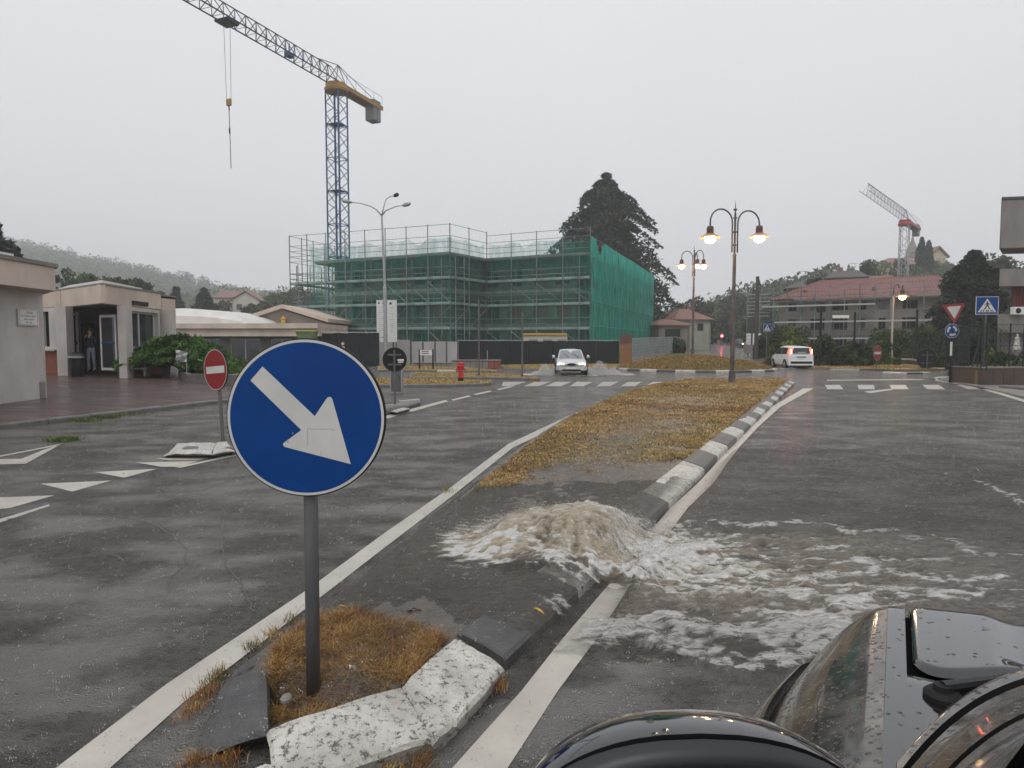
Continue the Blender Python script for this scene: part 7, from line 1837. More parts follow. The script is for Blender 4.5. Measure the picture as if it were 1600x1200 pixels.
# fenced garden corner, right
gw = thing('garden_wall', (18, 27, 0), 'low brown stained wall turning the corner under the green mesh fence', 'wall')
wpts = [G(1482, 597.5), G(1535, 603.5), G(1600, 603.5), G(1760, 604)]
wpts = [Vector((p.x, p.y, 0)) for p in wpts]
M['brown_wall'] = mat('brown_stained_wall', (0.10, 0.065, 0.045), 0.75, col2=(0.06, 0.045, 0.035), scale=1.5, spots=(0.16, 0.12, 0.09), sscale=6, sthr=.66, bump=.5, bscale=14)
hw_ = [ZA(571.5, wpts[0].y), ZA(573.5, wpts[1].y), ZA(573, wpts[2].y), ZA(573, wpts[3].y)]
for i in range(3):
    a, b = wpts[i], wpts[i + 1]; d_ = (b - a).normalized(); n_ = Vector((-d_.y, d_.x, 0)); k = 4 if i < 2 else 6
    for j in range(k):
        p_, q_ = a.lerp(b, j / k) + d_ * .006, a.lerp(b, (j + 1) / k) - d_ * .006
        ha, hb = hw_[i] + (hw_[i + 1] - hw_[i]) * j / k, hw_[i] + (hw_[i + 1] - hw_[i]) * (j + 1) / k
        mb = MB(); pts = [p_, q_, q_ + n_ * .25, p_ + n_ * .25]; hs_ = [ha, hb, hb, ha]
        mb.add([(v_.x, v_.y, -.02) for v_ in pts] + [(v_.x, v_.y, h_ - .05) for v_, h_ in zip(pts, hs_)], [(3, 2, 1, 0), (4, 5, 6, 7)] + [(c, (c + 1) % 4, 4 + (c + 1) % 4, 4 + c) for c in range(4)]); mb.build('block', M['brown_wall'], gw)
        mb = MB(); pts = [p_ - n_ * .03, q_ - n_ * .03, q_ + n_ * .28, p_ + n_ * .28]
        mb.add([(v_.x, v_.y, h_ - .046) for v_, h_ in zip(pts, hs_)] + [(v_.x, v_.y, h_) for v_, h_ in zip(pts, hs_)], [(3, 2, 1, 0), (4, 5, 6, 7)] + [(c, (c + 1) % 4, 4 + (c + 1) % 4, 4 + c) for c in range(4)]); mb.build('coping', M['concrete_dark'], gw)
M['fence_green'] = mat('dark_green_fence', (0.010, 0.016, 0.014), 0.5)
gf = thing('mesh_fence', (18, 27, 0), 'dark green chain link fence with posts and diagonal struts on the brown wall', 'fence')
zf = ZA(509, 28.5)
def fence_run(pts, hs_, zt, npost, cell=.17):
    tot = sum((pts[i + 1] - pts[i]).length for i in range(len(pts) - 1))
    wm_ = MB()
    for i in range(len(pts) - 1):
        a, b = pts[i], pts[i + 1]; n_ = Vector((-(b - a).y, (b - a).x, 0)).normalized() * .12; a, b = a + n_, b + n_; L_ = (b - a).length; d_ = (b - a) / L_; h0 = max(hs_[i], hs_[i + 1])
        k = max(1, round(npost * L_ / tot))
        for j in range(k + 1):
            c_ = a + d_ * L_ * j / k; mb = MB(); mb.tube([(c_.x, c_.y, h0 - .15), (c_.x, c_.y, zt + .05)], .032, 6); mb.build('post', M['fence_green'], gf)
        for z in (h0 + .04, (h0 + zt) / 2, zt): mb = MB(); mb.bar((a.x, a.y, z), (b.x, b.y, z), .010, 4); mb.build('tension_wire', M['fence_green'], gf)
        H = zt - h0; u = -H
        while u < L_:
            for s_ in (1, -1):
                u0, u1 = u, u + H; za, zb = (h0, zt) if s_ > 0 else (zt, h0)
                c0, c1 = max(0, (0 - u0) / H), min(1, (L_ - u0) / H)
                if c1 > c0: wm_.bar((a.x + d_.x * (u0 + H * c0), a.y + d_.y * (u0 + H * c0), za + (zb - za) * c0), (a.x + d_.x * (u0 + H * c1), a.y + d_.y * (u0 + H * c1), za + (zb - za) * c1), .0055, 3)
            u += cell
    o = wm_.build('mesh', M['fence_green'], gf); o['kind'] = 'stuff'
fence_run(wpts[:3] + [wpts[3]], hw_, zf, 13, .2)
back = [wpts[0] + Vector((0, 0, 0)), wpts[0] + Vector((7.6, 9, 0)), wpts[0] + Vector((19, 20, 0))]
fence_run(back, [hw_[0]] * 3, zf + .1, 8, .3)
def strut(px0, r0, px1, r1, Y): mb = MB(); mb.bar(tuple(P(px0, r0, Y)), tuple(P(px1, r1, Y)), .035, 6); mb.build('strut', M['fence_green'], gf)
strut(1519, 573, 1534, 520, 26.9); strut(1540, 520, 1570, 573, 26.9); strut(1577, 573, 1610, 535, 26.9)
lawn = thing('garden', (20, 30, 0), 'weedy lawn inside the fenced garden on the right', 'garden'); lawn['kind'] = 'structure'
mb = MB(); mb.prism([(wpts[0].x + .3, wpts[0].y + .2), (wpts[1].x, wpts[1].y + .3), (wpts[3].x, wpts[3].y + .3), (48, 42), (36, 46), (26.3, 37)], -.02, .62); mb.build('turf', M['verge'], lawn)
n = 9000; xx = r.uniform(17.5, 30, n); yy = r.uniform(27, 33, n); k = (yy > 27.2) & (xx > 18.0 + (yy - 27) * .4); xx, yy = xx[k], yy[k]; n = len(xx)
blades('garden_grass', xx, yy, np.full(n, .62), r.uniform(.05, .16, n), np.full(n, .03), pal(r, n, [GREEN, OLIVE, STRAW], [3, 3, 1]), lawn, .9, seed=80)
# low walls beyond the single lamp
for (pts, lab) in (([(1378, 571), (1420, 571), (1452, 575)], 'low white topped kerb wall under the round hedge'), ([(1352, 571), (1376, 571)], 'short low wall end beside the small no entry sign')):
    q_ = [G(*p) for p in pts]; t = thing('low_wall', (q_[0].x, q_[0].y, 0), lab, 'wall')
    for i in range(len(q_) - 1):
        a, b = q_[i], q_[i + 1]; mb = MB(); mb.prism([(a.x, a.y), (b.x, b.y), (b.x, b.y + .3), (a.x, a.y + .3)], -.02, .42); mb.build('wall', M['brown_wall'], t)
        mb = MB(); mb.prism([(a.x, a.y - .03), (b.x, b.y - .03), (b.x, b.y + .33), (a.x, a.y + .33)], .424, .50); mb.build('coping', M['kerb_white'], t)
gl = MB(); q_ = [G(1350, 570), G(1480, 570)]; gl.prism([(q_[0].x, q_[0].y + .4), (q_[1].x, q_[1].y + .4), (q_[1].x, q_[1].y + 9), (q_[0].x, q_[0].y + 9)], -.02, .45)
t = gl.build('raised_lawn', M['verge'], origin=(q_[0].x, q_[0].y, 0)); setp(t, 'raised straw coloured lawn behind the low wall', 'lawn', kind='structure')

# houses along the far road
Y = 96; t = house(XA(1076, Y, 520), Y + 3, 5.6, 6, ZA(500, Y), ZA(482.5, Y), 'pale green house with a pinkish hip roof right of the dark cedar', M['house_wall'], M['tile_old'], rz=R(14), hip=.75, wins=[(3.4, 4.4, ZA(517, Y), ZA(505, Y), 0)], fm='shutter', chim=(1.0, .5))
Y = 89; t = house(XA(1046, Y, 520), Y + 2, 4.6, 4.5, ZA(509, Y), ZA(500, Y), 'small house with a maroon shutter wall between the cedar and the green house', M['old_wall'], M['tile_old'], rz=R(14), hip=.6, wins=[(1.0, 3.3, ZA(527, Y), ZA(514, Y), 0)], fm='shutter')
Y = 215; house(XA(1112, Y, 510), Y, 9, 12, ZA(483, Y), ZA(482, Y), 'flat topped grey tower block faint in the mist beyond the road', M['old_wall'], M['old_wall'], hip=.1, ov=.1)
Y = 158; t = house(XA(374, Y, 480), Y, 9.5, 9, ZA(468, Y), ZA(455, Y), 'white villa with a pinkish roof on the misty hillside', M['cream'], M['tile'], rz=R(12), hip=.25, zb=float(gz(-65, 158)) - 2, wins=[(1.0, 2.2, ZA(484, Y), ZA(475, Y), 0), (3.8, 4.8, ZA(484, Y), ZA(475, Y), 0), (5.6, 6.8, ZA(484, Y), ZA(475, Y), 0), (7.6, 8.8, ZA(484, Y), ZA(475, Y), 0)], fm='shutter')
t2 = house(XA(391, Y - 4, 480), Y - 5, 6.0, 5, ZA(472, Y), ZA(459, Y), 'white gabled wing of the villa on the hillside', M['cream'], M['tile_old'], rz=R(8), hip='gable_front', zb=float(gz(-60, 153)) - 2, wins=[(1.0, 2.2, ZA(487, Y), ZA(478, Y), 0), (3.4, 4.6, ZA(487, Y), ZA(478, Y), 0)], fm='shutter')
Y = 175; house(XA(446, Y, 470), Y, 7, 7, ZA(477, Y), ZA(466, Y), 'pale house half hidden by trees left of the scaffolding', M['cream'], M['tile_old'], rz=R(10), hip='gable_front', zb=4)
Y = 190; house(XA(424, Y, 470), Y, 7, 7, ZA(478, Y), ZA(470, Y), 'small pale cottage roof right of the white villa', M['cream'], M['tile_old'], rz=R(-14), hip=.3, zb=4)

# ------------------------------------------------------------------ plants
def leafmat(name, c, tr=.2):
    m = mat(name, c, 0.7, attr='Col', scale=.8)
    m.node_tree.nodes['Principled BSDF'].inputs['Specular IOR Level'].default_value = .12
    return m
M['leaf'] = leafmat('foliage', (.05, .07, .03)); M['bark'] = mat('bark', (0.07, 0.055, 0.045), 0.9, col2=(0.12, 0.10, 0.08), scale=4, stretch=(1, 1, .3))
def leaf_cloud(name, Pn, S, cols, parent, flat=0.0, rs=None, asp=1.0, label=None):
    """quads of size S about the points, tilted at random (flat: nearer to level)"""
    rs = rs or np.random.default_rng(5); n = len(Pn)
    nrm = rs.normal(size=(n, 3)); nrm[:, 2] = nrm[:, 2] * (1 - flat) + flat * 2.0 * np.sign(nrm[:, 2] + 1e-6)
    nrm /= np.linalg.norm(nrm, axis=1)[:, None]
    a = np.cross(nrm, rs.normal(size=(n, 3))); a /= np.linalg.norm(a, axis=1)[:, None] + 1e-9; b = np.cross(nrm, a)
    a = a * S[:, None] * asp; b = b * S[:, None]
    V = np.stack([Pn - a * .9, Pn - b * .5 + a * .1, Pn + a, Pn + b * .5 - a * .1], 1).reshape(-1, 3)
    Fc = np.arange(n * 4).reshape(n, 4)
    return np_mesh(name, V, Fc, M['leaf'], parent, col=np.repeat(cols, 4, 0))
DG, MG, BG, CG = (0.026, 0.042, 0.02), (0.055, 0.08, 0.028), (0.10, 0.135, 0.035), (0.028, 0.040, 0.030)
def round_tree(x, y, z, h, w, lab, cols=(DG, MG), n=2600, leaf=.22, trunk=.25, kind='tree', name='broadleaf_tree', seed=1, clumps=16, bot=.25, grp=None, cat='tree', shape=1.0):
    rs = np.random.default_rng(seed); t = thing(name, (x, y, z), lab, cat, grp); rd = random.Random(seed)
    zb_ = h * bot; ch_ = h - zb_
    if kind == 'tree':
        mb = MB(); mb.tube([(0, 0, -.3), (0, 0, zb_), (w * .03, 0, h * .75)], [trunk, trunk * .8, trunk * .2], 8)
        for k in range(6):
            a = rd.uniform(0, 6.28); u = rd.uniform(.5, 1); mb.tube([(0, 0, zb_ * u + h * .1), (math.cos(a) * w * .2, math.sin(a) * w * .2, zb_ + ch_ * rd.uniform(.3, .6)), (math.cos(a) * w * .38, math.sin(a) * w * .38, zb_ + ch_ * rd.uniform(.45, .8))], [trunk * .4, trunk * .25, trunk * .08], 5)
        mb.build('trunk', M['bark'], t, world=False)
    cc = []
    for k in range(clumps):
        a = rs.uniform(0, 6.28); v_ = rs.uniform(-.9, .95); rr_ = math.sqrt(max(0, 1 - abs(v_) ** 2.2)) * rs.uniform(.35, .82)
        cc.append((math.cos(a) * rr_ * w / 2, math.sin(a) * rr_ * w / 2, zb_ + ch_ * (.5 + .42 * v_), rs.uniform(.16, .30) * min(w, ch_) * shape))
    cc = np.array(cc); idx = rs.integers(0, clumps, n)
    dirs = rs.normal(size=(n, 3)); dirs /= np.linalg.norm(dirs, axis=1)[:, None]
    rad_ = rs.random(n) ** .45
    Pn = cc[idx, :3] + dirs * (rad_ * cc[idx, 3])[:, None] * np.array([1, 1, .8])
    Pn[:, 2] = np.maximum(Pn[:, 2], .05)
    tone = rs.uniform(.65, 1.4, clumps)[idx] * rs.uniform(.75, 1.25, n)
    c_ = np.array(cols)[rs.integers(0, len(cols), clumps)[idx]] * tone[:, None]
    leaf_cloud('crown', Pn, leaf * rs.uniform(.6, 1.3, n), c_, t, rs=rs)
    return t
def conifer(x, y, z, h, w, lab, n=6000, cols=(CG, DG), seed=1, levels=24, droop=.25, leaf=.32, name='conifer', grp=None, power=.85, base=.08, irr=.25, bough=9, cat='tree', lean=None, vs=1.0):
    rs = np.random.default_rng(seed); t = thing(name, (x, y, z), lab, cat, grp)
    mb = MB(); mb.tube([(0, 0, -.4), (0, 0, h * .5), (0, 0, h * .96)], [h * .02 + .1, h * .012 + .04, .03], 8)
    Pn, Cn, Sn = [], [], []
    per = n // (levels * bough)
    for l in range(levels):
        u = base + (1 - base) * (l + rs.uniform(-.3, .3)) / levels; u = min(u, .985)
        R_ = min(1, (1 - u) * 6.5 + .04) * w / 2 * (1 - u) ** power * (1 + .12 * math.sin(l * 1.7 + seed))
        for b in range(bough):
            a = rs.uniform(0, 6.28); rb_ = R_ * rs.uniform(1 - irr * 1.6, 1 + irr)
            zz = h * u; ln = max(rb_, .3)
            ux, uy = math.cos(a), math.sin(a)
            if b % 3 == 0: mb.bar((0, 0, zz - .02 * h), (ux * ln * .75, uy * ln * .75, zz + ln * .06 - droop * ln * .5), .05 + .004 * h * (1 - u), 3)
            m_ = per; q_ = rs.random(m_) ** .6; wd = ln * .20 * (1.2 - q_ * .7) + .1
            side = rs.normal(0, 1, m_) * wd
            px_ = ux * ln * q_ - uy * side; py_ = uy * ln * q_ + ux * side
            pz_ = zz + ln * .08 * np.sin(q_ * 3) - droop * ln * q_ ** 2 - vs * np.abs(rs.normal(0, .18 + .02 * ln, m_)) * (.5 + q_) - np.abs(side) * .25
            Pn.append(np.stack([px_, py_, pz_], 1)); tn = rs.uniform(.7, 1.35); cidx = rs.integers(0, len(cols))
            Cn.append(np.array(cols[cidx])[None] * tn * rs.uniform(.75, 1.25, (m_, 1)) * (1.0 + .0 * q_[:, None])); Sn.append(leaf * rs.uniform(.6, 1.3, m_) * (1.15 - .4 * u))
    mb.build('trunk', M['bark'], t, world=False)
    leaf_cloud('crown', np.concatenate(Pn), np.concatenate(Sn), np.concatenate(Cn), t, flat=.35, rs=rs, asp=1.35)
    return t
Y = 103; zc_ = float(gz(15, Y))
conifer(XA(946, Y, 500), Y, zc_, ZA(264, Y) - zc_, 22.5, 'huge dark cedar with drooping boughs rising behind the netted building', n=66000, cols=((.040, .052, .040), (.028, .038, .030), (.055, .062, .040)), seed=4, levels=27, droop=.34, leaf=.36, name='cedar_tree', power=.42, base=.05, irr=.27, bough=13, vs=.45)
rs_ = np.random.default_rng(3)
# trees by the left hillside
for i, (px, top, Y, w_, lab) in enumerate(((276, 446, 118, 4.5, 'slim conifer between the entrance building and the bushy conifer'), (320, 448, 122, 7.5, 'bushy dark conifer left of the white villa'), (252, 452, 126, 7, 'dark tree top just right of the beige canopy'), (232, 440, 135, 7, 'far green tree top above the canopy'))):
    x = XA(px, Y, 480); z = float(gz(x, Y)); conifer(x, Y, z, ZA(top, Y) - z, w_, lab, n=5000, seed=20 + i, levels=16, leaf=.5, power=.7, irr=.35)
for i, (px, top, Y, w_, lab) in enumerate(((20, 379, 48, 3.2, 'dark tree top poking above the white roof at the far left'), (-6, 340, 46, 3.0, 'tree branch tip at the left edge of the view'))):
    x = XA(px, Y, 420); conifer(x, Y, 0, ZA(top, Y), w_ * 1.6, lab, n=4200, seed=30 + i, levels=12, leaf=.26, cols=(DG, CG), power=.5, irr=.35, base=.5)
for i in range(9):
    px = 92 + i * 17; Y = 78 + (i % 3) * 5; top = [420, 417, 421, 424, 428, 431, 434, 431, 438][i]; x = XA(px, Y, 440)
    round_tree(x, Y, float(gz(x, Y)), ZA(top, Y) - float(gz(x, Y)), 3.4, 'green tree top above the roofs left of centre, %s from the left in the row' % ['first', 'second', 'third', 'fourth', 'fifth', 'sixth', 'seventh', 'eighth', 'ninth'][i], cols=(MG, DG, (.06, .075, .03)), n=1500, leaf=.28, seed=40 + i, grp='tree tops over the entrance building')
for i, (px, top, Y, w_) in enumerate(((345, 472, 150, 5), (400, 478, 140, 7), (418, 474, 146, 6), (430, 460, 170, 7), (452, 456, 165, 7), (470, 452, 168, 8), (490, 458, 160, 8), (438, 474, 130, 6))):
    x = XA(px, Y, 480); z = float(gz(x, Y))
    round_tree(x, Y, z, max(4, ZA(top, Y) - z), w_, 'misty green tree on the left hillside, %s in the row beside the villa' % ['first', 'second', 'third', 'fourth', 'fifth', 'sixth', 'seventh', 'eighth'][i], cols=(MG, DG), n=1500, leaf=.5, seed=60 + i, grp='trees round the villa')
# wooded hillside far left: one mass
nf = 1200
fx = rs_.uniform(-620, -120, nf); fy_ = rs_.uniform(300, 650, nf); fz_ = gz(fx, fy_)
Pn, Cn, Sn = [], [], []
for k in range(nf):
    hh = rs_.uniform(9, 15); ww = hh * rs_.uniform(.35, .6); m_ = 85
    d_ = rs_.normal(size=(m_, 3)); d_ /= np.linalg.norm(d_, axis=1)[:, None]
    Pn.append(np.array([fx[k], fy_[k], fz_[k] + hh * .5]) + d_ * (rs_.random(m_) ** .4)[:, None] * np.array([ww, ww, hh * .55])); Cn.append(np.array((MG, DG, BG)[rs_.integers(0, 3)])[None] * rs_.uniform(.7, 1.4, (m_, 1))); Sn.append(rs_.uniform(.8, 1.6, m_))
o = leaf_cloud('forest', np.concatenate(Pn), np.concatenate(Sn), np.concatenate(Cn), None, rs=rs_); setp(o, 'misty wood covering the hills at the far left', 'wood', kind='stuff')
nf = 420
fx = rs_.uniform(40, 190, nf); fy_ = rs_.uniform(150, 235, nf); k_ = (np.hypot(fx - 112, fy_ - 203) > 14) & ~((fy_ < 200) & (np.abs(fx - (fy_ * .285)) < 7)); fx, fy_ = fx[k_], fy_[k_]; fz_ = gz(fx, fy_)
Pn, Cn, Sn = [], [], []
for k in range(len(fx)):
    hh = rs_.uniform(3, 6) if fx[k] > 75 else rs_.uniform(5, 9); ww = hh * rs_.uniform(.35, .6); m_ = 80
    d_ = rs_.normal(size=(m_, 3)); d_ /= np.linalg.norm(d_, axis=1)[:, None]
    Pn.append(np.array([fx[k], fy_[k], fz_[k] + hh * .5]) + d_ * (rs_.random(m_) ** .4)[:, None] * np.array([ww, ww, hh * .55])); Cn.append(np.array((MG, DG, BG)[rs_.integers(0, 3)])[None] * rs_.uniform(.7, 1.4, (m_, 1))); Sn.append(rs_.uniform(.5, 1.1, m_))
o = leaf_cloud('hill_wood', np.concatenate(Pn), np.concatenate(Sn), np.concatenate(Cn), None, rs=rs_); setp(o, 'scrubby wood on the church hill and beyond the far road', 'wood', kind='stuff')
# trees along the far road
for i, (px, top, Y, w_, kd, lab) in enumerate(((1064, 472, 150, 7, 'c', 'faint pointed conifer behind the pale green house'), (1091, 468, 145, 8, 'r', 'large misty tree right of the pale green house'), (1109, 470, 190, 2.4, 'c', 'thin cypress spike above the misty tower block'), (1103, 497, 118, 4.5, 'r', 'green tree beside the far road, left'), (1138, 485, 150, 9, 'r', 'misty tree left of the utility poles'), (1158, 462, 170, 12, 'r', 'tall misty tree behind the utility poles'), (1176, 475, 140, 9, 'r', 'dark tree directly behind the nearest utility pole'), (1122, 500, 160, 9, 'r', 'dark mass of tree over the red traffic light'), (1145, 505, 130, 9, 'r', 'bushy tree right of the red traffic light'), (1192, 500, 100, 6, 'r', 'dark tree behind the small crossing sign'))):
    x = XA(px, Y, 500); z = float(gz(x, Y)); h_ = ZA(top, Y) - z
    if kd == 'c': conifer(x, Y, z, h_, w_, lab, n=2600, seed=80 + i, levels=14, leaf=.5, power=.8)
    else: round_tree(x, Y, z, h_, w_, lab, cols=(MG, DG, CG), n=3200, leaf=.48, seed=80 + i, bot=.08, clumps=24)
# hill on the right
Y = 170
x = XA(1445, Y, 400); z = float(gz(x, Y))
def cypress(px0, px1, top, Y, lab, n=5200, seed=1, z=None):
    x = XA((px0 + px1) / 2, Y, 400); z = float(gz(x, Y)) if z is None else z; h = ZA(top, Y) - z; w = (px1 - px0) * Y / F; rs = np.random.default_rng(seed)
    t = thing('cypress_tree', (x, Y, z), lab, 'tree', 'cypresses before the church')
    mb = MB(); mb.tube([(0, 0, -.3), (0, 0, h * .8)], [.25, .04], 7); mb.build('trunk', M['bark'], t, world=False)
    u = rs.random(n); a = rs.uniform(0, 6.28, n); rr_ = w / 2 * np.minimum(1, (1 - u) * 3.2) ** .7 * (.75 + .25 * np.sin(a * 3 + u * 9)) * rs.random(n) ** .35
    Pn = np.stack([rr_ * np.cos(a), rr_ * np.sin(a), u * h], 1); c_ = np.array((.018, .026, .022))[None] * rs.uniform(.7, 1.4, (n, 1))
    leaf_cloud('crown', Pn, rs.uniform(.3, .6, n), c_, t, rs=rs)
cypress(1432, 1447, 372, 170, 'tall dark cypress left of the pair before the church', seed=3); cypress(1443, 1458, 377, 172, 'dark cypress right of the pair before the church', seed=4)
x = XA(1358, 130, 420); round_tree(x, 130, float(gz(x, 130)), ZA(400, 130) - float(gz(x, 130)), 4.2, 'round topped dark tree left of the white crane', cols=(DG, MG), n=3600, leaf=.35, seed=101, bot=.1, clumps=22)
x = XA(1273, 90, 430); round_tree(x, 90, 4, ZA(418, 90) - 4, 2.2, 'sparse little tree top over the left end of the red roof', cols=(DG,), n=420, leaf=.26, seed=102, bot=.45, clumps=9)
x = XA(1408, 165, 430); round_tree(x, 165, float(gz(x, 165)), 9, 6, 'green tree behind the white crane mast', cols=(MG,), n=1800, leaf=.45, seed=103, bot=.1)
Y = 60; x = XA(1521, Y, 450); conifer(x, Y, 0, ZA(384, Y), 7.0, 'big dark bushy conifer between the red roofed house and the concrete building', n=26000, cols=((.016, .026, .017), (.024, .036, .022), (.03, .044, .024)), seed=105, levels=22, leaf=.26, power=.55, irr=.30, bough=14, droop=-.10, base=.02)
x = XA(1497, 62, 450); conifer(x, 62, 0, ZA(408, 62), 5.0, 'lower dark conifer hugging the left side of the big bushy conifer', n=9000, cols=((.016, .026, .017), (.024, .036, .022)), seed=106, levels=16, leaf=.26, power=.5, irr=.3, bough=12, droop=-.10, base=.02)
for i, (px, top, Y, w_) in enumerate(((1558, 395, 110, 8), (1582, 408, 118, 6), (1545, 410, 100, 6))):
    x = XA(px, Y, 430); z = float(gz(x, Y)); round_tree(x, Y, z, ZA(top, Y) - z, w_, ['tall faded tree right of the big conifer', 'faded thin tree at the right edge under the concrete block', 'faded tree just behind the big conifer'][i], cols=(CG, MG), n=2200, leaf=.42, seed=110 + i, bot=.1)
# bushes across the junction
def bush(px0, px1, top, base_row, lab, cols, seed, n=5200, leaf=.11, Yo=None, name='bush', dep=.8, cat='bush', grp=None):
    Y = Yo or G(800, base_row).y; x = XA((px0 + px1) / 2, Y); w = (px1 - px0) * Y / F; h = ZA(top, Y)
    rs = np.random.default_rng(seed); t = thing(name, (x, Y, 0), lab, cat, grp); clumps = 26
    mb = MB()
    for k in range(7): a = rs.uniform(0, 6.28); q = rs.uniform(.1, .4); mb.tube([(math.cos(a) * w * .08, math.sin(a) * .2, 0), (math.cos(a) * w * q, math.sin(a) * w * q * dep, h * rs.uniform(.5, .85))], [.04, .012], 5)
    mb.build('stem', M['bark'], t, world=False)
    cx_ = rs.uniform(-.42, .42, clumps) * w; cy_ = rs.uniform(-.4, .4, clumps) * w * dep; prof = np.sqrt(np.clip(1 - (cx_ / (w * .5)) ** 2, .05, 1)); cz_ = rs.uniform(.08, .78, clumps) * h * prof
    cr_ = rs.uniform(.18, .30, clumps) * min(w, h) ; idx = rs.integers(0, clumps, n); d_ = rs.normal(size=(n, 3)); d_ /= np.linalg.norm(d_, axis=1)[:, None]
    Pn = np.stack([cx_[idx], cy_[idx], cz_[idx]], 1) + d_ * (rs.random(n) ** .4 * cr_[idx])[:, None]; Pn[:, 2] = np.clip(Pn[:, 2], .03, h * 1.05)
    c_ = np.array(cols)[rs.integers(0, len(cols), clumps)[idx]] * (rs.uniform(.65, 1.4, clumps)[idx] * rs.uniform(.7, 1.3, n))[:, None]
    leaf_cloud('crown', Pn, leaf * rs.uniform(.6, 1.4, n), c_, t, rs=rs); return t
LG = (.20, .30, .05)
bush(1200, 1262, 497, 566, 'mixed green bush behind the white hatchback', (DG, MG, BG), 201, 9000)
bush(1222, 1262, 516, 568, 'bright light green shrub standing over the white hatchback', (LG, (.08, .13, .03), BG), 202, 3200, Yo=50)
bush(1196, 1215, 535, 569, 'low tawny tuft shrub left of the white hatchback', ((.16, .13, .06), BG), 203, 1600, Yo=50)
bush(1262, 1312, 522, 573, 'dark leafy hedge right of the white hatchback', (DG, MG), 204, 9000, Yo=47)
bush(1298, 1356, 527, 574, 'wide dark green hedge left of the small no entry sign', (DG, (.03, .05, .02), MG), 205, 10000, Yo=46)
bush(1352, 1404, 528, 574, 'loose green shrub round the foot of the single street lamp', (MG, BG, DG), 206, 6500, Yo=48.5)
bush(1362, 1412, 508, 562, 'left dome of the clipped round hedge on the raised lawn', ((.05, .075, .025), MG), 207, 9000, Yo=56)
bush(1396, 1460, 503, 562, 'right dome of the clipped round hedge on the raised lawn', ((.05, .075, .025), MG), 208, 10000, Yo=57)
bush(1455, 1480, 535, 566, 'small dark bush left of the give way sign', (DG, MG), 209, 3000, Yo=44)
bush(1495, 1545, 506, 560, 'tall dark hedge inside the fenced garden, left', (DG, (.015, .022, .016)), 210, 9000, Yo=36)
bush(1540, 1590, 545, 572, 'rounded green bush inside the fenced garden', (MG, BG, DG), 211, 6000, Yo=33)
bush(1580, 1640, 548, 572, 'bush at the right edge inside the fenced garden', (MG, DG), 212, 6000, Yo=33)
bush(1573, 1583, 552, 573, 'thin bright weed climbing the garden fence', (LG,), 213, 700, Yo=28.5, leaf=.06)
bush(1028, 1068, 524, 545, 'dark clipped hedge tree over the mesh fence end', (DG, MG), 214, 5000, Yo=86, leaf=.2)
bush(1178, 1210, 518, 560, 'green shrubs behind the small crossing sign', (MG, DG), 215, 4000, Yo=66, leaf=.16)
# statue in the garden
M['statue'] = mat('pale_statue', (0.55, 0.55, 0.52), .7)
Y = 34; t = thing('statue', (XA(1589, Y, 540), Y, .6), 'small white robed statue among the bushes of the fenced garden', 'statue')
zt_ = ZA(522, Y) - .6; zb_ = ZA(546, Y) - .6
mb = MB(); mb.lathe([(.16, zb_), (.14, zb_ + .2), (.10, zb_ + .45), (.12, zb_ + .6), (.04, zt_ - .14), (.05, zt_ - .10), (.06, zt_ - .05), (.03, zt_)], (0, 0, 0), 14); mb.build('figure', M['statue'], t, world=False)
mb = MB(); mb.box((0, 0, zb_ / 2), (.4, .4, zb_)); mb.build('plinth', M['concrete_dark'], t, world=False)

# the juniper bush left
def juniper():
    rs = np.random.default_rng(300); Y = 27.5
    t = thing('juniper_bush', (XA(293, Y), Y, .45), 'big spreading green juniper mound beside the low entrance building', 'bush')
    n = 60000; clumps = 240; w = 3.3
    cx_ = rs.uniform(-.5, .56, clumps) * w; cy_ = rs.uniform(-1.5, 1.6, clumps); top = 1.62 * np.clip(1 - np.abs((cx_ + .3) / (w * .62)) ** 2.2, .12, 1) * np.clip(1 - (cy_ / 2.2) ** 2, .3, 1)
    cz_ = top * rs.uniform(.45, .95, clumps) ** .7; idx = rs.integers(0, clumps, n); a_ = rs.uniform(-.6, .6, clumps) + np.where(cx_ > 0, 0, np.pi); q = rs.random(n)
    ln = .55
    Pn = np.stack([cx_[idx] + np.cos(a_[idx]) * ln * (q - .3) + rs.normal(0, .08, n), cy_[idx] - .35 * (q - .3) + rs.normal(0, .12, n), cz_[idx] + .16 * q - .25 * q ** 2 + rs.normal(0, .05, n)], 1)
    Pn[:, 2] = np.clip(Pn[:, 2], .02, 2.2)
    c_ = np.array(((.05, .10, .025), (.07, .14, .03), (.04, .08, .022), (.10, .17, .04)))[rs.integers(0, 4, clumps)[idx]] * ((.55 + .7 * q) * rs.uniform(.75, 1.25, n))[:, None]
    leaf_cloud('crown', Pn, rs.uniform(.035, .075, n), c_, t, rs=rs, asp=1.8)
    mb = MB()
    for k in range(12): a = k * .55; mb.tube([(0, 0, 0), (math.cos(a) * .8, math.sin(a) * .6, .5), (math.cos(a) * 1.7, math.sin(a) * 1.1, .55)], [.05, .03, .01], 5)
    mb.build('stem', M['bark'], t, world=False)
juniper()
n = 6000; xx = r.uniform(-11, -7.2, n); yy = r.uniform(25.5, 33, n)
bush(352, 395, 556, 590, 'dry brownish green weeds spilling right of the juniper mound', (BG, (.14, .12, .05), MG), 301, 5000, Yo=29, leaf=.06, name='weeds', cat='weeds')

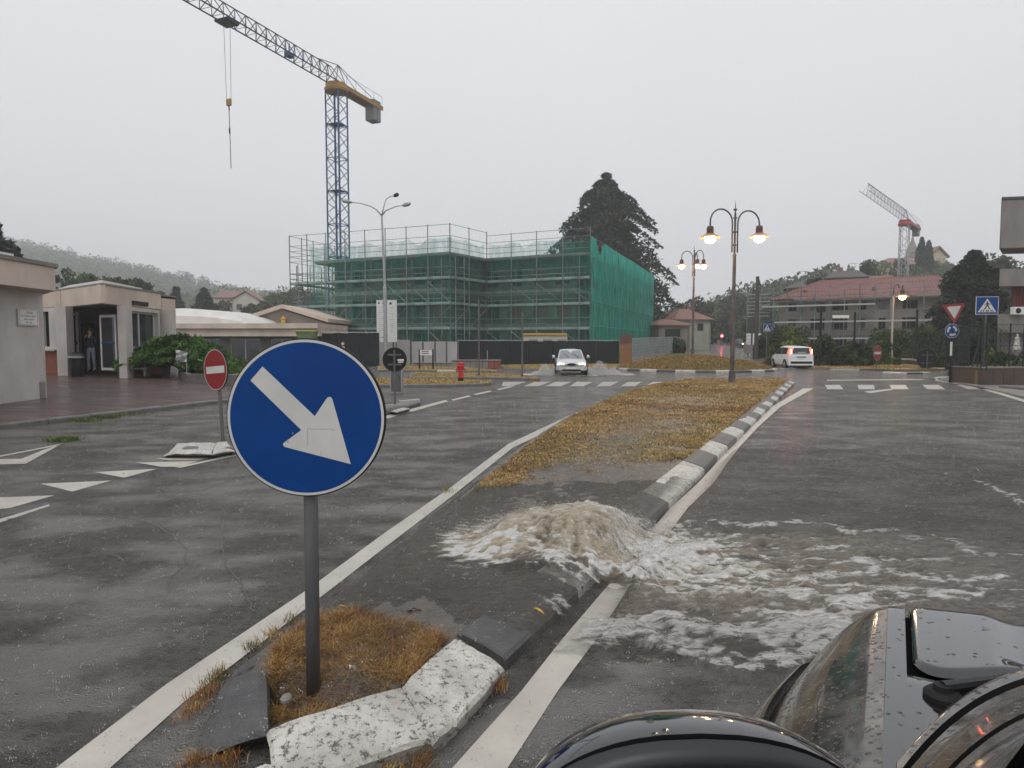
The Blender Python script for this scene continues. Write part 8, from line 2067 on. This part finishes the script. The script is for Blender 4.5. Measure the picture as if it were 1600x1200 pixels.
# ------------------------------------------------------------------ cars
M['silver'] = mat('silver_car_paint', (0.56, 0.57, 0.60), 0.25, metal=0.3, coat=.6); M['car_white'] = mat('white_car_paint', (0.72, 0.73, 0.74), 0.25, coat=.6)
M['headlight'] = mat('lit_headlight', (1, 1, .8), .3, emit=(1, .86, .45), estr=2.2); M['taillight'] = mat('lit_brake_light', (.8, .05, .03), .3, emit=(1, .06, .03), estr=4); M['tail_core'] = mat('lit_brake_core', (1, .4, .2), .3, emit=(1, .35, .15), estr=9)
M['plastic'] = mat('grey_car_plastic', (0.06, 0.06, 0.065), .5); M['windscreen'] = mat('wet_windscreen', (0.16, 0.18, 0.19), 0.12, spec=.8, col2=(.24, .26, .27), scale=2); M['hub'] = mat('wheel_rim', (0.35, 0.35, 0.36), .35, metal=.6); M['plate'] = mat('number_plate', (0.6, 0.6, 0.6), .4)
def car(loc, rz, lab, paint, st, gh, Wd, wheels, wr=.30, name='car'):
    t = thing(name, loc, lab, 'car', rz=rz)
    def ring(y, w, zl, zb, cr): 
        h = [(w * .88, zl), (w * .97, zl + .10), (w, zl + .28), (w * 1.0, (zl + zb) / 2 + .06), (w * .965, zb - .06), (w * .90, zb), (w * .45, zb + cr), (0, zb + cr * 1.2)]
        return [(-a, y, b) for a, b in h] + [(a, y, b) for a, b in h[-2::-1]]
    mb = MB(); mb.loft([ring(*s_) for s_ in st], cap=True, close=True); b = mb.build('body', paint, t, world=False, sm=False)
    def gr(y, wb, wt_, zb, zt): 
        h = [(wb, zb), (wb * .985, zb + (zt - zb) * .15), (wt_ + .05, zt - .10), (wt_, zt - .03), (wt_ * .6, zt), (0, zt + .012)]
        return [(-a, y, b) for a, b in h] + [(a, y, b) for a, b in h[-2::-1]]
    rg = [gr(*s_) for s_ in gh]; mb = MB(); mb.loft(rg, cap=True); mb.build('roof', paint, t, world=False, sm=False)
    for (y, w) in wheels:
        for s_ in (-1, 1):
            mb = MB(); mb.lathe([(wr + .06, 0), (wr + .06, .02)], (s_ * (w - .012) - (.0 if s_ > 0 else .02) + .006, y, wr), 26, 'x'); a = mb.build('wheel_arch', M['dark'], t, world=False)
            mb = MB(); mb.lathe([(wr * .62, -.09), (wr * .92, -.10), (wr, -.06), (wr, .06), (wr * .92, .10), (wr * .62, .09)], (s_ * (w - .06), y, wr), 26, 'x'); a = mb.build('wheel', M['rubber'], t, world=False)
            mb = MB(); mb.lathe([(wr * .62, 0), (wr * .60, s_ * .02), (wr * .2, s_ * .035), (.001, s_ * .035)], (s_ * (w + .02), y, wr), 18, 'x'); mb.build('rim', M['hub'], a, world=False)
    return t, rg
def quad_on(t, pts, m, name, parent=None): mb = MB(); mb.poly(pts); return mb.build(name, m, parent or t, world=False)
# silver hatchback coming towards us; its front is +y, turned round
gl_ = G(896, 587.5)
Ls = [(-2.0, .66, .34, .78, .02), (-1.9, .78, .24, .88, .02), (-1.3, .83, .20, .92, .02), (.2, .84, .20, .90, .02), (.95, .83, .20, .86, .05), (1.45, .82, .22, .78, .07), (1.80, .79, .24, .68, .05), (1.95, .70, .28, .56, .03), (2.0, .60, .34, .50, .01)]
Gs = [(-1.85, .74, .70, .88, .90), (-1.55, .76, .56, .90, 1.33), (-1.0, .77, .56, .92, 1.38), (.05, .77, .57, .90, 1.38), (.30, .77, .58, .90, 1.33), (1.02, .76, .70, .87, .885)]
t, rg = car((gl_.x, gl_.y + 2.0, 0), R(177), 'silver hatchback with lit headlights ploughing through the water toward us', M['silver'], Ls, Gs, .83, [(-1.3, .83), (1.3, .83)])
quad_on(t, [(-.64, .985, .93), (.64, .985, .93), (.53, .335, 1.315), (-.53, .335, 1.315)], M['windscreen'], 'windscreen')
for s_ in (-1, 1):
    quad_on(t, [(s_ * .775, -.1, .94), (s_ * .775, .80, .94), (s_ * .635, .18, 1.27), (s_ * .625, -.1, 1.29)], M['glass_dark'], 'side_window')
    quad_on(t, [(s_ * .775, -1.25, .95), (s_ * .775, -.16, .94), (s_ * .625, -.16, 1.29), (s_ * .625, -1.0, 1.29)], M['glass_dark'], 'side_window')
    mb = MB(); mb.lathe([(.001, -.10), (.08, -.06), (.10, 0), (.09, .05), (.001, .07)], (s_ * .93, .72, .98), 10, 'x'); mb.build('wing_mirror', M['silver'], t, world=False, sm=True)
    mb = MB(); mb.add([(s_ * .36, 1.975, .66), (s_ * .66, 1.90, .68), (s_ * .74, 1.84, .60), (s_ * .70, 1.90, .52), (s_ * .38, 1.99, .52)], [(0, 1, 2, 3, 4)]); mb.build('headlight', M['headlight'], t, world=False)
    x0 = .10 if s_ > 0 else -.42
    mb = MB(); mb.bar((x0, .95, .955), (x0 + .30, .62, 1.15), .014, 4); mb.build('wiper', M['black'], t, world=False)
mb = MB(); mb.lathe([(.001, 0), (.2, .01), (.24, .03), (.001, .04)], (0, 1.98, .60), 20, 'y'); 
for i, v_ in enumerate(mb.v): mb.v[i] = (v_[0], v_[1], .60 + (v_[2] - .60) * .28)
mb.build('grille', M['black'], t, world=False)
mb = MB(); mb.box((0, 2.0, .33), (1.05, .04, .10)); mb.build('air_intake', M['dark'], t, world=False)
mb = MB(); mb.loft([[(x, y, z) for x, y, z in ((-.80 * k, yy, .30), (-.80 * k, yy, .47), (.80 * k, yy, .47), (.80 * k, yy, .30))] for k, yy in ((1.0, 1.62), (1.02, 1.80), (.90, 1.97), (.80, 2.03))], cap=True); mb.build('bumper', M['silver'], t, world=False)
mb = MB(); mb.box((0, 2.045, .41), (.5, .02, .10)); mb.build('number_plate', M['plate'], t, world=False)
mb = MB(); mb.box((0, 2.05, .31), (.95, .02, .07)); mb.build('lower_grille', M['dark'], t, world=False)
# white hatchback driving away
ga = G(1253, 577)
Lp = [(-1.83, .76, .34, .88, .01), (-1.78, .80, .26, .96, .01), (-1.3, .82, .22, .98, .01), (.2, .82, .22, .94, .02), (.95, .82, .22, .92, .05), (1.40, .80, .24, .84, .05), (1.72, .74, .28, .70, .03), (1.82, .62, .34, .58, .01)]
Gp = [(-1.81, .74, .60, .95, 1.02), (-1.72, .76, .58, .96, 1.40), (-1.50, .76, .58, .97, 1.475), (-.4, .76, .60, .95, 1.53), (.30, .76, .59, .94, 1.48), (1.10, .75, .70, .91, .93)]
car_t, rg = car((ga.x, ga.y + 1.75, 0), R(-3), 'white boxy hatchback with glowing brake lights driving away through standing water', M['car_white'], Lp, Gp, .82, [(-1.15, .82), (1.15, .82)])
t = car_t
quad_on(t, [(.56, -1.815, 1.02), (-.56, -1.815, 1.02), (-.50, -1.775, 1.40), (.50, -1.775, 1.40)], M['glass_dark'], 'rear_window')
mb = MB(); mb.box((.02, -1.825, 1.10), (.5, .01, .03)); mb.build('rear_wiper', M['car_white'], t, world=False)
for s_ in (-1, 1):
    mb = MB(); mb.add([(s_ * .60, -1.80, 1.00), (s_ * .75, -1.74, 1.00), (s_ * .80, -1.52, 1.02), (s_ * .68, -1.56, 1.44), (s_ * .62, -1.72, 1.44), (s_ * .54, -1.785, 1.42)], [(0, 1, 4, 5), (1, 2, 3, 4)]); o = mb.build('tail_light', M['taillight'], t, world=False)
    for i, v_ in enumerate(o.data.vertices): v_.co.x *= 1.012; v_.co.y -= .012
    mb = MB(); mb.box((s_ * .66, -1.815, 1.17), (.07, .012, .26)); mb.build('lit_core', M['tail_core'], o, world=False)
    quad_on(t, [(s_ * .775, -1.50, .99), (s_ * .775, -.35, .98), (s_ * .665, -.35, 1.42), (s_ * .66, -1.42, 1.40)], M['glass_dark'], 'side_window')
    quad_on(t, [(s_ * .775, -.28, .98), (s_ * .775, .86, .97), (s_ * .68, .30, 1.38), (s_ * .665, -.28, 1.42)], M['glass_dark'], 'side_window')
    mb = MB(); mb.lathe([(.001, -.10), (.08, -.06), (.10, 0), (.001, .07)], (s_ * .90, .78, 1.03), 10, 'x'); mb.build('wing_mirror', M['black'], t, world=False, sm=True)
    for yy_ in (-.55, .30): mb = MB(); mb.box((s_ * .83, yy_, .84), (.02, .18, .035)); mb.build('door_handle', M['black'], t, world=False)
mb = MB(); mb.loft([[(x, y, z) for x, y, z in ((-.80 * k, yy, .25), (-.80 * k, yy, .55), (.80 * k, yy, .55), (.80 * k, yy, .25))] for k, yy in ((1.0, -1.6), (1.02, -1.80), (.96, -1.88))], cap=True); mb.build('bumper', M['car_white'], t, world=False)
mb = MB(); mb.box((.0, -1.885, .44), (1.38, .03, .15), bev=.01); mb.build('bumper_strip', M['black'], t, world=False)
mb = MB(); mb.box((0, -1.83, .80), (.62, .03, .05)); mb.build('handle_bar', M['dark'], t, world=False)
mb = MB(); mb.box((0, -1.825, .69), (.45, .02, .12)); mb.build('number_plate', M['plate'], t, world=False)
mb = MB(); mb.box((0, -1.55, .24), (1.3, .4, .10)); mb.build('underside', M['dark'], t, world=False)
# far car with a single light
Y = 108; x = XA(1158, Y, 545); t, _ = car((x, Y, float(gz(x, Y)) + .05), R(183), 'dim dark car with pale lights coming down the far misty road', M['post_grey'], Ls, Gs, .83, [(-1.3, .83), (1.3, .83)])
for s_ in (-1, 1): mb = MB(); mb.box((s_ * .55, 2.0, .62), (.26, .05, .15)); mb.build('headlight', M['headlight'], t, world=False)
quad_on(t, [(-.64, .985, .93), (.64, .985, .93), (.53, .335, 1.315), (-.53, .335, 1.315)], M['glass_dark'], 'windscreen')
# spray thrown up by the cars
M['fine_spray'] = mat('fine_spray', (0.75, 0.75, 0.74), 0.4, alpha=.30)
def plume(cx_, cy_, dx, w, h, n, seed, lab):
    rs = np.random.default_rng(seed); u = rs.random(n) ** 1.3
    X = cx_ + dx * u + rs.normal(0, .05, n); Yv = cy_ + rs.normal(0, .35, n) + .5 * u; Z = np.abs(h * np.clip(np.sin(np.pi * np.clip(u + .22, 0, 1)), 0, 1) * (.4 + .6 * np.abs(np.sin(u * 9 + seed))) * rs.random(n) ** 1.6) + .02
    return droplets('wheel_spray', X, Yv, Z, rs.uniform(.008, .022, n), M['fine_spray'], lab)
plume(gl_.x - .7, gl_.y + .9, -1.9, 1, .62, 4200, 1, 'fan of spray thrown out left of the silver car')
plume(gl_.x + .75, gl_.y + 1.0, 2.6, 1, .75, 5000, 2, 'fan of spray thrown out right of the silver car')
plume(ga.x - .5, ga.y + .2, -.6, 1, .18, 500, 3, 'small spray behind the left rear wheel of the white hatchback')
plume(ga.x + .6, ga.y + .2, 1.6, 1, .22, 900, 4, 'small spray behind the right rear wheel of the white hatchback')
for (cx_, cy_, w_, d_, sd, lab) in ((gl_.x, gl_.y - .2, 7.0, 1.2, 1, 'foamy wake round the silver car'), (ga.x + 2.0, ga.y - .1, 4.5, 1.2, 2, 'foamy wake behind the white hatchback')):
    U_, V_ = np.meshgrid(np.linspace(-1, 1, 90), np.linspace(-1, 1, 40)); X = cx_ + U_ * w_ / 2; Yv = cy_ + V_ * d_
    m_ = np.clip(1 - (U_ ** 2 + V_ ** 2), 0, 1); fo = m_ * smooth(.40, .62, fbm(X * 3, Yv * 8, sd)) * 1.2
    o = grid('wheel_wake', X, Yv, .012 + .03 * fo * fbm(X * 6, Yv * 10, 3), M['water'], attrs={'foam': fo, 'mud': m_ * .2, 'body': m_ * .35}); setp(o, lab, 'water', kind='stuff')

# ------------------------------------------------------------------ the black vehicle we look out of
def beads(m, amt):
    N = m.node_tree.nodes; K = m.node_tree.links.new; tc = N.new('ShaderNodeTexCoord'); v = N.new('ShaderNodeTexVoronoi'); v.inputs['Scale'].default_value = 85
    K(tc.outputs['Object'], v.inputs['Vector']); r_ = N.new('ShaderNodeMapRange'); r_.inputs['From Min'].default_value = .12; r_.inputs['From Max'].default_value = .42; r_.inputs['To Min'].default_value = 1; r_.inputs['To Max'].default_value = 0
    K(v.outputs['Distance'], r_.inputs['Value']); s = N.new('ShaderNodeSeparateColor'); K(v.outputs['Color'], s.inputs['Color']); g = N.new('ShaderNodeMath'); g.operation = 'GREATER_THAN'; g.inputs[1].default_value = 1 - amt
    K(s.outputs['Red'], g.inputs[0]); q = N.new('ShaderNodeMath'); q.operation = 'MULTIPLY'; K(r_.outputs['Result'], q.inputs[0]); K(g.outputs['Value'], q.inputs[1])
    bp = N.new('ShaderNodeBump'); bp.inputs['Distance'].default_value = .004; bp.inputs['Strength'].default_value = .9; K(q.outputs['Value'], bp.inputs['Height']); b = N['Principled BSDF']
    K(bp.outputs['Normal'], b.inputs['Normal']); K(bp.outputs['Normal'], b.inputs['Coat Normal']); return m
M['gloss_black'] = beads(mat('wet_gloss_black', (0.010, 0.010, 0.012), 0.07, coat=1.0, spec=.6), .07)
M['dirt_reflect_black'] = mat('wet_black_dirt_and_reflection', (0.018, 0.016, 0.015), 0.2, col2=(0.15, 0.13, 0.105), scale=7, detail=10, coat=.6, spots=(0.012, 0.012, 0.012), sscale=15, sthr=.54, bump=.12, bscale=80, cmin=.42, cmax=.66)  # real dirt, plus mottled spots painted in for the wing's broken reflections
beads(M['dirt_reflect_black'], .4)
M['mirror_glass'] = mat('mirror_glass', (0.03, 0.032, 0.035), 0.03, spec=1.0); M['matt_black'] = mat('matt_black_trim', (0.022, 0.023, 0.025), .42)
bv = thing('black_vehicle', (.9, 1.5, 0), 'wet black car bonnet, wing and windscreen base filling the bottom right corner', 'car')
sh = (math.sin(R(30)), math.cos(R(30)))
def Lc(s, t_, z): return (s * sh[0] + t_ * sh[1], s * sh[1] - t_ * sh[0], z)
def surf(name, S, T, Z, m, parent=bv):
    X = S * sh[0] + T * sh[1]; Yv = S * sh[1] - T * sh[0]; o_ = bv.location
    return grid(name, X - o_.x, Yv - o_.y, Z, m, parent)
def nose(s): return 0.0 - 1.05 * np.clip(s - 2.02, 0, 9) ** 1.6 - .02 * np.clip(s - 1.2, 0, 9)
# wing: crease to shoulder
sv = np.linspace(.2, 2.62, 100)
prof = np.array([(-.335, .10), (-.34, .40), (-.33, .58), (-.305, .70), (-.27, .78), (-.235, .83), (-.222, .84)])
prof2 = np.array([(-.216, .815), (-.205, .825), (-.19, .86), (-.15, .92), (-.105, .975), (-.06, 1.018), (-.028, 1.040), (0, 1.050), (.018, 1.053)])
def taper(s): return 1 - .30 * smooth(1.75, 2.4, s) - .5 * smooth(2.3, 2.64, s)
def lay(prof, name, m, warp=.0):
    k = len(prof); u = np.linspace(0, k - 1, k * 4); pt_ = np.interp(u, range(k), prof[:, 0]); pz_ = np.interp(u, range(k), prof[:, 1])
    S, T = np.meshgrid(sv, pt_, indexing='ij'); _, Z = np.meshgrid(sv, pz_, indexing='ij')
    T = np.where(T < 0, T * taper(S), T); 
    arch = np.exp(-((S - 1.62) / .42) ** 2)
    T = T - .035 * arch * smooth(.0, -.2, T)
    T = T + .10 * np.clip(S - 2.1, 0, 1) ** 1.3 * 0
    Z = Z + nose(S)
    return surf(name, S, T, Z, m)
lay(prof, 'wheel_arch_flare', M['dirt_reflect_black']); lay(prof2[:8], 'wing', M['dirt_reflect_black'])
M['gloss_black2'] = M['gloss_black']
lay(np.array([(.001, 1.0515), (.018, 1.054), (.040, 1.055)]), 'wing_top', M['gloss_black'])
# bonnet with rounded near corner, raised centre
nu, nv = 110, 90
U_, V_ = np.meshgrid(np.linspace(0, 1, nu), np.linspace(0, 1, nv), indexing='ij')
Tb = .052 + U_ * 1.35
s_near = 1.60 + .0 * Tb - .055 * 0 
s_near = 1.66 - .16 * smooth(.05, .16, Tb) + .0
s_near = 1.52 + .36 * (1 - np.exp(-Tb / .35)) + .13 * np.exp(-np.clip(Tb - .05, 0, 9) / .03)
s_far = 2.36 + .10 * smooth(0, .8, Tb)
S = s_near + (s_far - s_near) * V_
raised = smooth(.20, .27, Tb - .05 * (S - 1.8)) * smooth(1.70, 1.78, S) * (1 - smooth(2.14, 2.22, S))
Z = 1.058 + .035 * np.sin(np.clip(Tb / 1.4, 0, 1) * np.pi) + nose(S) - .016 * raised
edge_ = np.minimum(smooth(0, .012, Tb - .052), smooth(0, .02, S - s_near)); Z = Z - .014 * (1 - edge_)
surf('bonnet', S, Tb, Z, M['gloss_black'])
# dark gap beneath bonnet edge, and the cowl plate
S, T = np.meshgrid(np.linspace(.2, 2.3, 40), np.linspace(.030, .075, 5), indexing='ij'); surf('bonnet_gap', S, T, 1.028 + nose(S), M['dark'])
S, T = np.meshgrid(np.linspace(1.0, 1.75, 30), np.linspace(.03, 1.4, 20), indexing='ij'); surf('scuttle', S, T, 1.022 + nose(S), M['dark'])
S, T = np.meshgrid(np.linspace(.3, 1.64, 50), np.linspace(.018, .13, 16), indexing='ij')
surf('wing_top', S, T, 1.0545 + nose(S) + 0 * T - .02 * smooth(.10, .13, T) - .012 * smooth(1.60, 1.64, S), M['gloss_black'])
# screen base: ribbed trim sweeping up to the right
def curve(k):  # k-th offset line as (t) -> s,z
    tt = np.linspace(0, 1.1, 60); s0 = 1.20 + .62 * (1 - np.exp(-tt / .20)); return tt, s0 - k[0], 1.075 + k[1] + .05 * (1 - np.exp(-tt / .3))
rowsk = [((0.0, -.02), 'g'), ((.012, .012), 'g'), ((.05, .028), 'g'), ((.085, .030), 'g'), ((.090, .012), 'k'), ((.125, .014), 'k'), ((.130, .040), 'g'), ((.21, .065), 'g'), ((.30, .085), 'g'), ((.305, .070), 'k'), ((.325, .072), 'k'), ((.33, .095), 'g'), ((.55, .20), 'g'), ((.85, .42), 'g')]
def band(i0, i1, name, m):
    Sg, Tg, Zg = [], [], []
    for k, _ in rowsk[i0:i1]:
        tt, s_, z_ = curve(k); wv = .006 * np.sin(tt * 31) * 0
        Tg.append(tt + .02 - k[0] * .15 * 0); Sg.append(s_ + wv); Zg.append(z_)
    # refine across
    Sg, Tg, Zg = map(np.array, (Sg, Tg, Zg)); q = np.linspace(0, len(Sg) - 1, (len(Sg) - 1) * 4 + 1)
    f = lambda A: np.array([np.interp(q, range(len(A)), A[:, j]) for j in range(A.shape[1])]).T
    surf(name, f(Sg), f(Tg), f(Zg), m)
band(0, 4, 'screen_trim', M['dirt_reflect_black']); band(3, 7, 'screen_seal', M['rubber']); band(6, 9, 'screen_trim', M['dirt_reflect_black']); band(8, 12, 'screen_seal', M['rubber']); band(11, 14, 'windscreen', M['dirt_reflect_black'])
# wiper pivot in the scuttle
mb = MB(); c_ = Lc(1.53, .10, 1.035)
mb.lathe([(.034, 0), (.034, .022), (.026, .030), (.018, .030), (.016, .04), (.001, .042)], c_, 20); mb.build('wiper_pivot', M['rubber'], bv)
mb = MB(); mb.tube([Lc(1.53, .10, 1.07), Lc(1.62, .22, 1.08), Lc(1.74, .5, 1.085)], [.012, .010, .008], 8); mb.build('wiper_arm', M['matt_black'], bv)
# door mirror: nested rounded outlines along y
t = thing('wing_mirror', (.20, .71, 1.218), 'rounded black door mirror casing with a dark recess, at the bottom edge of the view', 'mirror')
def outline(hw, hh, n=56, e_=2.7, sk=0.0):
    out = []
    for k in range(n):
        a = 2 * math.pi * k / n; c, s_ = math.cos(a), math.sin(a)
        x = math.copysign(abs(c) ** (2 / e_), c) * hw; z = math.copysign(abs(s_) ** (2 / e_), s_) * hh
        out.append((x, z - sk * (x / hw) ** 2 * (1 if z > 0 else 0)))
    return out
def nest(rows, name, m, par=None, sm=True):
    rings = []
    for (y, hw, hh, dz) in rows: rings.append([(x, y, z + dz) for x, z in outline(hw, hh, sk=.030 * hh / .12)])
    mb = MB(); mb.loft(rings, cap=False); return mb.build(name, m, par or t, world=False, sm=sm)
hs = nest([(.085, .03, .02, .0), (.078, .10, .06, .0), (.062, .155, .09, .0), (.036, .188, .108, 0), (.005, .203, .117, 0), (-.02, .208, .120, 0), (-.030, .205, .119, 0)], 'casing', M['gloss_black'])
nest([(-.030, .205, .119, 0), (-.033, .199, .114, 0), (-.030, .197, .112, 0)], 'seam', M['dark'])
nest([(-.030, .2060, .1165, -.001), (-.042, .205, .114, -.003), (-.050, .200, .108, -.004), (-.051, .190, .098, -.005), (-.040, .182, .090, -.006), (-.02, .18, .088, -.006)], 'rim', M['matt_black'])
mb = MB(); mb.poly([(x, -.024, z - .006) for x, z in outline(.181, .089, sk=.02)][::-1]); mb.build('mirror_glass', M['mirror_glass'], t, world=False)
mb = MB(); mb.tube([(.17, .03, -.03), (.24, .10, -.09), (.32, .20, -.18)], [.045, .04, .05], 12); mb.build('mirror_arm', M['matt_black'], t, world=False, sm=True)

# ------------------------------------------------------------------ the rainy air
hz = MB(); hz.box((-180, 320, 50.0), (1500, 860, 103.0))
m = bpy.data.materials.new('rain_haze'); m.use_nodes = True; N = m.node_tree.nodes; N.remove(N['Principled BSDF'])
pv_ = N.new('ShaderNodeVolumePrincipled'); pv_.inputs['Density'].default_value = 0.00115; pv_.inputs['Color'].default_value = (.93, .94, .96, 1); pv_.inputs['Anisotropy'].default_value = 0.2
m.node_tree.links.new(pv_.outputs['Volume'], N['Material Output'].inputs['Volume'])
o = hz.build('haze', m); o['kind'] = 'stuff'
